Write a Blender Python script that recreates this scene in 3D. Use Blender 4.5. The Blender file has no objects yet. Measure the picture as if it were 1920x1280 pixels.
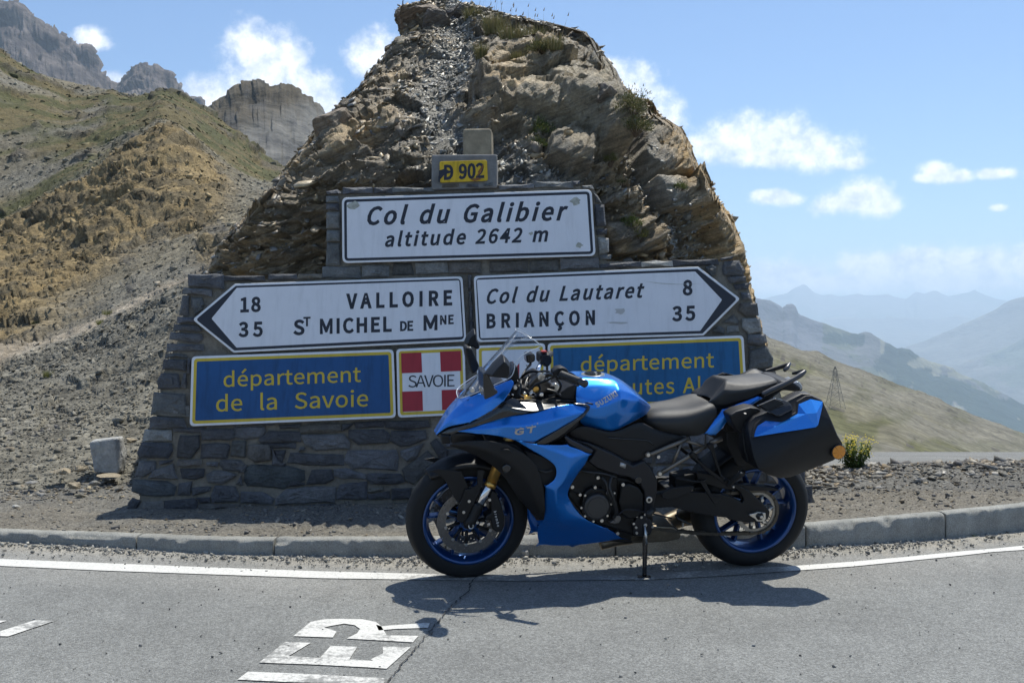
import bpy, bmesh, math, random
import numpy as np
from mathutils import Vector, Matrix
R = math.radians
sc = bpy.context.scene
COL = sc.collection

# ---------------------------------------------------------------- camera
CAM_H = 1.204
FOC = 2000.0            # focal length in pixels of the 1920 px wide photograph
HOR = 620.0
cd = bpy.data.cameras.new('camera'); cam = bpy.data.objects.new('camera', cd); COL.objects.link(cam)
cam.location = (0, 0, CAM_H); cam.rotation_euler = (R(90), 0, 0)
cd.sensor_width = 36; cd.lens = 36 * FOC / 1920; cd.shift_y = (HOR - 640) / 1920
cd.clip_start = .05; cd.clip_end = 200000
sc.camera = cam
sc.render.engine = 'CYCLES'
try:
    sc.cycles.use_denoising = True
    sc.cycles.max_bounces = 8; sc.cycles.diffuse_bounces = 3; sc.cycles.glossy_bounces = 3
    sc.cycles.transparent_max_bounces = 10; sc.cycles.volume_bounces = 2
    sc.cycles.sample_clamp_indirect = 6
except Exception:
    pass
sc.view_settings.view_transform = 'Standard'; sc.view_settings.look = 'None'
sc.view_settings.gamma = 1; sc.view_settings.use_curve_mapping = False
sc.view_settings.exposure = EXPOSURE = 0.3

# ---------------------------------------------------------------- sun and sky
SUN = Vector((.24, .42, 1.0)).normalized()
SUN_EL = math.asin(SUN.z); SUN_AZ = math.atan2(SUN.x, SUN.y)
sl = bpy.data.lights.new('sun', 'SUN'); so = bpy.data.objects.new('sun', sl); COL.objects.link(so)
sl.energy = 4.6; sl.angle = R(.53); sl.color = (1, .965, .875)
so.rotation_euler = SUN.to_track_quat('Z', 'Y').to_euler(); so.location = (3, 6, 30)

w = bpy.data.worlds.new('World'); sc.world = w; w.use_nodes = True
nt = w.node_tree; N = nt.nodes; L = nt.links; N.clear()
def nn(t, **k):
    n = N.new(t)
    for a, b in k.items(): setattr(n, a, b)
    return n
def lk(a, b): L.new(a, b)
def mth(op, a, b=None, c=None, clamp=False):
    n = nn('ShaderNodeMath', operation=op); n.use_clamp = clamp
    for i, v in enumerate((a, b, c)):
        if v is None: continue
        if isinstance(v, (int, float)): n.inputs[i].default_value = v
        else: lk(v, n.inputs[i])
    return n.outputs[0]
sky = nn('ShaderNodeTexSky'); sky.sky_type = 'NISHITA'; sky.sun_disc = False
sky.sun_elevation = SUN_EL; sky.sun_rotation = SUN_AZ; sky.altitude = 2642; sky.air_density = 1.3; sky.dust_density = 1.6; sky.ozone_density = 1.5
tc = nn('ShaderNodeTexCoord'); sep = nn('ShaderNodeSeparateXYZ'); lk(tc.outputs['Generated'], sep.inputs[0])
az = mth('ARCTAN2', sep.outputs[0], sep.outputs[1]); el = mth('ARCSINE', sep.outputs[2])
cmb = nn('ShaderNodeCombineXYZ'); lk(az, cmb.inputs[0]); lk(el, cmb.inputs[1])
def dirpx(px, py):
    x = (px - 960) / FOC; z = (HOR - py) / FOC
    return math.atan2(x, 1), math.atan2(z, math.hypot(1, x))
# cumulus clouds: (px, py, half width, half height) of their lobes, as directions in the sky
CL = [(500,130,75,75),(450,190,75,55),(560,175,80,50),(610,190,40,30),(395,180,65,35),(480,95,42,38),(545,110,30,30),
      (165,75,35,22),(215,150,30,16),(705,110,50,48),(740,150,60,45),
      (1180,200,70,75),(1230,235,60,45),(1130,140,35,30),
      (1370,262,80,38),(1450,262,90,45),(1530,285,75,38),(1590,305,35,14),(1320,275,45,28),(1450,295,110,22),
      (1605,375,62,34),(1570,380,45,26),(1650,385,45,22),(1455,370,48,16),(1430,365,28,10),(1480,372,32,12),
      (1760,322,30,18),(1790,330,40,12),(1735,335,22,10),(1865,326,36,10),(1872,390,18,8),(1745,471,18,8),
      (1480,520,110,38),(1620,510,80,36),(1720,505,90,42),(1830,505,90,38),(1930,500,70,38),(1560,530,150,26),(1650,495,30,24),(1790,530,200,26),
      (-260,240,120,60),(-620,120,150,80),(2250,300,160,60),(2600,180,180,90),(1500,-420,200,90),(300,-500,220,90)]
acc = None
for (cx, cy, a, b) in CL:
    A, E = dirpx(cx, cy)
    m = nn('ShaderNodeMapping', vector_type='POINT')
    sx, sy = FOC / a, FOC / b
    m.inputs['Location'].default_value = (-A * sx, -E * sy, 0); m.inputs['Scale'].default_value = (sx, sy, 0)
    lk(cmb.outputs[0], m.inputs[0])
    v = nn('ShaderNodeVectorMath', operation='LENGTH'); lk(m.outputs[0], v.inputs[0])
    d = mth('SUBTRACT', 1.0, v.outputs['Value'])
    acc = d if acc is None else mth('SMOOTH_MAX', acc, d, .25)
def noise(scale, detail, rough=.55, vec=None, dist=0):
    n = nn('ShaderNodeTexNoise'); n.inputs['Scale'].default_value = scale; n.inputs['Detail'].default_value = detail
    n.inputs['Roughness'].default_value = rough; n.inputs['Distortion'].default_value = dist
    lk(vec or cmb.outputs[0], n.inputs['Vector']); return n.outputs['Fac']
n1 = noise(26, 9, .62); n2 = noise(95, 6, .6)
# clouds over the rest of the sky, outside the frame, at the density of those in view
vor = noise(3.2, 3, .5)
far = mth('MULTIPLY', mth('SUBTRACT', vor, .62), 6.0)
# no generic clouds straight ahead where the clouds above stand
ahead = mth('MULTIPLY', mth('GREATER_THAN', mth('ABSOLUTE', az), .62), 1.0)
far = mth('SUBTRACT', far, mth('MULTIPLY', mth('SUBTRACT', 1.0, ahead), 9.0))
acc = mth('MAXIMUM', acc, far)
den = mth('ADD', acc, mth('MULTIPLY', mth('SUBTRACT', n1, .5), 2.0))
den = mth('ADD', den, mth('MULTIPLY', mth('SUBTRACT', n2, .5), .55))
mr = nn('ShaderNodeMapRange', interpolation_type='SMOOTHSTEP'); lk(den, mr.inputs[0])
mr.inputs['From Min'].default_value = -.28; mr.inputs['From Max'].default_value = .62
cov = mth('MULTIPLY', mr.outputs[0], .95)
# the air between thins the low far ones
lowf = nn('ShaderNodeMapRange'); lk(el, lowf.inputs[0]); lowf.inputs['From Min'].default_value = .01; lowf.inputs['From Max'].default_value = .14
lowf.inputs['To Min'].default_value = .95; lowf.inputs['To Max'].default_value = 1
cov = mth('MULTIPLY', cov, lowf.outputs[0])
n3 = noise(44, 7, .6, dist=.3)
br = nn('ShaderNodeMapRange'); lk(mth('ADD', mth('MULTIPLY', n3, .8), mth('MULTIPLY', n2, .35)), br.inputs[0])
br.inputs['From Min'].default_value = .42; br.inputs['From Max'].default_value = .66; br.inputs['To Min'].default_value = 0; br.inputs['To Max'].default_value = 1
cc = nn('ShaderNodeMix', data_type='RGBA'); lk(br.outputs[0], cc.inputs['Factor'])
CLOUD_GAIN = 1.0
cc.inputs['A'].default_value = (6.2, 7.1, 8.6, 1); cc.inputs['B'].default_value = (11.0, 11.15, 11.4, 1)
mx = nn('ShaderNodeMix', data_type='RGBA'); lk(cov, mx.inputs['Factor']); tint = nn('ShaderNodeMix', data_type='RGBA'); tint.blend_type = 'MULTIPLY'; tint.inputs['Factor'].default_value = 1; tint.inputs['B'].default_value = (.85, .98, 1.13, 1); lk(sky.outputs[0], tint.inputs['A']); lk(tint.outputs['Result'], mx.inputs['A']); lk(cc.outputs['Result'], mx.inputs['B'])
bg = nn('ShaderNodeBackground'); bg.inputs['Strength'].default_value = SKY_STRENGTH = .1
lk(mx.outputs['Result'], bg.inputs[0]); wo = nn('ShaderNodeOutputWorld'); lk(bg.outputs[0], wo.inputs[0])
w.cycles.sampling_method = 'MANUAL' if hasattr(w, 'cycles') else 0
if hasattr(w, 'cycles'): w.cycles.sample_map_resolution = 512

# ---------------------------------------------------------------- helpers
def P(px, py, D):
    "the point at distance D along the photograph's pixel"
    return Vector(((px - 960) / FOC * D, D, CAM_H - (py - HOR) / FOC * D))

def tag(o, label=None, cat=None, group=None, kind=None):
    if label: o['label'] = label
    if cat: o['category'] = cat
    if group: o['group'] = group
    if kind: o['kind'] = kind
    return o
def empty(name, loc=(0, 0, 0), parent=None):
    o = bpy.data.objects.new(name, None); COL.objects.link(o); o.location = loc; o.empty_display_size = .2
    if parent: o.parent = parent
    return o
def mesh_obj(name, verts, faces, mat=None, parent=None, smooth=False, attrs=None):
    me = bpy.data.meshes.new(name)
    if isinstance(verts, np.ndarray) and isinstance(faces, np.ndarray):
        nv, nf, k = len(verts), len(faces), faces.shape[1]
        me.vertices.add(nv); me.vertices.foreach_set('co', verts.astype(np.float32).ravel())
        me.loops.add(nf * k); me.loops.foreach_set('vertex_index', faces.astype(np.int32).ravel())
        me.polygons.add(nf); me.polygons.foreach_set('loop_start', np.arange(0, nf * k, k, dtype=np.int32))
        me.polygons.foreach_set('loop_total', np.full(nf, k, np.int32))
        me.update(calc_edges=True)
    else:
        me.from_pydata([tuple(v) for v in verts], [], [tuple(f) for f in faces]); me.update()
    if attrs is not None:
        for an, arr in attrs.items():
            if arr.ndim == 1:
                a = me.attributes.new(an, 'FLOAT', 'POINT'); a.data.foreach_set('value', arr.astype(np.float32))
            else:
                a = me.color_attributes.new(an, 'FLOAT_COLOR', 'POINT')
                c = np.ones((len(arr), 4), np.float32); c[:, :3] = arr; a.data.foreach_set('color', c.ravel())
    if smooth: me.polygons.foreach_set('use_smooth', np.ones(len(me.polygons), bool))
    if mat: me.materials.append(mat)
    o = bpy.data.objects.new(name, me); COL.objects.link(o)
    if parent: o.parent = parent
    return o

# numpy noise
def _h(i, j, k, s):
    n = (i * 374761393 + j * 668265263 + k * 2147483647 + s * 1274126177) & 0xffffffff
    n = ((n ^ (n >> 13)) * 1274126177) & 0xffffffff
    n = ((n ^ (n >> 16)) * 2246822519) & 0xffffffff
    return ((n ^ (n >> 15)) & 0xffffff) / float(0xffffff)
def vnoise(p, s=0):
    f = np.floor(p); i = f.astype(np.int64); u = p - f; u = u * u * u * (u * (u * 6 - 15) + 10)
    r = 0
    for a in (0, 1):
        for b in (0, 1):
            for c in (0, 1):
                wgt = (u[:, 0] if a else 1 - u[:, 0]) * (u[:, 1] if b else 1 - u[:, 1]) * (u[:, 2] if c else 1 - u[:, 2])
                r = r + wgt * _h(i[:, 0] + a, i[:, 1] + b, i[:, 2] + c, s)
    return r * 2 - 1
def fbm(p, o=5, s=0, g=.5, ridged=False):
    r = 0; a = 1; t = 0
    for k in range(o):
        n = vnoise(p * 2.03 ** k + 17.3 * k, s + k)
        if ridged: n = 1 - 2 * np.abs(n)
        r = r + a * n; t += a; a *= g
    return r / t
def worley(p, s=0):
    "nearest cell: distance, edge distance, cell random, vector to the cell point"
    f = np.floor(p).astype(np.int64); n = len(p)
    d1 = np.full(n, 9.); d2 = np.full(n, 9.); cid = np.zeros(n); vec = np.zeros((n, 3))
    for a in (-1, 0, 1):
        for b in (-1, 0, 1):
            for c in (-1, 0, 1):
                i, j, k = f[:, 0] + a, f[:, 1] + b, f[:, 2] + c
                q = np.stack([i + _h(i, j, k, s), j + _h(i, j, k, s + 7), k + _h(i, j, k, s + 13)], 1)
                dv = p - q; d = np.sqrt((dv * dv).sum(1))
                m = d < d1
                d2 = np.where(m, d1, np.minimum(d2, d)); cid = np.where(m, _h(i, j, k, s + 29), cid)
                vec = np.where(m[:, None], dv, vec); d1 = np.where(m, d, d1)
    return d1, d2, cid, vec
def facets(p, seed, tilt=1.0, lift=.6):
    "planar broken faces: every cell is a tilted plane of its own"
    d1, d2, cid, vec = worley(p, seed)
    rv = np.stack([np.modf(cid * 7919.3)[0], np.modf(cid * 3571.7)[0], np.modf(cid * 1231.1)[0]], 1) * 2 - 1
    return tilt * (vec * rv).sum(1) + lift * (cid - .5), d1, d2, cid
def poly_mask(px, py, poly, soft):
    "1 inside the polygon, falling to 0 over soft pixels outside its edge"
    n = len(poly); ins = np.zeros(px.shape, bool); dist = np.full(px.shape, 1e9)
    for i in range(n):
        x0, y0 = poly[i]; x1, y1 = poly[(i + 1) % n]
        c = ((y0 > py) != (y1 > py)) & (px < (x1 - x0) * (py - y0) / (y1 - y0 + 1e-9) + x0); ins ^= c
        t = np.clip(((px - x0) * (x1 - x0) + (py - y0) * (y1 - y0)) / ((x1 - x0) ** 2 + (y1 - y0) ** 2), 0, 1)
        dist = np.minimum(dist, np.hypot(px - x0 - t * (x1 - x0), py - y0 - t * (y1 - y0)))
    d = np.where(ins, -dist, dist)
    return sstep(soft, 0, d), d
def rot_to(p, ax):    # rotate points (rows) by a matrix
    return p @ np.array(ax).T
def grid_faces(nu, nv):
    i = np.arange(nu - 1)[:, None] * nv + np.arange(nv - 1)[None, :]
    return np.stack([i, i + nv, i + nv + 1, i + 1], -1).reshape(-1, 4)
def grid_normals(G):
    du = np.gradient(G, axis=0); dv = np.gradient(G, axis=1)
    n = np.cross(du, dv); n /= np.linalg.norm(n, axis=-1, keepdims=True) + 1e-12
    return n
def lerp(a, b, t): return a + (b - a) * t
def sstep(a, b, x): t = np.clip((x - a) / (b - a), 0, 1); return t * t * (3 - 2 * t)

# ---------------------------------------------------------------- materials
def mat_new(name):
    m = bpy.data.materials.new(name); m.use_nodes = True
    return m, m.node_tree.nodes, m.node_tree.links, m.node_tree.nodes['Principled BSDF']
def simple(name, col, rough=.5, metal=0, coat=0, spec=.5, coat_rough=.03, bump=0, bscale=200, var=0, vscale=3, aniso=0):
    m, n, l, b = mat_new(name)
    b.inputs['Base Color'].default_value = (*col, 1); b.inputs['Roughness'].default_value = rough
    b.inputs['Metallic'].default_value = metal; b.inputs['Coat Weight'].default_value = coat
    b.inputs['Coat Roughness'].default_value = coat_rough; b.inputs['Specular IOR Level'].default_value = spec
    t = n.new('ShaderNodeTexCoord')
    if bump:
        x = n.new('ShaderNodeTexNoise'); x.inputs['Scale'].default_value = bscale; x.inputs['Detail'].default_value = 3
        l.new(t.outputs['Object'], x.inputs['Vector'])
        u = n.new('ShaderNodeBump'); u.inputs['Strength'].default_value = bump; u.inputs['Distance'].default_value = .002
        l.new(x.outputs['Fac'], u.inputs['Height']); l.new(u.outputs[0], b.inputs['Normal'])
    if var:
        x = n.new('ShaderNodeTexNoise'); x.inputs['Scale'].default_value = vscale; x.inputs['Detail'].default_value = 5; x.inputs['Roughness'].default_value = .65
        l.new(t.outputs['Object'], x.inputs['Vector'])
        mxn = n.new('ShaderNodeMix'); mxn.data_type = 'RGBA'
        mr_ = n.new('ShaderNodeMapRange'); mr_.inputs['From Min'].default_value = .3; mr_.inputs['From Max'].default_value = .7
        l.new(x.outputs['Fac'], mr_.inputs[0]); l.new(mr_.outputs[0], mxn.inputs['Factor'])
        mxn.inputs['A'].default_value = (*[c * (1 - var) for c in col], 1); mxn.inputs['B'].default_value = (*[min(1, c * (1 + var)) for c in col], 1)
        l.new(mxn.outputs['Result'], b.inputs['Base Color'])
    return m
def earth(name, scales=((.6, .5), (4, .5), (25, .6)), bump=((8, .03), (60, .006)), rough=.85, spec=.3, vor=None, grainvar=.35):
    "colour from the vertex attribute Col, broken up by noise at several sizes; fine relief by bump"
    m, n, l, b = mat_new(name)
    b.inputs['Roughness'].default_value = rough; b.inputs['Specular IOR Level'].default_value = spec
    at = n.new('ShaderNodeAttribute'); at.attribute_name = 'Col'
    t = n.new('ShaderNodeTexCoord')
    cur = at.outputs['Color']
    for k, (s, amt) in enumerate(scales):
        x = n.new('ShaderNodeTexNoise'); x.inputs['Scale'].default_value = s; x.inputs['Detail'].default_value = 5; x.inputs['Roughness'].default_value = .7
        l.new(t.outputs['Object'], x.inputs['Vector'])
        mr_ = n.new('ShaderNodeMapRange'); mr_.inputs['From Min'].default_value = .25; mr_.inputs['From Max'].default_value = .75
        mr_.inputs['To Min'].default_value = 1 - amt; mr_.inputs['To Max'].default_value = 1 + amt
        l.new(x.outputs['Fac'], mr_.inputs[0])
        v = n.new('ShaderNodeVectorMath'); v.operation = 'SCALE'; l.new(cur, v.inputs[0]); l.new(mr_.outputs[0], v.inputs['Scale'])
        cur = v.outputs[0]
    if vor:
        x = n.new('ShaderNodeTexVoronoi'); x.inputs['Scale'].default_value = vor; l.new(t.outputs['Object'], x.inputs['Vector'])
        hs = n.new('ShaderNodeSeparateColor'); l.new(x.outputs['Color'], hs.inputs[0])
        mr_ = n.new('ShaderNodeMapRange'); mr_.inputs['To Min'].default_value = 1 - grainvar; mr_.inputs['To Max'].default_value = 1 + grainvar
        l.new(hs.outputs[0], mr_.inputs[0])
        v = n.new('ShaderNodeVectorMath'); v.operation = 'SCALE'; l.new(cur, v.inputs[0]); l.new(mr_.outputs[0], v.inputs['Scale'])
        cur = v.outputs[0]
    l.new(cur, b.inputs['Base Color'])
    prev = None
    for (s, dist) in bump:
        x = n.new('ShaderNodeTexNoise'); x.inputs['Scale'].default_value = s; x.inputs['Detail'].default_value = 4; x.inputs['Roughness'].default_value = .65
        l.new(t.outputs['Object'], x.inputs['Vector'])
        u = n.new('ShaderNodeBump'); u.inputs['Strength'].default_value = 1; u.inputs['Distance'].default_value = dist
        l.new(x.outputs['Fac'], u.inputs['Height'])
        if prev: l.new(prev, u.inputs['Normal'])
        prev = u.outputs[0]
    if prev: l.new(prev, b.inputs['Normal'])
    return m

# scatter of stones, joined into one mesh
def _stone_templates(k, rs, flat):
    out = []
    for _ in range(k):
        bm = bmesh.new()
        pts = [Vector((rs.uniform(-1, 1), rs.uniform(-1, 1) * .8, rs.uniform(-1, 1) * flat)) for _ in range(11)]
        for q in pts: bm.verts.new(q)
        g = bmesh.ops.convex_hull(bm, input=bm.verts)
        bmesh.ops.delete(bm, geom=[v for v in bm.verts if not v.link_faces], context='VERTS')
        bmesh.ops.triangulate(bm, faces=bm.faces)
        bm.verts.ensure_lookup_table()
        for i_, v_ in enumerate(bm.verts): v_.index = i_
        v = np.array([v.co[:] for v in bm.verts]); f = np.array([[x.index for x in fc.verts] for fc in bm.faces])
        bm.free(); out.append((v, f))
    return out
def scatter(name, pts, nrm, size, mat, colors, seed=1, flat=.5, parent=None, kind='stuff', align=.8, yawfix=None, tilt=.3):
    rs = random.Random(seed); rng = np.random.default_rng(seed)
    T = _stone_templates(12, rs, flat)
    VV, FF, CC = [], [], []; off = 0
    pick = rng.integers(0, len(T), len(pts))
    for k, (tv, tf) in enumerate(T):
        idx = np.where(pick == k)[0]
        if not len(idx): continue
        m = len(idx)
        n = nrm[idx] + rng.normal(0, tilt, (m, 3)) ; n /= np.linalg.norm(n, axis=1, keepdims=True)
        r = rng.normal(0, 1, (m, 3)) if yawfix is None else np.tile(yawfix, (m, 1)) + rng.normal(0, .35, (m, 3))
        a = np.cross(n, r); a /= np.linalg.norm(a, axis=1, keepdims=True) + 1e-9; b = np.cross(n, a)
        s = size[idx][:, None, None]
        asp = rng.uniform(.7, 1.4, (m, 1, 1))
        v = (tv[None, :, 0:1] * asp * a[:, None, :] + tv[None, :, 1:2] * b[:, None, :] + tv[None, :, 2:3] * n[:, None, :]) * s + pts[idx][:, None, :]
        nvt = len(tv)
        VV.append(v.reshape(-1, 3)); FF.append((tf[None] + (np.arange(m) * nvt)[:, None, None] + off).reshape(-1, 3)); off += m * nvt
        CC.append(np.repeat(colors[idx], nvt, axis=0))
    o = mesh_obj(name, np.concatenate(VV), np.concatenate(FF), mat, parent, attrs={'Col': np.concatenate(CC)})
    if kind: o['kind'] = kind
    return o
def pal(rng, n, cols, jit=.15):
    c = np.array(cols)[rng.integers(0, len(cols), n)]
    return c * (1 + rng.normal(0, jit, (n, 1))).clip(.4, 1.8)
# ================================================================ terrain
def loft(rails, pxs, nv, smooth=None):
    """rails: list of (D or [D], {px: py}) from near to far. Returns grid (len(pxs), nv, 3)."""
    cols = []
    for D, prof in rails:
        ks = sorted(prof); py = np.interp(pxs, ks, [prof[k] for k in ks])
        if smooth:
            k_ = int(smooth[len(cols)] / (pxs[1] - pxs[0])); 
            if k_ > 0:
                kr = np.exp(-(np.arange(-2 * k_, 2 * k_ + 1) / k_) ** 2); kr /= kr.sum(); py = np.convolve(np.pad(py, 2 * k_, mode='edge'), kr, 'valid')
        if isinstance(D, dict):
            kd = sorted(D); Dv = np.interp(pxs, kd, [D[k] for k in kd])
        else: Dv = np.full(len(pxs), float(D))
        X = (pxs - 960) / FOC * Dv
        cols.append(np.stack([X, Dv, CAM_H - (py - HOR) / FOC * Dv], -1))
    C = np.stack(cols, 1)                      # px, rail, 3
    # parameter along by mean angular step
    A = C[:, :, 2] / C[:, :, 1]
    st = np.abs(np.diff(A, axis=1)).mean(0) + .12 * np.abs(np.diff(np.log(C[:, :, 1]), axis=1)).mean(0)
    t = np.concatenate([[0], np.cumsum(st)]); t /= t[-1]
    v = np.linspace(0, 1, nv)
    out = np.empty((len(pxs), nv, 3))
    for k in range(3):
        for i in range(len(t) - 1):
            m = (v >= t[i]) & (v <= t[i + 1])
            u = ((v[m] - t[i]) / (t[i + 1] - t[i]))[None, :]
            p0 = C[:, max(i - 1, 0), k][:, None]; p1 = C[:, i, k][:, None]; p2 = C[:, i + 1, k][:, None]; p3 = C[:, min(i + 2, len(t) - 1), k][:, None]
            m1 = (p2 - p0) / 2 * .6; m2 = (p3 - p1) / 2 * .6
            h = 2 * u**3 - 3 * u**2 + 1; h2 = u**3 - 2 * u**2 + u; h3 = -2 * u**3 + 3 * u**2; h4 = u**3 - u**2
            # keep it monotone where rail spacing is very uneven
            out[:, m, k] = (h * p1 + h2 * np.clip(m1, -abs(p2 - p1) * 1.5, abs(p2 - p1) * 1.5) + h3 * p2 + h4 * np.clip(m2, -abs(p2 - p1) * 1.5, abs(p2 - p1) * 1.5))
    return out
def pxpy(G):
    return 960 + G[..., 0] / G[..., 1] * FOC, HOR - (G[..., 2] - CAM_H) / G[..., 1] * FOC
def sheet(name, G, mat, col, kind='structure', parent=None, label=None):
    nu, nv = G.shape[:2]
    o = mesh_obj(name, G.reshape(-1, 3), grid_faces(nu, nv)[:, ::-1], mat, parent, True, {'Col': col.reshape(-1, 3)})
    if kind: o['kind'] = kind
    return o
def c6(x, y, s=2.37): return x / s, y / s
def prof(pts, f): return {f(*p)[0]: f(*p)[1] for p in pts}

M_far = earth('far_mountain_rock', ((.0012, .35), (.006, .35), (.02, .3)), ((.006, 30), (.03, 7)), .95, .1)
M_mid = earth('mountain_rock', ((.004, .35), (.03, .4), (.12, .35)), ((.03, 6), (.15, 1.5)), .95, .1)
M_hill = earth('hillside_scree', ((.3, .25), (2.5, .35), (16, .4)), ((3, .1), (18, .03)), .95, .15, vor=11, grainvar=.3)

def mountains(name, crest, D, footD, footpy, seed, amp, scale, col, mat, npx=300, nv=120, lo=None, hi=None, backD=None, spread=0, ridge=True, colfn=None, facet=None):
    ks = sorted(crest); lo = lo if lo is not None else ks[0]; hi = hi if hi is not None else ks[-1]
    pxs = np.linspace(lo, hi, npx)
    back = {k: v + 60 for k, v in crest.items()}
    b2 = {k: 1100 for k in crest}
    ft = footpy if isinstance(footpy, dict) else {lo: footpy}
    mid = {k: v + (np.interp(k, sorted(ft), [ft[q] for q in sorted(ft)]) - v) * .45 for k, v in crest.items()}
    upper = {k: v + (np.interp(k, sorted(ft), [ft[q] for q in sorted(ft)]) - v) * .10 for k, v in crest.items()}
    rails = [(footD, ft), (lerp(footD, D, .55), mid), (lerp(footD, D, .92), upper), (D, crest), (D * 1.08, back), (D * 1.5, {k: HOR + (CAM_H - ZV) / (D * 1.5) * FOC for k in crest})]
    sp_ = (pxs[1] - pxs[0]); G = loft(rails, pxs, nv, smooth=(60, 50, 22, 0, 30, 60) if facet else None)
    p = G.reshape(-1, 3)
    n = grid_normals(G).reshape(-1, 3)
    n *= -np.sign(n[:, 1:2] + 1e-9)   # towards the viewer
    r = fbm(p / scale, 6, seed, .55, ridged=ridge)
    r2 = fbm(p / scale * np.array([3, 3, 2.6]), 4, seed + 5, .55, ridged=True)
    disp = amp * (r + .3 * r2)
    if facet:
        for k_, (fs, fa) in enumerate(facet):
            disp += fa * facets(p / fs * np.array([1, 1, .85]) @ np.array([[.94, 0, .34], [0, 1, 0], [-.34, 0, .94]]) + .25 * r[:, None], seed + 40 + k_)[0]
    px, py = pxpy(G); 
    q = p + n * disp[:, None] * np.array([.3, 1, .38])
    G2 = q.reshape(G.shape)
    c = colfn(G2, r.reshape(G.shape[:2]), r2.reshape(G.shape[:2]), px, py) if colfn else np.broadcast_to(np.array(col), G.shape).copy()
    return sheet(name, G2, mat, c), G2

ZV = -900.0
# broad valley floor that carries everything out to the horizon
vv = np.array([(-59000., -59000., ZV), (59000., -59000., ZV), (59000., 59000., ZV), (-59000., 59000., ZV)])
o = mesh_obj('ground', vv, np.array([[0, 1, 2, 3]]), M_far, attrs={'Col': np.tile([.09, .11, .06], (4, 1))}); o['kind'] = 'structure'

f5 = lambda x, y: (1380 + x / 2.461, 480 + y / 2.461)
def blue(G, r, r2, px, py):
    c = np.empty(G.shape); c[:] = (.11, .12, .085); g = (r > .1)[..., None]
    return np.where(g, np.array([.16, .15, .13]), c)
far_crest = prof([(-400,190),(-150,215),(0,195),(100,203),(160,190),(200,180),(240,172),(270,152),(310,135),(345,158),(360,170),(400,182),(440,178),(480,187),(520,184),(560,178),(600,186),(640,185),(700,180),(740,195),(780,208),(805,195),(830,178),(850,186),(870,188),(895,176),(920,168),(950,182),(980,188),(1020,176),(1050,172),(1080,168),(1110,158),(1140,172),(1170,185),(1210,200),(1250,206),(1290,200),(1340,196),(1500,150),(1700,190),(2200,150)], f5)
mountains('far_range', far_crest, 14500, 9500, 690, 11, 150, 1600, (.10,.12,.09), M_far, 800, 60, 800, 3300, colfn=blue)
mountains('far_range', prof([(100,330),(400,300),(560,300),(700,290),(850,300),(1000,285),(1200,330),(1500,300),(2200,330)], f5), 11500, 8600, 700, 12, 130, 1400, (.10,.12,.09), M_far, 520, 50, 800, 3300, colfn=blue)
mountains('valley_side', prof([(300,640),(600,520),(790,425),(850,400),(920,372),(1000,342),(1060,318),(1100,300),(1150,275),(1200,250),(1240,222),(1270,205),(1300,196),(1340,188),(1500,140),(1900,60),(2300,90)], f5), 7600, 5600, 800, 13, 75, 900, (.07,.09,.06), M_far, 560, 80, 1440, 3300, colfn=blue)
mountains('valley_side', prof([(600,720),(800,610),(1000,520),(1080,490),(1150,460),(1250,420),(1329,378),(1500,320),(1900,200),(2300,180)], f5), 6300, 5000, 860, 14, 60, 760, (.05,.07,.045), M_far, 500, 60, 1560, 3300, colfn=blue)
def midcol(G, r, r2, px, py):
    base = np.array([.085, .092, .055]); rock = np.array([.115, .112, .108]); wood = np.array([.022, .034, .02]); pale = np.array([.20, .19, .125])
    n = fbm(np.stack([px / 40, py / 22, px * 0], -1).reshape(-1, 3), 5, 77).reshape(px.shape)
    c = np.empty(G.shape); c[:] = base
    c = np.where((r2 > .25)[..., None], rock, c)
    # forest in the middle, bare pale fields lower down, rock at the left end
    f = (n + .5 * np.exp(-((px - 1700) / 70) ** 2 - ((py - (560 + (px - 1400) * .42)) / 34) ** 2) + .35 * sstep(1720, 1850, px) * (py > 545 + (px - 1400) * .43) - .05) > .12
    c = np.where(f[..., None], wood, c)
    c = np.where(((n < -.18) & (px > 1650))[..., None], pale, c)
    c = np.where(((px < 1540) & (r2 > -.05))[..., None], np.array([.11, .11, .125]), c)
    return c
mid_crest = prof([(-300,150),(0,190),(60,202),(100,210),(150,216),(190,235),(213,246),(222,236),(238,231),(256,229),(270,243),(280,268),(292,278),(350,300),(420,325),(500,350),(540,362),(560,365),(590,356),(620,360),(640,372),(680,395),(740,430),(760,426),(800,435),(850,470),(900,490),(1000,520),(1050,550),(1150,590),(1240,640),(1340,695),(1700,830),(2200,900)], f5)
mountains('blue_ridge', mid_crest, 4000, 2300, 900, 21, 38, 450, (.1,.1,.08), M_far, 1000, 200, 800, 3000, colfn=midcol)

# the bare slope across the pass road, right
def tancol(G, r, r2, px, py):
    n = fbm(np.stack([px / 60, py / 30, px * 0], -1).reshape(-1, 3), 5, 78).reshape(px.shape)
    c = np.empty(G.shape); c[:] = (.165, .152, .103)
    c = lerp(c, np.array([.10, .10, .042]), (sstep(-.05, .3, n + .35 * sstep(700, 860, py) * sstep(1640, 1760, px))[..., None]) * .8)
    c = lerp(c, np.array([.17, .16, .14]), sstep(.0, .4, r)[..., None] * .5)
    c = np.where(((fbm(G.reshape(-1, 3) / 3., 3, 5).reshape(px.shape) > .38) & (n > -.1))[..., None], np.array([.1, .09, .075]), c)
    return c
crest_r = {700: 540, 1000: 500, 1200: 500, 1380: 600, 1440: 638, 1470: 650, 1500: 662, 1530: 668, 1560: 682, 1600: 698, 1640: 712, 1680: 730, 1720: 742, 1760: 757, 1800: 775, 1840: 792, 1880: 806, 1920: 822, 2000: 852, 2200: 925, 2500: 1050}
pxs = np.linspace(700, 2700, 840)
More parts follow.
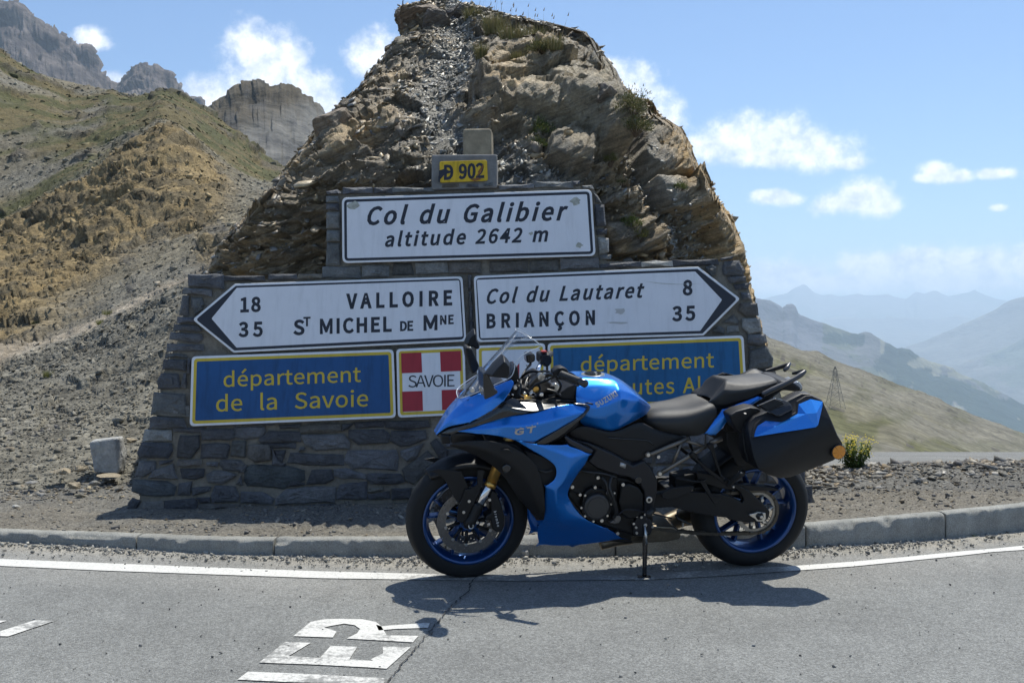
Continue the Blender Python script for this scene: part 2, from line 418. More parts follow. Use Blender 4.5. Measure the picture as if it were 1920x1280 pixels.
spur = {k: v for k, v in {1250: 640, 1420: 690, 1500: 712, 1560: 722, 1620: 742, 1680: 772, 1740: 806, 1800: 836, 1850: 856, 1920: 880, 2450: 1100}.items()}
Gt = loft([(22, {1250: 885, 2450: 960}), (45, {1250: 850, 1500: 862, 1700: 880, 1920: 905, 2450: 1020}), (110, {1250: 760, 1500: 800, 1700: 855, 1920: 900, 2450: 1120}),
           (170, spur), (185, {k: v + 4 for k, v in spur.items()}), (250, {1250: 600, 1440: 678, 1600: 742, 1760: 806, 1920: 866, 2450: 1085}),
           (380, crest_r), (410, {k: v + 40 for k, v in crest_r.items()}), (900, {1250: 1400, 2450: 1700})], pxs, 360)
p = Gt.reshape(-1, 3); n = grid_normals(Gt).reshape(-1, 3); n *= np.sign(n[:, 2:3] + 1e-9)
r = fbm(p / 45, 6, 31, .5, ridged=True); r2 = fbm(p / 9, 4, 32)
am = np.clip(p[:, 1] / 250, .05, 1)
q = p + n * ((2.2 * r + .8 * r2) * am)[:, None]
Gt2 = q.reshape(Gt.shape); px, py = pxpy(Gt2)
sheet('bare_slope', Gt2, earth('bare_slope_earth', ((.02, .25), (.15, .35), (.6, .35)), ((.25, .8), (1.2, .2)), .95, .1), tancol(Gt2, r.reshape(px.shape), r2.reshape(px.shape), px, py))

# distant left summits
def cragcol(G, r, r2, px, py):
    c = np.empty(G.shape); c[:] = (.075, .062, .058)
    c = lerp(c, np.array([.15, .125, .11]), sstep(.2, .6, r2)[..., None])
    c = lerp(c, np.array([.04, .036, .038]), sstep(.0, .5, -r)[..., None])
    return c
crest_l = prof([(-1500,260),(-900,120),(-500,60),(-200,20),(-80,-5),(0,0),(30,2),(60,5),(80,18),(100,30),(130,62),(170,90),(200,118),(230,130),(265,150),(300,165),(340,200),(370,220),(390,219),(410,225),(425,240),(440,270),(455,312),(470,342),(490,370),(530,370),(545,352),(560,338),(580,312),(600,303),(625,302),(650,293),(675,302),(700,299),(725,318),(760,333),(775,352),(785,382),(800,398),(820,420),(835,432),(850,450),(870,443),(880,455),(893,441),(905,447),(915,475),(930,520),(1100,640)], c6)
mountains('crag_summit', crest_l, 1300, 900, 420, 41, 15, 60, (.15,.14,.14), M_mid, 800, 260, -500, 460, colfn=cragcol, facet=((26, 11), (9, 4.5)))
# nearer rocky head at the left of the outcrop
def headcol(G, r, r2, px, py):
    c = np.empty(G.shape); c[:] = (.052, .044, .03); c = lerp(c, np.array([.09, .076, .054]), sstep(.0, .5, r2)[..., None])
    lowmask = sstep(205, 250, py + (px - 520) * .35 + 18 * r)
    c = lerp(c, np.array([.15, .148, .138]), lowmask[..., None] * .8)
    n = fbm(G.reshape(-1, 3) / 6, 4, 9).reshape(px.shape)
    return lerp(c, np.array([.07, .07, .07]), (sstep(.05, .4, n) * .7)[..., None])
crest_h = prof([(500,560),(760,545),(860,520),(915,490),(960,468),(1000,450),(1030,428),(1050,404),(1085,388),(1130,391),(1170,380),(1200,383),(1230,388),(1265,378),(1300,390),(1335,410),(1350,424),(1385,432),(1410,452),(1432,480),(1444,510),(1462,560),(1490,640),(1540,760),(2200,1100)], c6)
mountains('rocky_head', crest_h, 300, 190, {200: 300, 460: 330, 600: 400, 900: 520}, 51, 3.2, 17, (.17,.155,.13), M_mid, 480, 300, 215, 900, colfn=headcol, facet=((10, 2.6), (3.4, 1.5), (1.3, .5)))

# left hillside
pxs = np.linspace(-900, 950, 760)
rails = [
 (6.9, {-900: 985, 950: 975}),
 (7.9, {-900: 850, -300: 880, 0: 895, 200: 893, 330: 900, 950: 960}),
 (9.6, {-900: 700, -300: 760, 0: 790, 200: 772, 330: 745, 500: 730, 950: 760}),
 (12.0, {-900: 620, -300: 730, 0: 690, 150: 640, 240: 590, 330: 545, 420: 500, 560: 430, 950: 420}),
 (14.0, {-900: 590, -300: 690, 0: 655, 150: 606, 240: 562, 330: 524, 420: 482, 560: 415, 950: 410}),
 (24, {-900: 480, -300: 560, 0: 548, 150: 510, 300: 448, 420: 405, 560: 370, 950: 400}),
 (30, {-900: 400, -300: 470, 0: 480, 60: 465, 130: 420, 200: 385, 300: 330, 360: 345, 420: 370, 560: 365, 950: 400}),
 (35, {-900: 330, -300: 390, 0: 428, 60: 392, 130: 342, 180: 318, 240: 270, 300: 232, 330: 240, 370: 270, 400: 300, 450: 335, 490: 350, 560: 355, 950: 410}),
 (46, {-900: 290, -300: 330, 0: 372, 60: 345, 130: 310, 200: 282, 300: 222, 350: 245, 400: 285, 490: 335, 560: 350, 950: 410}),
 (85, {-900: -200, -500: -90, -300: -30, -100: 50, 0: 98, 30: 118, 60: 135, 90: 150, 125: 174, 160: 177, 195: 174, 210: 172, 225: 181, 250: 184, 280: 180, 300: 171, 320: 176, 350: 192, 390: 215, 440: 250, 480: 287, 530: 317, 600: 345, 950: 420}),
 (95, {-900: -140, -300: 10, 0: 150, 300: 215, 530: 350, 950: 460}),
 (160, {-900: 300, 0: 500, 950: 700}),
]
Gh = loft(rails, pxs, 640, smooth=(60, 50, 45, 40, 40, 40, 30, 10, 14, 4, 20, 20))
p = Gh.reshape(-1, 3); n = grid_normals(Gh).reshape(-1, 3); n *= np.sign(n[:, 2:3] + 1e-9)
px, py = pxpy(Gh); pf, yf, Df = px.ravel(), py.ravel(), p[:, 1]
# ochre outcrop zone: crest below the green slope
crest35 = np.interp(pf, [-900, -300, 0, 60, 130, 180, 240, 300, 330, 370, 400, 450, 490, 560, 950], [330, 390, 428, 392, 342, 318, 270, 232, 240, 270, 300, 335, 350, 355, 410])
nz = fbm(p / np.array([2.5, 5, 2.5]), 5, 61)
below = yf - crest35
och = sstep(-6, 8, below + 10 * nz) * sstep(470, 380, pf + 60 * nz) * sstep(250, 150, below + 60 * nz - .18 * (300 - pf).clip(0, 400))
rr = fbm(p / 3.2, 6, 62, .55, ridged=True); big = fbm(p / 14, 4, 63)
d1, d2, cid, _ = worley(p / np.array([.62, 1.1, .3]) + .5 * nz[:, None] + .25 * rr[:, None], 64)
am = np.clip(Df / 30, .12, 1.6)
disp = am * (.10 * rr + .22 * big) * (1 - .7 * np.exp(-((Df - 18) / 5) ** 2)) + och * (facets(p / np.array([1.8, 2.6, .9]) + .2 * nz[:, None], 90)[0] * .2 + facets(p / np.array([.5, .8, .22]) + .3 * nz[:, None], 91)[0] * .1 + .12 * rr)
near = np.clip((Df - 7.5) / 3, 0, 1)
d1b, d2b, cidb, _ = worley(p / np.array([.34, .34, .2]), 65)
disp = disp * (.15 + .85 * near) + (cidb - .5) * .07 * near
# darker broken slate ribs
rb = np.stack([(pf * .75 + yf * .66) / 95, (yf * .75 - pf * .66) / 30, pf * 0], 1)
rib = sstep(.0, .35, fbm(rb, 5, 66, .6) + .25 * np.exp(-((pf - 330) / 170) ** 2 - ((yf - 430) / 90) ** 2) - .1) * sstep(13, 16, Df) * (1 - och) * sstep(120, 260, pf)
disp += rib * .05 * rr
q = p + n * disp[:, None]
grey = np.array([.158, .148, .12]); tan = np.array([.178, .15, .095]); ochre = np.array([.225, .165, .08]); ochd = np.array([.125, .097, .053]); slate = np.array([.075, .073, .072])
green = np.array([.065, .066, .020]); olive = np.array([.115, .092, .038])
c = np.tile(grey, (len(p), 1)) * (1 + .25 * (cidb - .5))[:, None]
c = lerp(c, tan, (sstep(13, 20, Df) * .55 * sstep(-.3, .3, nz))[:, None])
c = lerp(c, np.where((cid > .45)[:, None], ochre, ochd), (och * .9)[:, None])
c = lerp(c, slate, (rib * .8)[:, None])
# pale trodden path
pathc = np.interp(pf, [-900, -300, 0, 150, 240, 330, 420], [640, 755, 672, 620, 578, 535, 490]); pw = np.exp(-((yf - pathc) / np.interp(pf, [0, 250, 400], [13, 9, 4])) ** 2) * (pf < 430)
c = lerp(c, np.array([.30, .255, .195]), (pw * .85 * (Df < 16))[:, None])
# grass: the upper slope, patches, more on ridges
g = fbm(p / np.array([6, 9, 6]), 6, 67, .6)
gz = sstep(0, -14, below + 8 * nz)            # above the ochre crest
gm = gz * sstep(-.22, .18, g + .28 * np.exp(-((below + 30) / 40) ** 2) + .1 * (pf > 200))
gm = np.maximum(gm, sstep(.12, .35, g) * .8 * sstep(20, 26, Df) * (1 - och) * sstep(330, 400, pf))
gm = np.maximum(gm, sstep(.3, .45, g) * .7 * (Df > 11) * (1 - rib) * (1 - och))
c = lerp(c, np.where((fbm(p / 2, 3, 68) > 0)[:, None], green, olive), (gm * .85)[:, None])
# scattered dark outcrop streaks on the green slope
st = sstep(.28, .42, fbm(p / np.array([5, 5, .8]), 4, 69)) * gz
q += n * (st * .3 * (.5 + rr))[:, None]
c = lerp(c, np.array([.10, .088, .07]), (st * .7)[:, None])
Gh2 = q.reshape(Gh.shape); HILL = Gh2; HILLN = n.reshape(Gh.shape)
sheet('hillside', Gh2, M_hill, c.reshape(Gh.shape))
HILLC = c.reshape(Gh.shape)

# loose stones over the hillside
rng = np.random.default_rng(15)
Pq = HILL.reshape(-1, 3); Nq = grid_normals(HILL).reshape(-1, 3); Nq *= np.sign(Nq[:, 2:3] + 1e-9); Cq = HILLC.reshape(-1, 3)
px_, py_ = pxpy(HILL); px_ = px_.ravel(); py_ = py_.ravel(); Dq = Pq[:, 1]
def hill_pick(n_, w_):
    w_ = w_ / w_.sum(); i = rng.choice(len(Pq), n_, p=w_, replace=False); return i
w_ = ((px_ > -60) & (px_ < 620) & (Dq < 90)) * (1.0 + 2.2 * ((Dq < 12.2) & (py_ > 560)) - .8 * pw) * (1 - .7 * gm)
ii = hill_pick(24000, w_.clip(0, None))
sz = rng.lognormal(-.1, .55, len(ii)).clip(.3, 4.5) * Dq[ii] / FOC * 2.6
cc = Cq[ii] * rng.uniform(.75, 1.6, (len(ii), 1))
M_stone = earth('scree_stone', ((18, .25),), ((60, .006),), .85, .25)
scatter('hillside_stones', Pq[ii] + rng.normal(0, .004, (len(ii), 3)), Nq[ii], sz, M_stone, cc.clip(.02, .5), 16, .45, None, 'stuff')
# ---------------------------------------------------------------- the air: one closed box of even haze
hm = bpy.data.materials.new('haze'); hm.use_nodes = True
hn = hm.node_tree.nodes; hl = hm.node_tree.links; hn.clear()
hv = hn.new('ShaderNodeVolumePrincipled'); ho = hn.new('ShaderNodeOutputMaterial'); hl.new(hv.outputs[0], ho.inputs['Volume'])
hv.inputs['Color'].default_value = (.68, .84, 1.0, 1); hv.inputs['Density'].default_value = HAZE = .00014; hv.inputs['Anisotropy'].default_value = .3
Z0, Z1, HB = ZV - 12, 600.0, 60000.0
hvx = [(-HB, -HB, Z0), (HB, -HB, Z0), (HB, HB, Z0), (-HB, HB, Z0), (-HB, -HB, Z1), (HB, -HB, Z1), (HB, HB, Z1), (-HB, HB, Z1)]
hz = mesh_obj('haze', hvx, [(0, 3, 2, 1), (4, 5, 6, 7), (0, 1, 5, 4), (1, 2, 6, 5), (2, 3, 7, 6), (3, 0, 4, 7)], hm); hz['kind'] = 'stuff'
# ================================================================ the craggy outcrop behind the monument
sil = [  # py, left px, right px, depth of the silhouette, half depth
 (4, 800, 862, 11.6, .25), (14, 742, 885, 11.6, .3), (40, 736, 985, 11.6, .5), (60, 738, 1088, 11.5, .7), (85, 737, 1108, 11.5, .9), (115, 722, 1126, 11.4, 1.1),
 (150, 700, 1150, 11.3, 1.4), (165, 690, 1160, 11.3, 1.5), (190, 657, 1200, 11.2, 1.7), (215, 640, 1216, 11.2, 1.9), (240, 606, 1262, 11.1, 2.1), (265, 590, 1281, 11.1, 2.3),
 (290, 562, 1292, 11, 2.5), (320, 540, 1304, 10.9, 2.7), (350, 516, 1318, 10.8, 2.85), (385, 488, 1345, 10.7, 3.0), (420, 458, 1368, 10.6, 3.1), (460, 424, 1386, 10.5, 3.05), (520, 385, 1404, 10.4, 2.95),
 (600, 372, 1420, 10.3, 2.85), (700, 352, 1444, 10.3, 2.8), (820, 335, 1478, 10.2, 2.7), (960, 325, 1500, 10.2, 2.65)]
nA, nB = 900, 560
S = np.array(sil, float)
S[:, 4] = S[:, 4]
zt = CAM_H - (S[:, 0] - HOR) / FOC * S[:, 3]
zq = zt[0] + (zt[-1] - zt[0]) * (np.linspace(0, 1, nB) ** 1.0)
ip = lambda col: np.interp(-zq, -zt, col)
Dc = ip(S[:, 3]); XL = ip((S[:, 1] - 960) / FOC * S[:, 3]); XR = ip((S[:, 2] - 960) / FOC * S[:, 3]); hb = ip(S[:, 4])
# smooth the half depth a little; the front runs from the wall's back up to the summit
th = np.concatenate([np.linspace(math.pi * 1.02, math.pi * 1.98, int(nA * .8), endpoint=False), np.linspace(math.pi * 1.98, math.pi * 3.02, nA - int(nA * .8))])
cx = (XL + XR) / 2; rx = (XR - XL) / 2
ct, st_ = np.cos(th), np.sin(th)
e = .82
ctt = np.sign(ct) * np.abs(ct) ** e; stt = np.sign(st_) * np.abs(st_) ** e
G = np.empty((nA, nB, 3))
G[..., 0] = cx[None, :] + rx[None, :] * ctt[:, None]
G[..., 1] = Dc[None, :] + hb[None, :] * stt[:, None]
G[..., 2] = zq[None, :]
# fit the outline: the widest points seen from the road must fall on the drawn silhouette
for _ in range(5):
    pxg = 960 + G[..., 0] / G[..., 1] * FOC; tl = (XL / Dc * FOC + 960); tr = (XR / Dc * FOC + 960)
    if _ == 0: TL, TR = tl.copy(), tr.copy()
    XL += (TL - pxg.min(0)) / FOC * Dc * .9; XR += (TR - pxg.max(0)) / FOC * Dc * .9
    cx = (XL + XR) / 2; rx = (XR - XL) / 2; G[..., 0] = cx[None, :] + rx[None, :] * ctt[:, None]
p = G.reshape(-1, 3); n = grid_normals(G).reshape(-1, 3)
out = p - np.stack([np.tile(cx, nA), np.tile(Dc, nA), p[:, 2] - .6], 1)
n *= np.sign((n * out).sum(1))[:, None]
# strata dip down to the left
sd = Vector((-.42, -.25, .87)).normalized(); sdir = np.array(sd)
wv = fbm(p / 1.3, 4, 201); wv2 = fbm(p / .35, 4, 202)
s = p @ sdir + .22 * wv + .035 * wv2
def strata(h, seed, sh=.75):
    k = s / h + .6 * fbm(p / (h * 9), 2, seed); i = np.floor(k); f = k - i
    rnd = _h(i.astype(np.int64), (i * 0).astype(np.int64), (i * 0).astype(np.int64), seed)
    step = rnd - .5
    return step + (f - .5) * sh, f, rnd
a1, f1, r1 = strata(.34, 210); a2, f2, r2 = strata(.11, 211); a3, f3, r3 = strata(.035, 212)
# blocks stretched along the strata
u1 = np.array(sd.orthogonal().normalized()); u2 = np.cross(sdir, u1)
q = np.stack([p @ u1 / 1.1, p @ u2 / 1.1, s / .42], 1)
d1, d2, cid, vec = worley(q, 220); q2 = np.stack([p @ u1 / .33, p @ u2 / .33, s / .12], 1); e1, e2, cid2, vec2 = worley(q2, 221)
q3 = np.stack([p @ u1 / .1, p @ u2 / .1, s / .03], 1); g1, g2, cid3, vec3 = worley(q3, 222)
pxp = 960 + p[:, 0] / p[:, 1] * FOC; pyp = HOR - (p[:, 2] - CAM_H) / p[:, 1] * FOC
# loose slaty gully running down the middle from the summit
gx = np.interp(pyp, [0, 60, 150, 200, 260, 330, 400, 520], [850, 860, 830, 800, 880, 960, 900, 1000]); gwd = np.interp(pyp, [0, 60, 150, 220, 260, 330, 520], [18, 40, 60, 50, 100, 170, 260])
gul = np.exp(-((pxp - gx) / gwd) ** 2 * 1.2)
# second gully down the right side
gx2 = np.interp(pyp, [200, 280, 350, 420, 500], [1165, 1190, 1230, 1260, 1290]); gul2 = np.exp(-((pxp - gx2) / np.interp(pyp, [200, 300, 500], [14, 30, 60])) ** 2) * (pyp > 205)
gul = np.clip(np.maximum(gul, gul2 * .9), 0, 1)
fA = facets(q * .8 + .15 * wv[:, None], 240)[0]; fB = facets(q2 + .2 * wv2[:, None], 241)[0]; fC = facets(q3 * .8, 242)[0]
MK_ = np.zeros(len(p)); RA = np.zeros(len(p)); OC = np.zeros(len(p))
for poly, raise_, soft, oc_ in (
  ([(898,125),(935,95),(1010,84),(1062,88),(1112,118),(1124,150),(1040,138),(960,150),(905,188)], .16, 5, 0), ([(885,180),(925,142),(1000,128),(1062,146),(1140,178),(1156,205),(1160,300),(1122,284),(1090,252),(1040,226),(985,214),(935,206)], .30, 5, 0),
  ([(1000,140),(1065,150),(1142,182),(1158,210),(1160,296),(1122,280),(1094,248),(1048,215)], .14, 6, 0),
  ([(1030,262),(1070,250),(1105,270),(1108,322),(1060,302),(1035,290)], .2, 4, .3), ([(1195,255),(1240,240),(1284,250),(1312,330),(1290,342),(1225,332),(1200,300)], .22, 5, 1), ([(1300,400),(1350,390),(1390,470),(1404,525),(1340,500),(1318,440)], .2, 5, 1),
  ([(600,262),(615,240),(655,232),(652,280),(610,302)], .12, 4, .9), ([(1050,60),(1088,62),(1122,105),(1118,125),(1070,98)], .18, 4, 1), ([(1125,425),(1200,415),(1212,470),(1140,482)], .14, 5, .3), ([(1215,345),(1290,350),(1310,395),(1240,400)], .16, 5, .8)):
    wob_x = pxp + 9 * wv2 + 4 * fbm(p / .12, 2, 250); wob_y = pyp + 6 * wv
    m_, dd_ = poly_mask(wob_x, wob_y, poly, soft); m_ = m_ * (stt.repeat(nB) < .3)
    RA += raise_ * m_ * (.75 + .25 * np.clip(-dd_ / 14, 0, 1)); MK_ = np.maximum(MK_, m_); OC = np.maximum(OC, m_ * oc_)
calm = 1 - .6 * MK_
disp = (.13 * a1 + .075 * a2 + .03 * a3 + .26 * fA) * (1 - .6 * gul) * (1 - .35 * MK_) + (.13 * fB + .05 * fC) * (1 - .5 * gul) * calm + .10 * fbm(p / .8, 4, 203) - .18 * gul * (1 - MK_) + RA
disp += -.05 * np.exp(-((f1) / .06) ** 2) * (1 - gul) * calm - .04 * np.exp(-((f1 - .5) / .03) ** 2) * calm * (r1 > .5)
edge = np.clip(np.abs(ctt).repeat(nB) - .72, 0, .28) / .28      # keep the outline near the drawn silhouette
disp = disp * (1 - .62 * edge) - .04 * edge
disp *= np.clip((p[:, 2] - .2) / 1, .3, 1) * np.clip((zq[0] - p[:, 2]) / .5, .25, 1)
n2 = n * np.array([1, 1, .55])
q_ = p + n2 * disp[:, None]
_x = 960 + q_[:, 0] / q_[:, 1] * FOC; _y = HOR - (q_[:, 2] - CAM_H) / q_[:, 1] * FOC
_L = np.interp(_y, S[:, 0], S[:, 1]) + 11 * fbm(p / .35, 4, 260); _R = np.interp(_y, S[:, 0], S[:, 2]) + 11 * fbm(p / .35, 4, 261)
_x = np.where(_x > _R, _R + (_x - _R) * .3, np.where(_x < _L, _L + (_x - _L) * .3, _x)); q_[:, 0] = (_x - 960) / FOC * q_[:, 1]
RG = q_.reshape(G.shape)
# colours of the rock itself
c = np.tile(np.array([.19, .152, .11]), (len(p), 1)) * (1 + .5 * (cid2 - .5) + .3 * (cid3 - .5))[:, None]
c = lerp(c, np.array([.125, .11, .09]), (sstep(-.1, .35, fbm(p / 1.1, 4, 230)) * .75)[:, None])
slatey = np.array([.15, .148, .146])
c = lerp(c, slatey * (1 + .7 * (cid3 - .5))[:, None], (np.clip(gul * 1.3, 0, 1) * .85)[:, None])
och = sstep(1130, 1260, pxp + 110 * fbm(p / .8, 4, 231) - (pyp - 300) * .12) * (1 - gul2 * .8)
och = np.maximum(och, sstep(.3, .5, fbm(p / .6, 4, 232)) * .6 * (cid > .5))
och = np.maximum(och, sstep(560, 470, pxp + 60 * wv) * sstep(330, 420, pyp) * .25)
c = lerp(c, np.array([.42, .30, .17]) * (1 + .6 * (cid2 - .5))[:, None], (och * .8)[:, None])
smoothslab = np.exp(-(((pxp - 1080) / 110) ** 2 + ((pyp - 215) / 75) ** 2) ** 2)
c = lerp(c, np.array([.22, .19, .145]), (smoothslab * .7)[:, None])
M_rock = earth('outcrop_rock', ((2.2, .3), (12, .3), (60, .35)), ((14, .03), (70, .008), (260, .002)), .62, .45)
faces = grid_faces(nA, nB)
# close the top
topc = len(q_); vv = np.vstack([q_, q_.reshape(nA, nB, 3)[:, 0].mean(0)[None] + np.array([0, 0, .03])])
cv = np.vstack([c, c[:1]])
cv = cv * np.array([.66, .63, .55]) * (1 + .55 * (r2.repeat(1) - .5) * calm + .35 * (r3 - .5) * calm)[:, None].clip(.4, 1.8) if False else cv * np.array([1.42, 1.39, 1.2]); rock = mesh_obj('rocky_outcrop', vv, faces, M_rock, attrs={'Col': cv})
bm = bmesh.new(); bm.from_mesh(rock.data); bm.verts.ensure_lookup_table()
for i in range(nA - 1): bm.faces.new((bm.verts[i * nB], bm.verts[(i + 1) * nB], bm.verts[topc]))
bm.faces.new((bm.verts[(nA - 1) * nB], bm.verts[0], bm.verts[topc]))
bmesh.ops.recalc_face_normals(bm, faces=bm.faces); bm.to_mesh(rock.data); bm.free()
# thin bedding in colour and relief, turned to the dip of the strata
_n, _l = M_rock.node_tree.nodes, M_rock.node_tree.links; _b = _n['Principled BSDF']
_t = _n.new('ShaderNodeTexCoord'); _mp = _n.new('ShaderNodeMapping'); _mp.vector_type = 'POINT'
_mp.inputs['Rotation'].default_value = tuple(sd.rotation_difference(Vector((0, 0, 1))).to_euler()); _mp.inputs['Scale'].default_value = (1, 1, 1)
_l.new(_t.outputs['Object'], _mp.inputs[0]); _m2 = _n.new('ShaderNodeMapping'); _m2.inputs['Scale'].default_value = (1.2, 1.2, 14); _l.new(_mp.outputs[0], _m2.inputs[0])
_x = _n.new('ShaderNodeTexNoise'); _x.inputs['Scale'].default_value = 2.6; _x.inputs['Detail'].default_value = 8; _x.inputs['Roughness'].default_value = .72; _x.inputs['Distortion'].default_value = .5; _l.new(_m2.outputs[0], _x.inputs['Vector'])
_bp = _n.new('ShaderNodeBump'); _bp.inputs['Distance'].default_value = .045; _bp.inputs['Strength'].default_value = 1; _l.new(_x.outputs['Fac'], _bp.inputs['Height'])
_old = _b.inputs['Normal'].links[0].from_socket; _l.new(_old, _bp.inputs['Normal']); _l.new(_bp.outputs[0], _b.inputs['Normal'])
_r = _n.new('ShaderNodeMapRange'); _r.inputs['From Min'].default_value = .36; _r.inputs['From Max'].default_value = .62; _r.inputs['To Min'].default_value = .68; _r.inputs['To Max'].default_value = 1.35; _l.new(_x.outputs['Fac'], _r.inputs[0])
_c = _b.inputs['Base Color'].links[0].from_socket; _v = _n.new('ShaderNodeVectorMath'); _v.operation = 'SCALE'; _l.new(_c, _v.inputs[0]); _l.new(_r.outputs[0], _v.inputs['Scale']); _l.new(_v.outputs[0], _b.inputs['Base Color'])
tag(rock, 'tall craggy brown rock outcrop with tilted layers rising behind the stone monument', 'rock outcrop')
RN = grid_normals(RG); RN *= np.sign((RN * out.reshape(G.shape)).sum(-1, keepdims=True))
_px = 960 + RG[..., 0] / RG[..., 1] * FOC; _py = HOR - (RG[..., 2] - CAM_H) / RG[..., 1] * FOC
for yy in (60, 120, 200, 300, 400, 500, 600): _m = np.abs(_py - yy) < 6; print('SIL', yy, round(_px[_m].min()), round(_px[_m].max()), 'want', round(np.interp(yy, S[:, 0], S[:, 1])), round(np.interp(yy, S[:, 0], S[:, 2])))
# broken slabs and flakes lying on it
rng = np.random.default_rng(5)
front = int(nA * .8)
def rock_pick(N_, wfun):
    P_ = RG[:front].reshape(-1, 3); Nn = RN[:front].reshape(-1, 3)
    pxr = 960 + P_[:, 0] / P_[:, 1] * FOC; pyr = HOR - (P_[:, 2] - CAM_H) / P_[:, 1] * FOC
    ww = wfun(pxr, pyr, Nn) * (pyr < 600); ww = ww / ww.sum()
    i = rng.choice(len(P_), N_, p=ww, replace=False)
    return P_[i], Nn[i], pxr[i], pyr[i], gul.reshape(nA, nB)[:front].reshape(-1)[i]
Ps, Ns, pxr, pyr, gl = rock_pick(13000, lambda x, y, n_: (.12 + .35 * np.clip(n_[:, 2] - .3, 0, 1) + (gul.reshape(nA, nB)[:front].reshape(-1)) * 2.2) * (1 - .93 * MK_.reshape(nA, nB)[:front].reshape(-1)) * (1 - .8 * edge.reshape(nA, nB)[:front].reshape(-1)))
sz = rng.lognormal(-3.95, .5, len(Ps)).clip(.008, .08) * np.where(gl > .4, .75, 1.1)
cb = pal(rng, len(Ps), [(.2, .16, .115), (.16, .135, .108), (.28, .215, .14), (.14, .136, .132), (.33, .26, .17)], .2)
cg = pal(rng, len(Ps), [(.2, .2, .2), (.26, .26, .255), (.15, .15, .155), (.33, .3, .26)], .2)
cs = np.where((gl > .45)[:, None], cg, cb)
cs = np.where((pxr > 1200)[:, None] & (gl < .5)[:, None], pal(rng, len(Ps), [(.32, .22, .12), (.24, .17, .1), (.2, .17, .13)], .2), cs)
M_slab = earth('slate_chips', ((30, .25),), ((120, .004),), .45, .6)
nd = lerp(Ns, sdir[None], .65)
scatter('loose_slab', Ps + Ns * .0, nd, sz, M_slab, cs * np.array([1.2, 1.19, 1.08]), 7, .22, rock, 'stuff', tilt=.28)
# big blocks of the crag
def boulder(name, c0, size, rot, col, seed, parent=None, flat=.75, sub=4, jag=.18, mat=None, smooth=False, pts=None):
    rs = random.Random(seed); bm = bmesh.new()
    for v in pts or (): bm.verts.new(v)
    for _ in range(0 if pts else 13):
        v = Vector((rs.gauss(0, 1), rs.gauss(0, 1), rs.gauss(0, 1))).normalized() * rs.uniform(.85, 1.05)
        bm.verts.new(v)
    bmesh.ops.convex_hull(bm, input=bm.verts)
    bmesh.ops.delete(bm, geom=[v for v in bm.verts if not v.link_faces], context='VERTS')
    bmesh.ops.bevel(bm, geom=bm.edges[:], offset=.06, segments=1, affect='EDGES')
    bmesh.ops.triangulate(bm, faces=bm.faces)
    for _ in range(sub - 1): bmesh.ops.subdivide_edges(bm, edges=bm.edges[:], cuts=1, use_grid_fill=True)
    bmesh.ops.triangulate(bm, faces=bm.faces)
    me = bpy.data.meshes.new(name); bm.to_mesh(me); bm.free()
    v = np.empty(len(me.vertices) * 3, np.float32); me.vertices.foreach_get('co', v); v = v.reshape(-1, 3).astype(float)
    nn_ = v / np.linalg.norm(v, axis=1, keepdims=True)
    v = v + nn_ * (jag * .6 * fbm(v * 1.7 + seed, 4, seed) + jag * .35 * np.abs(fbm(v * np.array([2, 2, 9]) + seed, 3, seed + 3)))[:, None]
    v = v * np.array(size)
    m_ = np.array(Matrix.Rotation(rot[2], 3, 'Z') @ Matrix.Rotation(rot[1], 3, 'Y') @ Matrix.Rotation(rot[0], 3, 'X'))
    v = v @ m_.T
    me.vertices.foreach_set('co', v.astype(np.float32).ravel())
    cc_ = np.tile(col, (len(v), 1)) * (1 + .35 * fbm(v * 6 / max(size), 4, seed + 9))[:, None]
    a = me.color_attributes.new('Col', 'FLOAT_COLOR', 'POINT'); k = np.ones((len(v), 4), np.float32); k[:, :3] = cc_; a.data.foreach_set('color', k.ravel())
    if smooth: me.polygons.foreach_set('use_smooth', np.ones(len(me.polygons), bool))
    me.materials.append(mat or M_rock); me.update()
    o = bpy.data.objects.new(name, me); COL.objects.link(o); o.location = c0
    if parent: o.parent = parent
    return o
def surf(px, py):
    "point of the outcrop's displaced front seen at a pixel"
    F = RG[:front]; d = (960 + F[..., 0] / F[..., 1] * FOC - px) ** 2 + (HOR - (F[..., 2] - CAM_H) / F[..., 1] * FOC - py) ** 2
    i = np.argmin(d + F[..., 1] * 4); return Vector(F.reshape(-1, 3)[i]), Vector(RN[:front].reshape(-1, 3)[i])
br1 = (.20, .16, .115); br2 = (.17, .148, .118); oc = (.36, .26, .15); og = (.26, .2, .135)
BL = [(640,222,.2,.2,.16,(0,-.5,0),og), (668,182,.16,.16,.12,(0,-.4,0),br1), (1145,172,.14,.2,.14,(0,.4,0),br1), (690,160,.14,.14,.1,(0,-.3,0),br2)]
for k, (x, y, a, b, c_, rt, col) in enumerate(BL):
    s0, n0 = surf(x, y)
    boulder('rock_block', s0 - n0 * min(a, c_) * .7, (a, b, c_), rt, col, 300 + k, rock, sub=3, jag=.22)
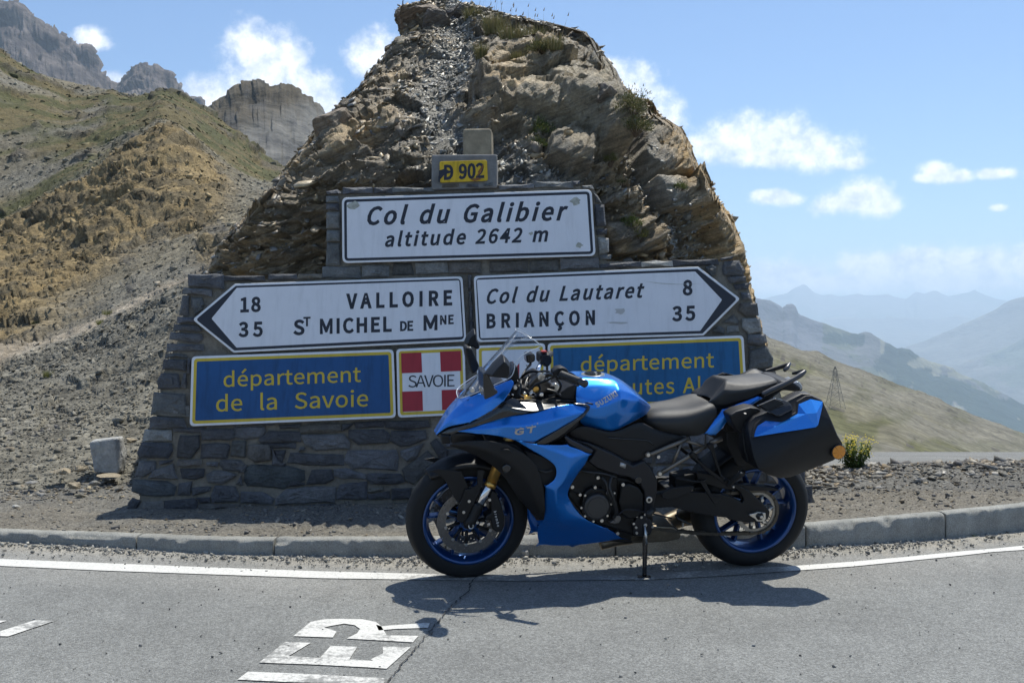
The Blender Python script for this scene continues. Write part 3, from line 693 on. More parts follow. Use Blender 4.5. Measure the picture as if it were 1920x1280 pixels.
# loose boulders on the summit and slope: things of their own
def thing_boulder(px, py, D, size, rot, col, seed, label, group=None, name='boulder', **k):
    o = boulder(name, P(px, py, D), size, rot, col, seed, **k); tag(o, label, 'boulder', group); return o
thing_boulder(784, 36, 11.1, (.29, .24, .16), (.1, -.15, 0), (.20, .145, .095), 401, 'broad orange-brown boulder perched on the left edge of the outcrop summit', sub=4)
thing_boulder(822, 44, 10.9, (.2, .2, .17), (0, .4, 0), (.15, .12, .09), 402, 'brown angular boulder in the middle of the three on the outcrop summit', sub=4)
thing_boulder(860, 28, 11.1, (.16, .17, .15), (0, .2, .3), (.13, .11, .09), 403, 'dark pointed boulder on the outcrop summit just left of the tall grass', sub=4)
thing_boulder(742, 92, 10.9, (.13, .12, .07), (0, -.2, 0), (.14, .115, .09), 404, 'small flat dark boulder jutting out just below the summit boulders')
thing_boulder(813, 228, 9.5, (.075, .06, .045), (0, .2, 0), (.24, .22, .19), 405, 'rounded pale grey stone lying alone in the dark scree left of the concrete post')
thing_boulder(860, 168, 9.9, (.05, .04, .05), (0, .2, 0), (.36, .23, .13), 406, 'small bright orange stone in the middle of the slaty gully')
# ================================================================ road, kerb, gravel
KX = np.array([-9, -6, -4.2, -3.05, -2.2, -1.55, -1.0, 0, .5, .95, 1.45, 2.0, 2.45, 3.08, 3.9, 5.2, 7.5])
KD = np.array([8.6, 7.2, 6.5, 6.1, 5.88, 5.72, 5.66, 5.64, 5.66, 5.73, 5.84, 5.98, 6.13, 6.40, 6.85, 7.8, 10])
KH = np.array([.03, .04, .05, .06, .075, .085, .095, .105, .11, .115, .125, .14, .15, .155, .15, .14, .1])
def kerbD(x): return np.interp(x, KXs, KDs)
def kerbH(x): return np.interp(x, KXs, KHs)
KXs = np.linspace(-9, 7.5, 400)
def smooth_interp(x, X, Y):
    m = np.gradient(Y, X); i = np.clip(np.searchsorted(X, x) - 1, 0, len(X) - 2); h = X[i + 1] - X[i]; t = (x - X[i]) / h
    return (2*t**3-3*t**2+1)*Y[i] + (t**3-2*t**2+t)*h*m[i] + (-2*t**3+3*t**2)*Y[i+1] + (t**3-t**2)*h*m[i+1]
KDs = smooth_interp(KXs, KX, KD); KHs = smooth_interp(KXs, KX, KH)

# asphalt
am, an, al, ab = mat_new('asphalt')
t = an.new('ShaderNodeTexCoord')
def tn(n_, l_, typ, scale, src, detail=4, rough=.6):
    x = n_.new(typ); x.inputs['Scale'].default_value = scale
    if typ == 'ShaderNodeTexNoise': x.inputs['Detail'].default_value = detail; x.inputs['Roughness'].default_value = rough
    l_.new(src, x.inputs['Vector']); return x
def mrange(n_, l_, src, a, b, c_, d): 
    m = n_.new('ShaderNodeMapRange'); m.inputs['From Min'].default_value = a; m.inputs['From Max'].default_value = b; m.inputs['To Min'].default_value = c_; m.inputs['To Max'].default_value = d
    l_.new(src, m.inputs[0]); return m.outputs[0]
def nmath(n_, l_, op, a, b):
    m = n_.new('ShaderNodeMath'); m.operation = op
    for i, v in enumerate((a, b)):
        if isinstance(v, (int, float)): m.inputs[i].default_value = v
        else: l_.new(v, m.inputs[i])
    return m.outputs[0]
v1 = tn(an, al, 'ShaderNodeTexVoronoi', 230, t.outputs['Object']); sp = an.new('ShaderNodeSeparateColor'); al.new(v1.outputs['Color'], sp.inputs[0])
g1_ = mrange(an, al, sp.outputs[0], 0, 1, .7, 1.3)
v1b = tn(an, al, 'ShaderNodeTexVoronoi', 110, t.outputs['Object']); spb = an.new('ShaderNodeSeparateColor'); al.new(v1b.outputs['Color'], spb.inputs[0])
g1b = mrange(an, al, spb.outputs[1], .0, 1, .8, 1.22)
g2_ = mrange(an, al, tn(an, al, 'ShaderNodeTexNoise', 1.1, t.outputs['Object'], 6, .65).outputs['Fac'], .3, .7, .82, 1.14)
g3_ = mrange(an, al, tn(an, al, 'ShaderNodeTexNoise', 9, t.outputs['Object'], 4).outputs['Fac'], .3, .7, .93, 1.07)
f_ = nmath(an, al, 'MULTIPLY', nmath(an, al, 'MULTIPLY', g1_, g1b), nmath(an, al, 'MULTIPLY', g2_, g3_))
# dusty sand towards the kerb comes in as an attribute
at = an.new('ShaderNodeAttribute'); at.attribute_name = 'Col'
vs = an.new('ShaderNodeVectorMath'); vs.operation = 'SCALE'; al.new(at.outputs['Color'], vs.inputs[0]); al.new(f_, vs.inputs['Scale'])
al.new(vs.outputs[0], ab.inputs['Base Color']); ab.inputs['Roughness'].default_value = .85; ab.inputs['Specular IOR Level'].default_value = .25
bu = an.new('ShaderNodeBump'); bu.inputs['Distance'].default_value = .004; al.new(v1.outputs['Distance'], bu.inputs['Height']); bu.invert = True; al.new(bu.outputs[0], ab.inputs['Normal'])
M_asph = am

gx_ = np.linspace(-9, 7.5, 500); s_ = np.linspace(0, 1, 160) ** 1.3
KDg = kerbD(gx_)
G = np.empty((500, 160, 3)); G[..., 0] = gx_[:, None]; G[..., 1] = (KDg + .02)[:, None] - s_[None, :] * (KDg + .02 + 6)[:, None]
dk = KDg[:, None] - G[..., 1]
gp = G.reshape(-1, 3)
nz1 = fbm(gp * np.array([1.2, 1.2, 1]), 4, 501).reshape(500, 160)
G[..., 2] = 0 * nz1 + .010 * sstep(.12, 0, dk)
sand = sstep(.34, .06, dk + .18 * nz1 + .05 * fbm(gp * 9, 3, 502).reshape(500, 160)) 
ac = np.empty(G.shape); ac[:] = (.228, .230, .218)
ac = lerp(ac, np.array([.35, .325, .275]), (sand * .9)[..., None])
ac = lerp(ac, np.array([.30, .288, .262]), (sstep(1.1, .35, dk + .3 * nz1) * .5 * (1 - sand))[..., None])
road = sheet('road', G, M_asph, ac)

# kerb: one stone after another, joints between
M_kerb, kn, kl, kb_ = mat_new('kerb_concrete')
t = kn.new('ShaderNodeTexCoord')
a_ = mrange(kn, kl, tn(kn, kl, 'ShaderNodeTexNoise', 5, t.outputs['Object'], 8, .7).outputs['Fac'], .3, .7, .7, 1.25)
b_ = mrange(kn, kl, tn(kn, kl, 'ShaderNodeTexNoise', 160, t.outputs['Object'], 3, .7).outputs['Fac'], .3, .7, .72, 1.3)
a_ = nmath(kn, kl, 'MULTIPLY', a_, mrange(kn, kl, tn(kn, kl, 'ShaderNodeTexNoise', 22, t.outputs['Object'], 6, .8).outputs['Fac'], .6, .72, 1, .72)); f_ = nmath(kn, kl, 'MULTIPLY', a_, b_)
vs = kn.new('ShaderNodeVectorMath'); vs.operation = 'SCALE'; vs.inputs[0].default_value = (.35, .345, .31); kl.new(f_, vs.inputs['Scale']); kl.new(vs.outputs[0], kb_.inputs['Base Color'])
kb_.inputs['Roughness'].default_value = .9
x = tn(kn, kl, 'ShaderNodeTexNoise', 110, t.outputs['Object'], 5, .8); bu = kn.new('ShaderNodeBump'); bu.inputs['Distance'].default_value = .012; kl.new(x.outputs['Fac'], bu.inputs['Height']); kl.new(bu.outputs[0], kb_.inputs['Normal'])
kerb = empty('kerb', (0, float(kerbD(0)), 0)); kerb['kind'] = 'structure'
arc = np.concatenate([[0], np.cumsum(np.hypot(np.diff(KXs), np.diff(KDs)))])
joints = [0]; rs = random.Random(4)
# joints seen in the photograph sit at these pixels
jx = [-8.6, -7.5, -6.4, -5.3, -4.2, -3.0, -2.06, -1.27, -.35, .55, 1.12, 1.62, 2.5, 3.5, 4.4, 5.4, 6.4, 7.4]
for a0, b0 in zip(jx[:-1], jx[1:]):
    if b0 - a0 < .3: continue
    nS = max(8, int((b0 - a0) / .012)); xs = np.linspace(a0 + .004, b0 - .004, nS)
    D0 = kerbD(xs); H0 = kerbH(xs); sd_ = rs.randint(0, 999)
    pr = []
    wob = .007 * vnoise(np.stack([xs * 14, xs * 0, xs * 0], 1), sd_) + .006 * vnoise(np.stack([xs * 45, xs * 0, xs * 0], 1), sd_ + 1)
    chip = .03 * np.clip(vnoise(np.stack([xs * 9, xs * 0, xs * 0], 1), sd_ + 2) - .2, 0, 1) + .012 * np.clip(vnoise(np.stack([xs * 31, xs * 0, xs * 0], 1), sd_ + 3) - .1, 0, 1)
    endr = .005 * np.exp(-((xs - a0) / .012) ** 2) + .005 * np.exp(-((b0 - xs) / .02) ** 2)
    ring = lambda dd, zz: np.stack([xs, D0 + dd, zz], 1)
    rings = [ring(.0 + endr, H0 * 0 - .12), ring(0 + wob * .4 + endr, H0 * .35), ring(.002 + wob * .6 + endr, H0 * .7), ring(.004 + wob + chip * .6 + endr, H0 - .008 - chip), ring(.008 + wob + chip + endr, H0 - .001 - chip * .5 - endr * .5),
             ring(.045 + 0 * xs, H0 + .1 * wob - endr * .6), ring(.09 + 0 * xs, H0 + .15 * wob - endr * .6), ring(.12 + wob, H0 - .003 - endr), ring(.13 + 0 * xs, H0 * 0 - .12)]
    Gk = np.stack(rings, 1); fk = grid_faces(nS, len(rings)); v = Gk.reshape(-1, 3); nr = len(rings)
    vv = v - np.array([0, float(kerbD(0)), 0])
    o = mesh_obj('kerb_stone', vv, fk, M_kerb, kerb)
    bm = bmesh.new(); bm.from_mesh(o.data); bm.verts.ensure_lookup_table()
    bm.faces.new([bm.verts[i] for i in range(nr)]); bm.faces.new([bm.verts[(nS - 1) * nr + i] for i in range(nr)][::-1])
    bm.to_mesh(o.data); bm.free()

# painted lines: sheets 4 mm above the asphalt
M_paint, pn, pl, pb = mat_new('worn_road_paint')
t = pn.new('ShaderNodeTexCoord')
wn = tn(pn, pl, 'ShaderNodeTexNoise', 42, t.outputs['Object'], 8, .75); wb = tn(pn, pl, 'ShaderNodeTexNoise', 4, t.outputs['Object'], 4, .6)
at = pn.new('ShaderNodeAttribute'); at.attribute_name = 'wear'
s1 = nmath(pn, pl, 'ADD', nmath(pn, pl, 'MULTIPLY', wn.outputs['Fac'], .7), nmath(pn, pl, 'MULTIPLY', wb.outputs['Fac'], .6)); s1 = nmath(pn, pl, 'SUBTRACT', s1, at.outputs['Fac'])
fac = mrange(pn, pl, s1, .33, .45, 0, 1)
v1 = tn(pn, pl, 'ShaderNodeTexVoronoi', 150, t.outputs['Object']); sp = pn.new('ShaderNodeSeparateColor'); pl.new(v1.outputs['Color'], sp.inputs[0]); gg = mrange(pn, pl, sp.outputs[0], 0, 1, .82, 1.1)
mxp = pn.new('ShaderNodeMix'); mxp.data_type = 'RGBA'; mxp.inputs['A'].default_value = (.24, .238, .224, 1); mxp.inputs['B'].default_value = (.60, .59, .55, 1); pl.new(fac, mxp.inputs['Factor'])
vs = pn.new('ShaderNodeVectorMath'); vs.operation = 'SCALE'; pl.new(mxp.outputs['Result'], vs.inputs[0]); pl.new(gg, vs.inputs['Scale']); pl.new(vs.outputs[0], pb.inputs['Base Color']); pb.inputs['Roughness'].default_value = .75
def groundpt(px, py, z=.004):
    D = (CAM_H - z) / ((py - HOR) / FOC); return Vector(((px - 960) / FOC * D, D, z))
def paint_poly(name, polys, wear=0, z=.004, hole=None):
    bm = bmesh.new()
    for pts in polys:
        vs_ = [bm.verts.new(groundpt(x, y, z)) for x, y in pts]; bm.faces.new(vs_)
    bmesh.ops.triangulate(bm, faces=bm.faces)
    for _ in range(3): bmesh.ops.subdivide_edges(bm, edges=[e for e in bm.edges if e.calc_length() > .05], cuts=1)
    bmesh.ops.triangulate(bm, faces=bm.faces); bmesh.ops.recalc_face_normals(bm, faces=bm.faces)
    if bm.faces[0].normal.z < 0: bmesh.ops.reverse_faces(bm, faces=bm.faces)
    me = bpy.data.meshes.new(name); bm.to_mesh(me); bm.free(); me.materials.append(M_paint)
    a = me.attributes.new('wear', 'FLOAT', 'POINT'); a.data.foreach_set('value', np.full(len(me.vertices), wear, np.float32))
    o = bpy.data.objects.new(name, me); COL.objects.link(o); o['kind'] = 'structure'; return o
# edge line: upper and lower edges in the photograph
ex = [-400, -150, 0, 200, 400, 600, 800, 960, 1100, 1208, 1350, 1490, 1600, 1700, 1800, 1860, 1920, 2150, 2500]
eu = [1028, 1038, 1047, 1055, 1063, 1070, 1075, 1077, 1076, 1074, 1068, 1060, 1052, 1043, 1033, 1028, 1022, 1000, 975]
ed = [1040, 1050, 1060, 1069, 1076, 1083, 1086, 1088, 1087, 1086, 1079, 1069, 1061, 1051, 1041, 1034, 1030, 1008, 983]
xx = np.linspace(-400, 2500, 500); uu = np.interp(xx, ex, eu); dd_ = np.interp(xx, ex, ed)
rows = []
for x, u_, d_ in zip(xx, uu, dd_): rows.append([groundpt(x, lerp(u_, d_, k), .004) for k in (0, .33, .67, 1)])
Gl = np.array([[list(v) for v in r] for r in rows])
wear = np.interp(xx, [-400, 400, 600, 760, 850, 1000, 1300, 1470, 1500, 2500], [.02, .05, .10, .2, .31, .36, .34, .3, -.06, -.06])
ol = mesh_obj('edge_line', Gl.reshape(-1, 3), grid_faces(500, 4), M_paint, attrs={'wear': np.repeat(wear, 4)}); ol['kind'] = 'structure'
# painted letters I E R, and the corner of another at the left edge
q = lambda L_: [(x / 2, 1000 + y / 2) for x, y in L_]
# R lying on its side: bowl, leg and stem
paint_poly('painted_letter', [q([(1100, 383), (1130, 358), (1165, 330), (1215, 350), (1262, 366), (1248, 388)]), q([(1165, 330), (1215, 320), (1280, 318), (1290, 336), (1240, 345), (1215, 350)]),
    q([(1280, 318), (1360, 320), (1410, 330), (1430, 346), (1350, 356), (1330, 342), (1290, 336)]), q([(1350, 356), (1430, 346), (1450, 380), (1570, 382), (1548, 406), (1300, 392), (1340, 372)]),
    q([(1410, 340), (1430, 346), (1480, 342), (1612, 333), (1605, 352), (1480, 356), (1420, 362)])], .17)
paint_poly('painted_letter', [q([(1068, 405), (1165, 408), (1082, 458), (1200, 464), (1190, 490), (972, 482)]), q([(1240, 420), (1340, 423), (1310, 470), (1400, 476), (1380, 500), (1190, 490), (1200, 464)]), q([(1435, 422), (1540, 425), (1450, 505), (1380, 500), (1400, 476), (1390, 470), (1436, 448)])], .23)
paint_poly('painted_letter', [q([(930, 516), (1090, 522), (1440, 540), (1440, 562), (1100, 556), (890, 546)])], .21)
paint_poly('painted_letter', [q([(0, 383), (30, 384), (204, 326), (130, 324), (0, 365)])], .18)
paint_poly('painted_letter', [q([(-60, 325), (26, 325), (-20, 340), (-60, 340)])], .04)
# the long crack that crosses the road
ck = [(905, 1068), (885, 1090), (878, 1105), (858, 1125), (842, 1140), (828, 1158), (808, 1180), (795, 1195), (780, 1215), (765, 1228), (748, 1250), (730, 1275), (716, 1300), (690, 1340), (650, 1400)]
rs = random.Random(8); pts = []
for (x0, y0), (x1, y1) in zip(ck[:-1], ck[1:]):
    for k in range(6):
        t_ = k / 6; pts.append((lerp(x0, x1, t_) + rs.uniform(-3, 3), lerp(y0, y1, t_) + rs.uniform(-1, 1), rs.uniform(1.0, 4.2)))
vs_ = []
for x, y, w_ in pts: vs_ += [groundpt(x - w_ / 2, y, .0065), groundpt(x + w_ / 2, y, .0065)]
fs = [(2 * i, 2 * i + 1, 2 * i + 3, 2 * i + 2) for i in range(len(pts) - 1)]
ocr = mesh_obj('road_crack', vs_, fs, simple('crack_tar', (.045, .043, .04), .95, var=.4, vscale=30)); ocr['kind'] = 'structure'
ocr.data.flip_normals() if ocr.data.polygons[0].normal.z < 0 else None

# gravel pad behind the kerb
M_gravel = earth('gravel_ground', ((1.2, .15), (9, .22), (50, .3)), ((25, .02), (120, .008)), .9, .2, vor=90, grainvar=.35)
def pad_z(x, y):
    k = kerbH(x); t = np.clip((y - kerbD(x) - .12) / 3.4, 0, 1)
    base = k * (1 - t) + t * np.where(x > 1.5, .02, .16)
    hump = .10 * np.exp(-((y - 8.0) / .75) ** 2) * sstep(1.6, 3.2, x)
    left = .28 * sstep(7.6, 10, y) * sstep(0, -2, x)
    return base - .012 + hump + left
gx_ = np.linspace(-8, 7.3, 640); t_ = np.linspace(0, 1, 260)
G = np.empty((640, 260, 3)); G[..., 0] = gx_[:, None]; y0 = kerbD(gx_) + .118; G[..., 1] = y0[:, None] + (9.75 - y0)[:, None].clip(.5) * t_[None, :]
gp = G.reshape(-1, 3)
G[..., 2] = pad_z(G[..., 0], G[..., 1]) + (.02 * fbm(gp * 1.6, 4, 510) + .012 * fbm(gp * 14, 3, 511)).reshape(640, 260) * sstep(0, .25, G[..., 1] - y0[:, None])
bank = sstep(1.8, 2.6, gx_)[:, None] * sstep(9.0, 9.65, G[..., 1]); G[..., 2] -= bank * .15
gc = np.empty(G.shape); gc[:] = (.178, .162, .132)
ng = fbm(gp * np.array([.9, 1.6, 1]), 4, 512).reshape(640, 260)
gc = lerp(gc, np.array([.158, .152, .135]), sstep(-.1, .3, ng + .4 * sstep(6.8, 7.8, G[..., 1]) - .1)[..., None])
PAD = G; sheet('gravel_verge', G, M_gravel, gc)

# the pass road beyond, dropping away to the right
zr = lambda D: -.01 - .44 * np.clip((D - 9.55) / 5, 0, 2) ** 1.15
xs = np.linspace(1.6, 16, 60); ds = np.linspace(9.55, 14.8, 30)
G = np.empty((60, 30, 3)); G[..., 0] = xs[:, None]; G[..., 1] = ds[None, :] + .0 * xs[:, None]; G[..., 2] = zr(G[..., 1])
rc = np.empty(G.shape); rc[:] = (.21, .211, .20)
sheet('road', G, M_asph, rc)
vs_ = []
for x in np.linspace(3.9, 7.2, 40):
    D = 9.62 - .12 * (x - 3.9) * 0 ; D = np.interp(x, [3.9, 4.75, 7.2], [9.95, 9.45 + .25, 9.5 + .1])
    vs_ += [(x, D, float(zr(D)) + .006), (x, D + .13, float(zr(D + .13)) + .006)]
fs = [(2 * i, 2 * i + 1, 2 * i + 3, 2 * i + 2) for i in range(39)]
ol = mesh_obj('edge_line', vs_, fs, M_paint, attrs={'wear': np.zeros(len(vs_))}); ol['kind'] = 'structure'
if ol.data.polygons[0].normal.z < 0: ol.data.flip_normals()
# falling ground past that road's edge and under everything
xs = np.concatenate([np.linspace(-60, -8, 20), np.linspace(-7, 20, 60), np.linspace(22, 140, 30)]); ds = np.concatenate([[-60, -20, -6, 0, 3, 5.5, 7, 9.2], np.linspace(9.9, 14.7, 6), [14.9, 15.6, 17, 20, 28, 45, 90]])
G = np.empty((len(xs), len(ds), 3)); G[..., 0] = xs[:, None]; G[..., 1] = ds[None, :]
z = np.where(ds < 9.4, -.12, np.where(ds < 14.85, zr(ds) - .06, zr(14.8) - .02 - (ds - 14.8) * .42))
G[..., 2] = z[None, :] + 0 * xs[:, None]
fall = np.clip(xs - 16, 0, None); G[..., 2] -= (fall * .35)[:, None]
gc = np.empty(G.shape); gc[:] = (.2, .18, .14)
sheet('ground', G, M_gravel, gc)
# ================================================================ the stone monument
WB = math.tan(R(8)); WY = 6.77; WZ = .104
def Wp(px, py, off=0.0):
    "point of the wall's battered face under a pixel; off = metres out towards the road"
    # ray (tx, 1, tz) * D ; plane: y = WY - off + (z - WZ) * WB
    tx = (px - 960) / FOC; tz = -(py - HOR) / FOC
    D = (WY - off + (CAM_H - WZ) * WB) / (1 - tz * WB)
    return Vector((tx * D, D, CAM_H + tz * D))
WN = Vector((0, -1, WB)).normalized()     # outward normal (faces the road)
MK = simple('slate_block', (.075, .08, .09), .72, bump=.9, bscale=28)
def stone_mat(name):
    m, n, l, b = mat_new(name)
    oi = n.new('ShaderNodeAttribute'); oi.attribute_name = 'Col'
    t = n.new('ShaderNodeTexCoord')
    a = mrange(n, l, tn(n, l, 'ShaderNodeTexNoise', 9, t.outputs['Object'], 8, .72).outputs['Fac'], .3, .7, .62, 1.45)
    c_ = mrange(n, l, tn(n, l, 'ShaderNodeTexNoise', 90, t.outputs['Object'], 4, .7).outputs['Fac'], .3, .7, .78, 1.25)
    v = n.new('ShaderNodeVectorMath'); v.operation = 'SCALE'; l.new(oi.outputs['Color'], v.inputs[0]); l.new(nmath(n, l, 'MULTIPLY', a, c_), v.inputs['Scale'])
    # pale lichen and quartz veins
    wv_ = tn(n, l, 'ShaderNodeTexNoise', 13, t.outputs['Object'], 9, .78); ve = mrange(n, l, wv_.outputs['Fac'], .62, .70, 0, .5)
    mxx = n.new('ShaderNodeMix'); mxx.data_type = 'RGBA'; l.new(ve, mxx.inputs['Factor']); l.new(v.outputs[0], mxx.inputs['A']); mxx.inputs['B'].default_value = (.27, .27, .25, 1)
    l.new(mxx.outputs['Result'], b.inputs['Base Color']); b.inputs['Roughness'].default_value = .7; b.inputs['Specular IOR Level'].default_value = .4
    mp = n.new('ShaderNodeMapping'); mp.inputs['Scale'].default_value = (1, 1, 2.6); l.new(t.outputs['Object'], mp.inputs[0])
    x = n.new('ShaderNodeTexNoise'); x.inputs['Scale'].default_value = 16; x.inputs['Detail'].default_value = 8; x.inputs['Roughness'].default_value = .72; l.new(mp.outputs[0], x.inputs['Vector'])
    u = n.new('ShaderNodeBump'); u.inputs['Distance'].default_value = .03; l.new(x.outputs['Fac'], u.inputs['Height']); l.new(u.outputs[0], b.inputs['Normal'])
    return m
M_wstone = stone_mat('wall_stone')
M_mortar = earth('mortar', ((6, .25), (40, .25)), ((30, .012), (150, .004)), .95, .1)
wall = empty('stone_wall', Wp(880, 945)); wall.location.z = WZ
tag(wall, 'dark slate rubble monument wall carrying the pass signs, stepped up in the middle', 'stone wall')
WO = Vector(wall.location)
def wall_mesh(name, verts, faces, mat, parent, col=None, smooth=False):
    v = np.array([list(Vector(p_) - WO) for p_ in verts])
    o = mesh_obj(name, [tuple(q) for q in v], faces, mat, parent, smooth)
    if col is not None:
        me = o.data; a = me.color_attributes.new('Col', 'FLOAT_COLOR', 'POINT'); k = np.ones((len(verts), 4), np.float32); k[:, :3] = col; a.data.foreach_set('color', k.ravel())
    return o
# core with mortar face, recessed 12 mm
outl = [(262, 965), (262, 900), (286, 830), (306, 700), (333, 640), (350, 560), (356, 523), (612, 523), (616, 358), (808, 356), (812, 346), (1110, 349), (1128, 380), (1138, 490), (1382, 490), (1398, 520), (1420, 600), (1446, 680), (1470, 760), (1500, 880), (1528, 940), (1530, 965)]
fr = [Wp(x, y, -.014) for x, y in outl]; bk = [Vector((v.x, v.y + .62 - max(0, (v.z - WZ)) * .12, v.z)) for v in fr]
nO = len(outl)
# fine grid for the face: use triangulated ngon with bumps
o = wall_mesh('mortar_core', fr + bk, [tuple(range(nO))[::-1], tuple(range(nO, 2 * nO))] + [(i, (i + 1) % nO, nO + (i + 1) % nO, nO + i) for i in range(nO)], M_mortar, wall, (.23, .208, .17))
bm = bmesh.new(); bm.from_mesh(o.data); bmesh.ops.recalc_face_normals(bm, faces=bm.faces); bm.to_mesh(o.data); bm.free()
D1 = (.125, .128, .134); D2 = (.098, .10, .106); G1 = (.15, .155, .15); G2 = (.24, .24, .225); LT = (.29, .285, .26); BR = (.17, .15, .115)
rsW = random.Random(12)
def stone(poly, col=None, depth=.16, proud=None, deep=None):
    "one stone of the wall: irregular outline, rounded arris, hewn face"
    cxp = sum(p_[0] for p_ in poly) / len(poly); cyp = sum(p_[1] for p_ in poly) / len(poly)
    # subdivide edges with jitter
    pts = []
    n_ = len(poly)
    for i in range(n_):
        x0, y0 = poly[i]; x1, y1 = poly[(i + 1) % n_]; Lg = math.hypot(x1 - x0, y1 - y0)
        k = max(1, int(Lg / 16))
        for j in range(k):
            t = j / k; jt = 1.1
            pts.append((lerp(x0, x1, t) + rsW.uniform(-jt, jt), lerp(y0, y1, t) + rsW.uniform(-jt, jt)))
    pr = rsW.uniform(.010, .026) if proud is None else proud
    col = col or rsW.choice([D1, D1, D2, D2, (.14, .14, .14), (.105, .107, .118), (.145, .135, .12)])
    kf = rsW.uniform(.72, 1.35); col = [c_ * kf for c_ in col]
    sh = lambda f, off: [Wp(cxp + (x - cxp) * f, cyp + (y - cyp) * f, off) for x, y in pts]
    m_ = min(max(p_[0] for p_ in poly) - min(p_[0] for p_ in poly), max(p_[1] for p_ in poly) - min(p_[1] for p_ in poly))
    ins = 1 - 2.6 / max(m_ * .5, 6); ins2 = 1 - 7.5 / max(m_ * .5, 11)
    V = []; F = []
    n_ = len(pts); gr_ = 1 + .5 / max(m_ * .5, 8)
    for ring in (sh(gr_, -depth), sh(gr_, pr - .016), sh(ins * gr_, pr - .003)): V += ring
    r3 = [Wp(cxp + (x - cxp) * ins2, cyp + (y - cyp) * ins2, pr + rsW.uniform(-.003, .007)) for x, y in pts]; V += r3
    tl = (rsW.uniform(-.006, .006), rsW.uniform(-.006, .006))
    r4 = [Wp(cxp + (x - cxp) * .42, cyp + (y - cyp) * .42, pr + rsW.uniform(-.002, .012)) for x, y in pts]; V += r4
    V.append(Wp(cxp, cyp, pr + rsW.uniform(0, .012)))
    for r_ in range(4):
        for i in range(n_):
            a = r_ * n_ + i; b_ = r_ * n_ + (i + 1) % n_
            F.append((a, b_, b_ + n_, a + n_))
    for i in range(n_): F.append((4 * n_ + i, 4 * n_ + (i + 1) % n_, 5 * n_))
    F.append(tuple(range(n_))[::-1])
    o = wall_mesh('stone', V, F, M_wstone, wall, col)
    bm = bmesh.new(); bm.from_mesh(o.data); bmesh.ops.recalc_face_normals(bm, faces=bm.faces); bm.to_mesh(o.data); bm.free()
    return o
A4 = lambda x, y: (220 + x / 3.097, 760 + y / 3.097)
A8 = lambda x, y: (x / 2.286, 500 + y / 2.286)
A2 = lambda x, y: (340 + x / 3.429, 480 + y / 3.429)
A3 = lambda x, y: (860 + x / 3.2, 470 + y / 3.2)
A1 = lambda x, y: (600 + x / 3.429, 230 + y / 3.429)
ST = []
def add(f, lst):
    for e_ in lst:
        p_, col = (e_, None) if not isinstance(e_, tuple) or not isinstance(e_[0], list) else e_
        ST.append(([f(*q_) for q_ in p_], col))
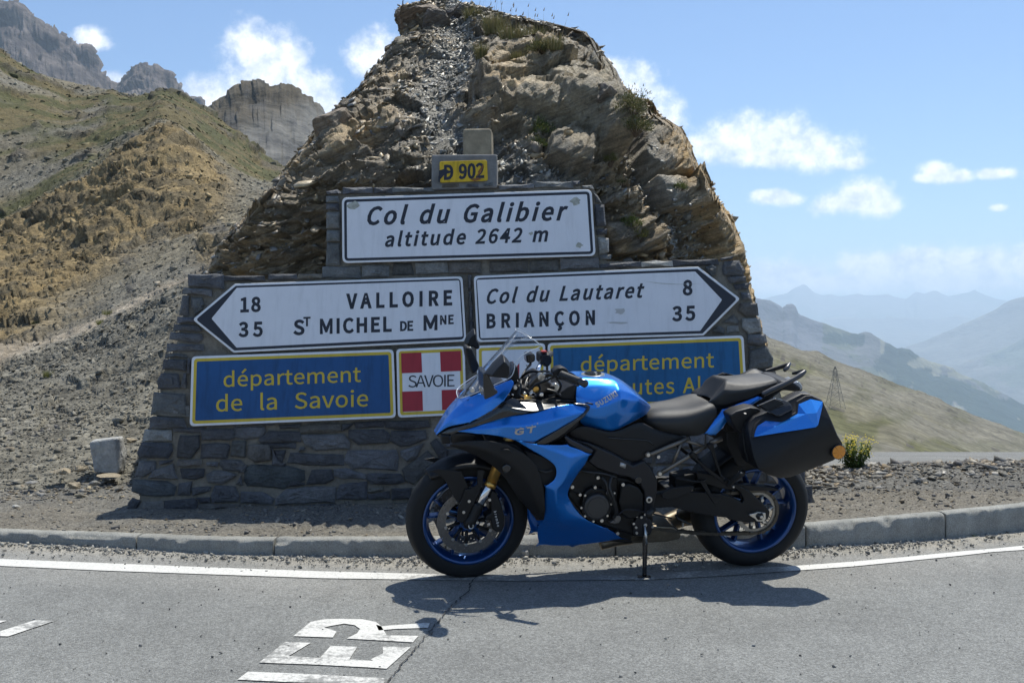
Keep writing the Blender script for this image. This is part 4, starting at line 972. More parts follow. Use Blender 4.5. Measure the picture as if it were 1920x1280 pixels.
add(A4, [[(195,70),(210,60),(380,75),(405,130),(190,135)], ([(205,0),(410,0),(412,62),(200,55)],G2), ([(160,140),(310,140),(315,205),(150,210)],G2), [(320,130),(500,125),(490,158),(330,155)],
 ([(140,215),(315,220),(320,260),(290,305),(125,300),(120,270)],(.075,.08,.09)), ([(365,175),(475,175),(475,245),(430,305),(345,300),(355,230)],(.085,.085,.085)), [(490,140),(670,135),(675,190),(650,202),(495,200)], [(675,125),(855,120),(860,150),(830,185),(740,195),(680,180)],
 [(495,225),(640,220),(655,240),(640,305),(485,305)], ([(665,210),(745,205),(740,300),(660,295)],(.12,.12,.11)), [(820,200),(880,150),(1055,150),(1058,210),(830,215)], [(835,220),(1030,218),(1030,250),(900,247)], [(940,115),(1060,105),(1055,130),(945,135)],
 ([(1060,130),(1120,105),(1290,105),(1292,150),(1130,160),(1065,160)],(.15,.14,.12)), [(1065,170),(1310,165),(1350,215),(1340,250),(1150,260),(1090,230)], [(1345,140),(1540,135),(1580,170),(1570,215),(1400,230),(1345,190)], [(1380,95),(1555,90),(1545,128),(1390,130)],
 [(1560,90),(1800,85),(1810,125),(1640,142),(1560,130)], [(1590,150),(1790,145),(1790,195),(1700,230),(1640,240),(1585,205)], [(760,230),(880,230),(890,260),(885,320),(800,330),(755,300)], [(915,260),(980,258),(960,330),(925,330)], [(1010,275),(1305,285),(1310,345),(1150,348),(990,335)],
 [(1340,258),(1620,258),(1632,300),(1625,375),(1370,365),(1318,320)], [(1643,262),(1780,222),(1740,300),(1680,325),(1645,300)], ([(1800,265),(1860,320),(1790,390),(1720,460),(1675,440),(1655,370)],(.1,.1,.095)), [(1815,215),(1850,195),(1920,260),(1910,310),(1860,300)],
 [(100,408),(132,325),(225,325),(220,370),(150,415)], [(350,315),(485,310),(488,350),(400,360),(350,350)], [(178,424),(212,378),(320,338),(338,400),(355,424)], [(600,318),(720,318),(740,345),(740,380),(620,375),(592,345)], [(370,368),(505,366),(500,415),(450,430),(375,425)], [(515,402),(560,378),(640,380),(690,405),(610,450),(530,445)],
 ([(745,365),(780,343),(960,347),(1085,377),(1085,435),(960,483),(760,463),(737,433)],(.085,.095,.095)), [(1130,372),(1245,370),(1255,430),(1210,455),(1100,455)], [(1257,368),(1330,365),(1445,402),(1440,425),(1300,425),(1264,405)], [(1457,397),(1640,394),(1668,440),(1630,455),(1480,458),(1452,427)],
 ([(92,432),(290,437),(343,470),(330,523),(150,523),(84,500)],(.085,.095,.1)), [(355,450),(430,440),(420,518),(347,523)], [(430,475),(540,470),(535,500),(440,525)], [(455,537),(540,532),(540,560),(480,563)], [(570,467),(680,467),(710,530),(700,560),(550,560),(547,520)], [(717,497),(850,502),(908,540),(898,575),(722,565)],
 [(922,540),(980,483),(1080,472),(1266,472),(1255,560),(917,578)], [(1290,457),(1448,440),(1448,543),(1272,546),(1277,500)], ([(1457,477),(1545,477),(1550,490),(1482,510),(1457,505)],(.2,.19,.16)), [(1457,517),(1580,494),(1582,540),(1462,545)], [(1592,480),(1710,477),(1700,540),(1590,545)], [(685,455),(715,407),(730,463)],
 [(62,560),(87,532),(135,555),(110,600),(52,600)], [(117,600),(152,557),(265,557),(268,610),(200,615)], [(272,553),(440,537),(463,560),(458,605),(277,610)], [(472,572),(700,570),(703,600),(480,610)], [(710,580),(905,585),(905,610),(712,612)], [(915,588),(1250,570),(1250,600),(915,612)], [(242,322),(330,314),(300,333),(242,343)], [(520,327),(590,330),(580,353),(517,350)], [(1062,240),(1085,242),(1090,260),(1052,262)],
 [(520,100),(700,95),(700,118),(525,128)], [(720,98),(920,92),(900,114),(725,116)], [(1300,110),(1370,105),(1335,135),(1303,150)], [(1000,430),(1080,450),(1090,462),(980,470)], [(895,235),(905,330),(950,338),(980,340),(960,350),(900,345)], [(757,340),(740,390),(700,390),(742,345)]])
add(A8, [([(785,97),(905,100),(900,120),(785,117)],None), [(780,124),(812,127),(810,208),(770,206)], ([(818,130),(858,142),(870,180),(832,205)],G1), [(760,217),(842,217),(847,240),(762,240)], [(747,247),(845,252),(865,277),(744,274)], [(732,281),(862,290),(868,310),(843,326),(727,313)], [(720,330),(868,334),(870,361),(717,363)], ([(712,372),(797,374),(800,388),(708,390)],G1),
 [(704,396),(795,402),(793,445),(698,440)], [(690,456),(764,461),(769,520),(682,525),(673,490)], [(785,462),(800,462),(800,522),(775,514)], ([(662,536),(794,546),(798,638),(650,633)],G1), [(806,396),(818,398),(812,455),(800,450)]])
add(A2, [[(45,118),(268,117),(273,211),(45,193)], [(278,127),(530,127),(530,158),(282,163)], [(562,120),(738,117),(743,148),(560,153)], ([(757,120),(900,112),(900,143),(747,150)],BR), ([(916,70),(1149,67),(1149,143),(913,139)],G1), ([(1162,62),(1334,62),(1334,128),(1162,133)],G1), ([(1366,45),(1478,45),(1492,118),(1362,123)],(.12,.12,.11)), ([(1507,40),(1708,37),(1713,108),(1512,118)],G2), [(1722,40),(1918,37),(1922,108),(1724,110)],
 [(17,207),(190,217),(193,258),(22,238)], ([(62,277),(130,267),(148,310),(100,343),(62,330)],G1)])
add(A3, [[(190,64),(413,57),(413,126),(192,130)], ([(427,60),(598,52),(593,120),(427,123)],(.15,.145,.13)), [(612,47),(833,40),(838,103),(617,113)], [(852,82),(1090,64),(1093,98),(857,103)], ([(1097,72),(1180,60),(1283,64),(1283,93),(1102,96)],LT), [(1290,57),(1550,50),(1553,86),(1292,93)], [(1570,45),(1650,32),(1642,53),(1577,58)],
 ([(1482,102),(1520,84),(1548,100),(1543,140),(1520,158)],G1), [(1592,62),(1680,62),(1713,120),(1700,148),(1592,148),(1582,110)], [(1612,162),(1725,152),(1718,184),(1632,198)], [(1652,202),(1743,197),(1733,230),(1672,233)], [(1690,252),(1750,252),(1753,293),(1702,298)], [(1690,312),(1790,312),(1798,388),(1722,396),(1682,360)],
 ([(1582,430),(1650,382),(1688,420),(1680,438)],G1), ([(1702,407),(1808,402),(1813,488),(1742,496),(1702,460)],G2), ([(1522,488),(1560,447),(1598,470),(1593,498)],G1), ([(1612,452),(1678,452),(1678,488),(1612,493)],G2), [(1737,507),(1838,502),(1846,548),(1800,568),(1732,558)], ([(1742,602),(1850,572),(1888,640),(1878,697),(1742,715)],G1), ([(1735,575),(1790,578),(1745,598)],G1),
 [(55,150),(75,148),(77,235),(58,240)], [(57,245),(80,245),(83,330),(60,330)], [(62,335),(84,335),(88,420),(64,420)], [(64,425),(90,425),(90,500),(66,500)], [(1735,720),(1890,705),(1910,760),(1740,790)]])
add(A1, [[(42,442),(110,432),(138,455),(47,462)], [(152,417),(334,417),(334,453),(152,458)], [(347,417),(464,421),(464,454),(347,456)], ([(472,417),(734,417),(734,443),(472,450)],G1), [(1157,407),(1369,392),(1369,418),(1162,430)], ([(1382,382),(1619,380),(1619,418),(1387,418)],G1), [(1627,380),(1669,374),(1667,398),(1632,403)], ([(1682,402),(1749,402),(1759,428),(1692,426)],G1),
 ([(42,470),(115,470),(118,509),(42,511)],G1), [(42,519),(120,521),(122,561),(42,559)], ([(40,577),(125,574),(128,681),(42,679)],G2), ([(44,693),(128,696),(128,764),(44,761)],G1), ([(47,773),(130,776),(132,914),(44,917)],(.14,.145,.14)),
 [(1767,527),(1829,527),(1836,664),(1777,668)], [(1782,682),(1844,684),(1841,719),(1782,721)], ([(1787,741),(1854,741),(1858,829),(1797,843)],LT), ([(1792,851),(1869,851),(1869,877),(1802,879)],G1), ([(1762,452),(1790,472),(1808,513),(1770,511)],G1)])
# the courses behind the motorcycle down to the right-hand foot
y_ = 788; rows_ = [(788, 812), (814, 840), (843, 872), (875, 905), (908, 948)]
for (ya, yb) in rows_:
    x_ = 812 if ya < 905 else 806
    xr = np.interp((ya + yb) / 2, [780, 940], [1478, 1528])
    if ya < 875: x_ = 835
    while x_ < xr - 14:
        w_ = rsW.uniform(38, 88); xe = min(x_ + w_, xr) if xr - (x_ + w_) > 22 else xr
        k = rsW.uniform(-4, 4)
        ST.append(([(x_ + 2 + k, ya + rsW.uniform(-2, 2)), ((x_ + xe) / 2, ya + rsW.uniform(-2, 2)), (xe - 2, ya + rsW.uniform(-2, 2)), (xe - 2 - k, yb - rsW.uniform(0, 3)), ((x_ + xe) / 2, yb - rsW.uniform(-1, 3)), (x_ + 2, yb - rsW.uniform(0, 3))], None))
        x_ = xe + rsW.uniform(1, 3)
for (ya, yb) in ((762, 785),):
    x_ = 1420
    ST.append(([(1405, ya), (1475, ya), (1480, yb), (1405, yb)], G1))
for p_, col in ST: stone(p_, col)
# coping slabs lying along the back of the top, seen only from other places, joined to the core top
# plinth of rendered concrete carrying the road number plate
def box_on_wall(name, quad, o0, depth, mat, parent, bev=.008):
    f_ = [Wp(x, y, o0) for x, y in quad]; b_ = [Vector((v.x, v.y + depth, v.z)) for v in f_]
    V = [Vector(v) for v in f_ + b_]; org = sum(V, Vector()) / 8
    return f_, b_
M_conc = simple('rendered_concrete', (.19, .185, .175), .92, bump=.8, bscale=120, var=.25, vscale=14)
q4 = [(809, 290), (932, 289), (932, 352), (809, 356)]
f_ = [Wp(x, y, .03) for x, y in q4]; b_ = [Vector((v.x, v.y + .5, v.z - .01)) for v in f_]
pl_ = mesh_obj('concrete_plinth', [tuple(v - WO) for v in f_ + b_], [(0, 3, 2, 1), (4, 5, 6, 7), (0, 1, 5, 4), (1, 2, 6, 5), (2, 3, 7, 6), (3, 0, 4, 7)], M_conc, wall)
md = pl_.modifiers.new('b', 'BEVEL'); md.width = .012; md.segments = 2
for pp, col in (([(822, 344.5), (867, 343.8), (868, 352), (822, 353)], BR), ([(870, 343.8), (902, 343), (902, 352), (870, 352)], D1), ([(904, 343), (928, 340), (928, 350), (904, 352)], G1)): stone(pp, col, depth=.1, proud=.036)
# square concrete post standing behind the plinth
qp = [(867, 241), (921, 240), (924, 292), (869, 293)]
Dp = 7.62; f_ = [P(x, y, Dp) for x, y in qp]; f_[2] = P(924, 296, Dp); f_[3] = P(869, 296, Dp)
base = Vector(((f_[2].x + f_[3].x) / 2, Dp + .1, f_[2].z - .5)); 
b_ = [Vector((v.x + .012, v.y + .2, v.z)) for v in f_]
V = f_ + b_
V[2] = V[2] - Vector((0, 0, .5)); V[3] = V[3] - Vector((0, 0, .5)); V[6] = V[6] - Vector((0, 0, .5)); V[7] = V[7] - Vector((0, 0, .5))
post = mesh_obj('concrete_post', [tuple(v - base) for v in V], [(0, 3, 2, 1), (4, 5, 6, 7), (0, 1, 5, 4), (1, 2, 6, 5), (2, 3, 7, 6), (3, 0, 4, 7)], simple('old_stone_post', (.27, .23, .16), .95, bump=1, bscale=70, var=.4, vscale=9))
post.location = base; md = post.modifiers.new('b', 'BEVEL'); md.width = .022; md.segments = 3
tag(post, 'weathered square concrete post standing behind the yellow road number plate', 'post')
# bottom stone lumps to the right of the rear wheel
for k, (x, y, a, b__, c__) in enumerate([(1512, 905, .06, .08, .035), (1520, 930, .07, .09, .04)]):
    pass
# ================================================================ signs
GL = {'0': (194,[[97,-5,140,10,167,55,177,129,167,203,140,247,97,261,55,247,27,203,18,129,27,55,55,10],[97,21,72,33,55,68,48,129,55,190,72,225,97,236,123,225,140,190,146,129,140,68,123,33]]),'1': (194,[[31,0,172,0,172,27,120,27,120,257,96,257,81,249,63,243,42,238,42,218,88,218,88,27,31,27]]),'2': (194,[[15,0,177,0,177,28,106,28,64,25,117,81,152,134,165,186,155,226,129,252,90,261,60,257,36,244,14,224,33,206,48,221,66,231,86,235,112,229,128,211,133,185,129,157,115,127,92,95,59,59,15,19]]),'3': (194,[[92,-5,134,4,163,29,175,69,167,100,148,121,120,134,120,136,144,149,160,169,166,197,156,232,130,254,91,261,64,257,40,246,20,231,37,210,53,223,70,232,90,235,113,230,128,216,133,195,127,170,104,152,62,146,62,121,109,115,135,97,142,70,135,44,117,28,90,22,64,26,43,37,27,51,10,31,30,13,57,0]]),'4': (194,[[119,0,149,0,149,71,183,71,183,96,149,96,149,257,114,257,7,92,7,71,119,71],[119,96,40,96,99,184,119,222,121,222,119,175]]),'5': (194,[[92,-5,133,6,164,36,176,83,165,130,137,157,98,165,84,164,72,161,60,155,67,229,163,229,163,257,39,257,30,137,47,126,61,134,75,139,90,141,118,134,137,114,143,83,136,50,116,29,89,22,62,26,42,37,26,50,9,29,30,13,56,0]]),'6': (194,[[105,-5,142,6,169,35,179,79,170,124,146,150,108,159,87,156,67,145,50,129,60,191,83,225,116,235,131,233,145,226,157,215,175,235,159,249,139,258,114,261,68,248,33,203,20,123,31,52,61,10],[50,103,68,122,86,132,103,136,128,129,144,109,149,79,143,48,128,28,105,21,78,30,59,58]]),'8': (194,[[98,-5,140,4,168,28,178,62,172,92,156,114,135,129,135,131,151,146,164,168,169,193,161,228,136,252,99,261,63,252,38,230,28,195,33,171,46,151,63,136,63,135,40,118,23,95,16,64,27,28,56,4],[116,139,87,152,66,170,57,195,63,217,77,232,98,237,122,231,137,214,142,191,139,173,130,155],[98,19,71,25,52,42,44,67,49,90,61,109,80,125,114,110,138,91,148,63,142,40,124,25]]),'9': (194,[[82,-5,128,10,162,56,175,139,164,207,133,248,89,261,52,251,26,222,15,178,24,133,49,106,86,97,107,101,128,112,145,129,135,66,112,32,81,22,65,24,50,31,38,42,20,22,37,8,57,-1],[145,155,127,136,109,125,91,121,66,128,51,148,46,178,51,209,67,229,89,236,117,227,136,200]]),'A': (213,[[1,0,34,0,59,78,153,78,177,0,211,0,124,257,88,257],[67,104,79,144,105,230,106,230,132,144,145,104]]),'B': (230,[[35,0,117,0,168,8,202,33,214,75,208,105,189,126,162,137,162,138,183,150,195,170,200,194,188,230,157,250,111,257,35,257],[68,148,68,231,107,231,141,227,161,214,168,190,161,167,141,153,106,148],[68,26,68,123,112,123,151,118,174,102,182,76,174,48,150,31,112,26]]),'C': (223,[[132,-5,163,0,189,12,211,32,193,53,176,37,156,27,133,24,91,37,63,73,54,129,64,185,92,220,134,233,155,230,172,221,187,209,204,230,187,245,163,257,134,261,76,245,35,200,20,128,35,57,75,11]]),'D': (241,[[35,0,101,0,166,15,206,60,220,129,206,199,166,242,99,257,35,257],[68,27,68,230,97,230,147,219,177,184,187,129,177,74,147,39,97,27]]),'E': (206,[[35,0,187,0,187,28,68,28,68,121,165,121,165,149,68,149,68,229,183,229,183,257,35,257]]),'G': (241,[[136,-5,168,-1,195,10,215,25,215,133,131,133,131,106,186,106,186,39,173,31,157,26,139,24,93,37,64,73,54,129,64,185,94,220,139,233,162,230,180,221,194,209,212,230,194,245,170,256,138,261,77,245,36,200,20,128,35,57,76,11]]),'H': (255,[[35,0,68,0,68,121,187,121,187,0,220,0,220,257,187,257,187,149,68,149,68,257,35,257]]),'I': (103,[[35,0,68,0,68,257,35,257]]),'K': (226,[[35,0,68,0,68,81,112,134,189,0,225,0,132,159,213,257,176,257,68,128,68,128,68,257,35,257]]),'L': (190,[[35,0,180,0,180,28,68,28,68,257,35,257]]),'M': (300,[[35,0,66,0,66,172,139,30,161,30,234,172,234,0,265,0,265,257,232,257,150,95,68,257,35,257]]),'N': (253,[[35,0,66,0,66,135,62,215,63,215,91,162,185,0,218,0,218,257,187,257,187,123,192,42,190,42,162,95,68,257,35,257]]),'O': (260,[[130,-5,187,12,225,58,239,129,225,200,187,245,130,261,73,245,34,200,20,129,34,58,73,12],[130,24,90,37,63,73,54,129,63,185,90,220,130,233,170,220,197,185,206,129,197,73,170,37]]),'R': (222,[[68,135,68,230,111,230,145,226,166,212,173,185,166,157,145,140,111,135],[176,0,213,0,147,112,178,126,198,150,205,185,194,227,162,250,116,257,35,257,35,0,68,0,68,109,114,109]]),'S': (209,[[106,-5,153,5,183,31,194,68,187,100,168,122,141,137,104,153,84,162,68,175,62,196,68,215,84,228,110,233,132,230,151,222,168,209,185,230,164,246,139,257,110,261,68,252,39,228,29,193,37,162,57,141,81,127,118,111,140,101,155,87,161,65,154,44,136,29,107,24,81,28,57,39,36,56,17,33,42,13,72,0]]),'T': (210,[[89,0,121,0,121,229,199,229,199,257,11,257,11,229,89,229]]),'U': (252,[[126,-5,173,6,206,41,218,106,218,257,187,257,187,105,179,57,157,31,126,24,96,31,75,57,67,105,67,257,34,257,34,106,47,41,79,6]]),'V': (201,[[82,0,120,0,201,257,168,257,127,118,102,33,101,33,76,118,34,257,0,257]]),'Z': (211,[[18,0,195,0,195,28,57,28,193,237,193,257,30,257,30,229,153,229,18,20]]),'a': (197,[[76,-5,99,-1,120,9,139,23,140,23,143,0,169,0,169,117,162,158,141,185,103,195,74,191,49,182,29,170,41,148,58,158,77,165,98,168,122,161,134,144,137,120,71,107,33,84,21,49,28,20,47,2],[85,21,68,24,56,34,51,51,59,73,87,89,137,99,137,46,120,32,103,24]]),'b': (216,[[116,-5,157,8,187,42,199,98,190,149,164,183,123,195,102,191,82,182,63,168,64,202,64,279,32,279,32,0,58,0,61,20,62,20,79,7,98,-2],[111,22,97,24,81,30,64,42,64,142,82,156,99,165,115,168,144,159,160,135,165,98,158,57,139,31]]),'d': (217,[[97,-5,119,-1,138,9,155,22,156,22,159,0,185,0,185,279,153,279,153,206,154,173,138,185,121,192,101,195,60,183,30,148,19,95,28,41,55,7],[104,22,76,31,58,56,51,95,59,133,79,159,106,168,122,166,137,160,153,148,153,48,137,34,121,25]]),'e': (194,[[109,-5,133,-2,154,5,172,15,160,36,146,28,130,23,113,21,81,29,59,52,50,88,178,88,179,106,170,153,145,184,103,195,62,183,31,148,18,95,31,41,63,7],[49,110,59,142,79,163,104,169,129,163,146,143,151,110]]),'i': (96,[[32,0,64,0,64,190,32,190],[48,229,59,232,67,239,70,251,67,262,59,269,48,271,37,269,30,262,27,251,30,239,37,232]]),'l': (99,[[66,-5,84,-2,80,23,73,22,69,23,66,28,64,36,64,279,32,279,32,38,36,15,47,0]]),'m': (324,[[32,0,64,0,64,138,81,154,97,164,112,167,132,162,144,145,147,116,147,0,179,0,179,138,196,154,212,164,227,167,247,162,259,145,263,116,263,0,294,0,294,120,288,161,269,186,237,195,215,190,194,178,174,159,164,178,146,191,121,195,100,191,80,179,62,162,62,162,58,190,32,190]]),'n': (214,[[32,0,64,0,64,138,82,154,98,164,116,167,137,162,149,145,152,116,152,0,184,0,184,120,178,161,159,186,126,195,102,191,81,179,62,162,62,162,58,190,32,190]]),'o': (212,[[106,-5,150,7,182,41,194,95,182,149,150,183,106,195,63,183,31,149,18,95,31,41,63,7],[106,22,77,31,58,57,51,95,58,133,77,159,106,168,135,159,154,133,161,95,154,57,135,31]]),'p': (217,[[32,-80,64,-80,64,-16,63,18,81,5,98,-2,116,-5,157,8,187,42,199,98,190,149,164,183,123,195,101,191,81,181,62,168,62,168,58,190,32,190],[111,22,97,24,81,30,64,42,64,142,82,156,99,165,115,168,144,159,160,135,165,98,158,57,139,31]]),'r': (136,[[32,0,64,0,64,122,79,148,95,162,112,166,131,163,137,191,116,195,96,190,78,176,62,155,62,155,58,190,32,190]]),'s': (164,[[82,-5,120,3,143,24,151,52,142,81,120,98,93,110,73,118,58,128,52,143,56,156,68,166,88,170,103,168,117,162,131,153,146,173,130,184,110,192,87,195,52,188,29,168,22,141,30,115,51,97,77,86,98,78,114,66,120,50,116,35,104,24,83,20,62,23,44,31,27,43,11,22,31,8,56,-1]]),'t': (132,[[92,-5,104,-4,116,-1,127,2,121,27,99,21,82,26,72,38,70,58,70,164,121,164,121,190,70,190,70,244,43,244,40,190,9,188,9,164,38,164,38,59,43,25,60,3]]),'u': (213,[[88,-5,112,0,132,12,151,30,152,30,154,0,181,0,181,190,149,190,149,55,132,37,115,26,97,23,77,28,65,45,62,74,62,190,29,190,29,70,36,29,55,4]]),'v': (182,[[73,0,111,0,178,190,146,190,110,82,93,26,91,26,74,82,38,190,5,190]]),'Ç': (223,[[100,-89,135,-83,157,-72,165,-53,161,-39,151,-31,136,-25,146,-4,170,2,192,15,211,32,193,53,176,37,156,27,133,24,91,37,63,73,54,129,64,185,92,220,134,233,155,230,172,221,187,209,204,230,187,245,163,257,134,261,76,245,35,200,20,128,34,59,71,14,124,-4,110,-34,127,-39,137,-45,140,-53,136,-63,123,-69,97,-72]]),'é': (194,[[109,-5,133,-2,154,5,172,15,160,36,146,28,130,23,113,21,81,29,59,52,50,88,178,88,179,106,170,153,145,184,103,195,62,183,31,148,18,95,31,41,63,7],[49,110,59,142,79,163,104,169,129,163,146,143,151,110],[98,224,159,284,137,305,81,240]])}
SY = 1 / 257.
def glyph_polys(s, slant=0.0, track=0.0, sx=1.0, caps=None):
    "letters of s as outline loops in units of the cap height; returns (list of loops per letter, width)"
    x = 0; out = []
    for i, ch in enumerate(s):
        k = 1.0; dy = 0.0
        if caps and i in caps: k, dy = caps[i]
        if ch == ' ': x += .42 * k * sx + track; continue
        adv, Ls = GL[ch]
        out.append([[((x + a * SY * k * sx) + slant * (b * SY * k + dy), b * SY * k + dy) for a, b in zip(l_[::2], l_[1::2])] for l_ in Ls])
        x += adv * SY * k * sx + track
    return out, x - track
def _area(l_): return .5 * sum(l_[i - 1][0] * l_[i][1] - l_[i][0] * l_[i - 1][1] for i in range(len(l_)))
def _inside(q_, l_):
    x, y = q_; c = False
    for i in range(len(l_)):
        (x0, y0), (x1, y1) = l_[i - 1], l_[i]
        if (y0 > y) != (y1 > y) and x < (x1 - x0) * (y - y0) / (y1 - y0) + x0: c = not c
    return c
def embolden(group, d):
    "letter loops grown by d: outer loops outwards, counters inwards"
    out = []
    for i, l_ in enumerate(group):
        hole = sum(_inside(l_[0], m_) for j, m_ in enumerate(group) if j != i) % 2 == 1
        pts = [Vector(q_) for k_, q_ in enumerate(l_) if (Vector(q_) - Vector(l_[k_ - 1])).length > 1e-4]
        if (_area(pts) > 0) == hole: pts = pts[::-1]
        if d:
            n_ = len(pts); q2_ = []
            for k_ in range(n_):
                e1 = (pts[k_] - pts[k_ - 1]).normalized(); e2_ = (pts[(k_ + 1) % n_] - pts[k_]).normalized()
                n1_ = Vector((e1.y, -e1.x)); n2_ = Vector((e2_.y, -e2_.x)); m_ = n1_ + n2_
                if m_.length < .2: q2_.append(pts[k_] + (n1_ - n2_ * 0) * d); continue
                m_.normalize(); q2_.append(pts[k_] + m_ * (d / max(.62, m_.dot(n1_))))
            pts = q2_
        out.append([tuple(q_) for q_ in pts])
    return out
def flat_text(s, bold=0.0, **kw):
    "filled 2D mesh of the text: verts (n,2), faces"
    loops, wd = glyph_polys(s, **kw); loops = [embolden(g_, bold) for g_ in loops]
    cu = bpy.data.curves.new('t', 'CURVE'); cu.dimensions = '2D'; cu.fill_mode = 'BOTH'
    for g_ in loops:
        for l_ in g_:
            sp_ = cu.splines.new('POLY'); sp_.points.add(len(l_) - 1); sp_.use_cyclic_u = True
            for p_, q_ in zip(sp_.points, l_): p_.co = (q_[0], q_[1], 0, 1)
    ob = bpy.data.objects.new('t', cu); COL.objects.link(ob)
    dg = bpy.context.evaluated_depsgraph_get(); dg.update()
    me = bpy.data.meshes.new_from_object(ob.evaluated_get(dg), depsgraph=dg)
    V = [tuple(v.co[:2]) for v in me.vertices]; F = [tuple(p_.vertices) for p_ in me.polygons]
    bpy.data.objects.remove(ob); bpy.data.curves.remove(cu); bpy.data.meshes.remove(me)
    return V, F, wd
def letters_of(V, F):
    "split a text mesh into its letters: connected pieces, dots and accents kept with their letter"
    par = list(range(len(V)))
    def find(a):
        while par[a] != a: par[a] = par[par[a]]; a = par[a]
        return a
    for f in F:
        for i in f[1:]: par[find(i)] = find(f[0])
    comp = {}
    for i in range(len(V)): comp.setdefault(find(i), []).append(i)
    comps = sorted(comp.values(), key=lambda c_: min(V[i][0] for i in c_)); out = []
    for c_ in comps:
        a, b = min(V[i][0] for i in c_), max(V[i][0] for i in c_)
        if out:
            a2, b2 = min(V[i][0] for i in out[-1]), max(V[i][0] for i in out[-1])
            if min(b, b2) - max(a, a2) > .5 * min(b - a, b2 - a2): out[-1] += c_; continue
        out.append(list(c_))
    res = []
    for c_ in out:
        ix = {i: k for k, i in enumerate(c_)}; res.append((c_, [tuple(ix[i] for i in f) for f in F if f[0] in ix]))
    return res
def sheet_geom(name, polys_px, off0, off1, mat, parent, bevel=0, org=None):
    "plates: px outlines in the wall's plane between offsets off0 (back) and off1 (front)"
    V = []; F = []
    for poly in polys_px:
        n_ = len(poly); b = len(V)
        V += [Wp(x, y, off0) for x, y in poly] + [Wp(x, y, off1) for x, y in poly]
        F.append(tuple(range(b + n_, b + 2 * n_))); F.append(tuple(range(b, b + n_))[::-1])
        F += [(b + i, b + (i + 1) % n_, b + n_ + (i + 1) % n_, b + n_ + i) for i in range(n_)]
    org = org or parent.location
    o = mesh_obj(name, [tuple(v - org) for v in V], F, mat, parent)
    bm = bmesh.new(); bm.from_mesh(o.data); bmesh.ops.recalc_face_normals(bm, faces=bm.faces); bm.to_mesh(o.data); bm.free()
    if bevel:
        md = o.modifiers.new('b', 'BEVEL'); md.width = bevel; md.segments = 2; md.limit_method = 'ANGLE'; md.angle_limit = R(60)
    return o
def rounded(quad, r, seg=6):
    "round the corners of a pixel polygon; r in px, per corner or one value"
    n_ = len(quad); out = []
    for i in range(n_):
        p0 = Vector(quad[i - 1]); p1 = Vector(quad[i]); p2 = Vector(quad[(i + 1) % n_]); rr_ = r[i] if isinstance(r, (list, tuple)) else r
        a = (p0 - p1).normalized(); b = (p2 - p1).normalized(); ang = a.angle(b); t = rr_ / math.tan(ang / 2)
        t = min(t, (p0 - p1).length * .45, (p2 - p1).length * .45); s_, e_ = p1 + a * t, p1 + b * t
        for k in range(seg + 1):
            u = k / seg; out.append(tuple((1 - u) ** 2 * s_ + 2 * u * (1 - u) * p1 + u * u * e_))
    return out
def inset(poly, d):
    "offset a pixel polygon inwards by d px"
    n_ = len(poly); ar = sum(poly[i - 1][0] * poly[i][1] - poly[i][0] * poly[i - 1][1] for i in range(n_)); sg = 1 if ar > 0 else -1
    out = []
    for i in range(n_):
        p0 = Vector(poly[i - 1]); p1 = Vector(poly[i]); p2 = Vector(poly[(i + 1) % n_])
        e1 = (p1 - p0).normalized(); e2_ = (p2 - p1).normalized()
        n1_ = Vector((-e1.y, e1.x)) * sg; n2_ = Vector((-e2_.y, e2_.x)) * sg
        dd = d if not isinstance(d, (list, tuple)) else None
        d1_, d2_ = (dd, dd) if dd is not None else (d[i - 1], d[i])
        den_ = e1.x * e2_.y - e1.y * e2_.x
        a = p1 + n1_ * d1_; b = p1 + n2_ * d2_
        if abs(den_) < 1e-6: out.append(tuple(a)); continue
        t = ((b.x - a.x) * e2_.y - (b.y - a.y) * e2_.x) / den_; out.append(tuple(a + e1 * t))
    return out
def wall_text(name, s, x0, y0, x1, y1, cap, mat, parent, off, bold=.0, slant=0, sx=.85, fit=True, caps=None):
    "baseline from (x0,y0) to (x1,y1) px; cap height in px; tracking chosen so the words span exactly"
    _, w0 = glyph_polys(s, sx=sx, caps=caps); Lp = math.hypot(x1 - x0, y1 - y0) / cap
    track = (Lp - w0) / max(1, len(s) - 1)
    V, F, wd = flat_text(s, bold, slant=slant, track=track, sx=sx, caps=caps)
    ux, uy = (x1 - x0) / math.hypot(x1 - x0, y1 - y0), (y1 - y0) / math.hypot(x1 - x0, y1 - y0)
    vx, vy = -uy * 0 + .02, -1
    W_ = [Wp(x0 + (a * ux + b * 0) * cap, y0 + (a * uy) * cap - b * cap, off) for a, b in V]
    for Vs, Fs in letters_of(V, F):
        mesh_obj('letter', [tuple(W_[i] - parent.location) for i in Vs], Fs, mat, parent)
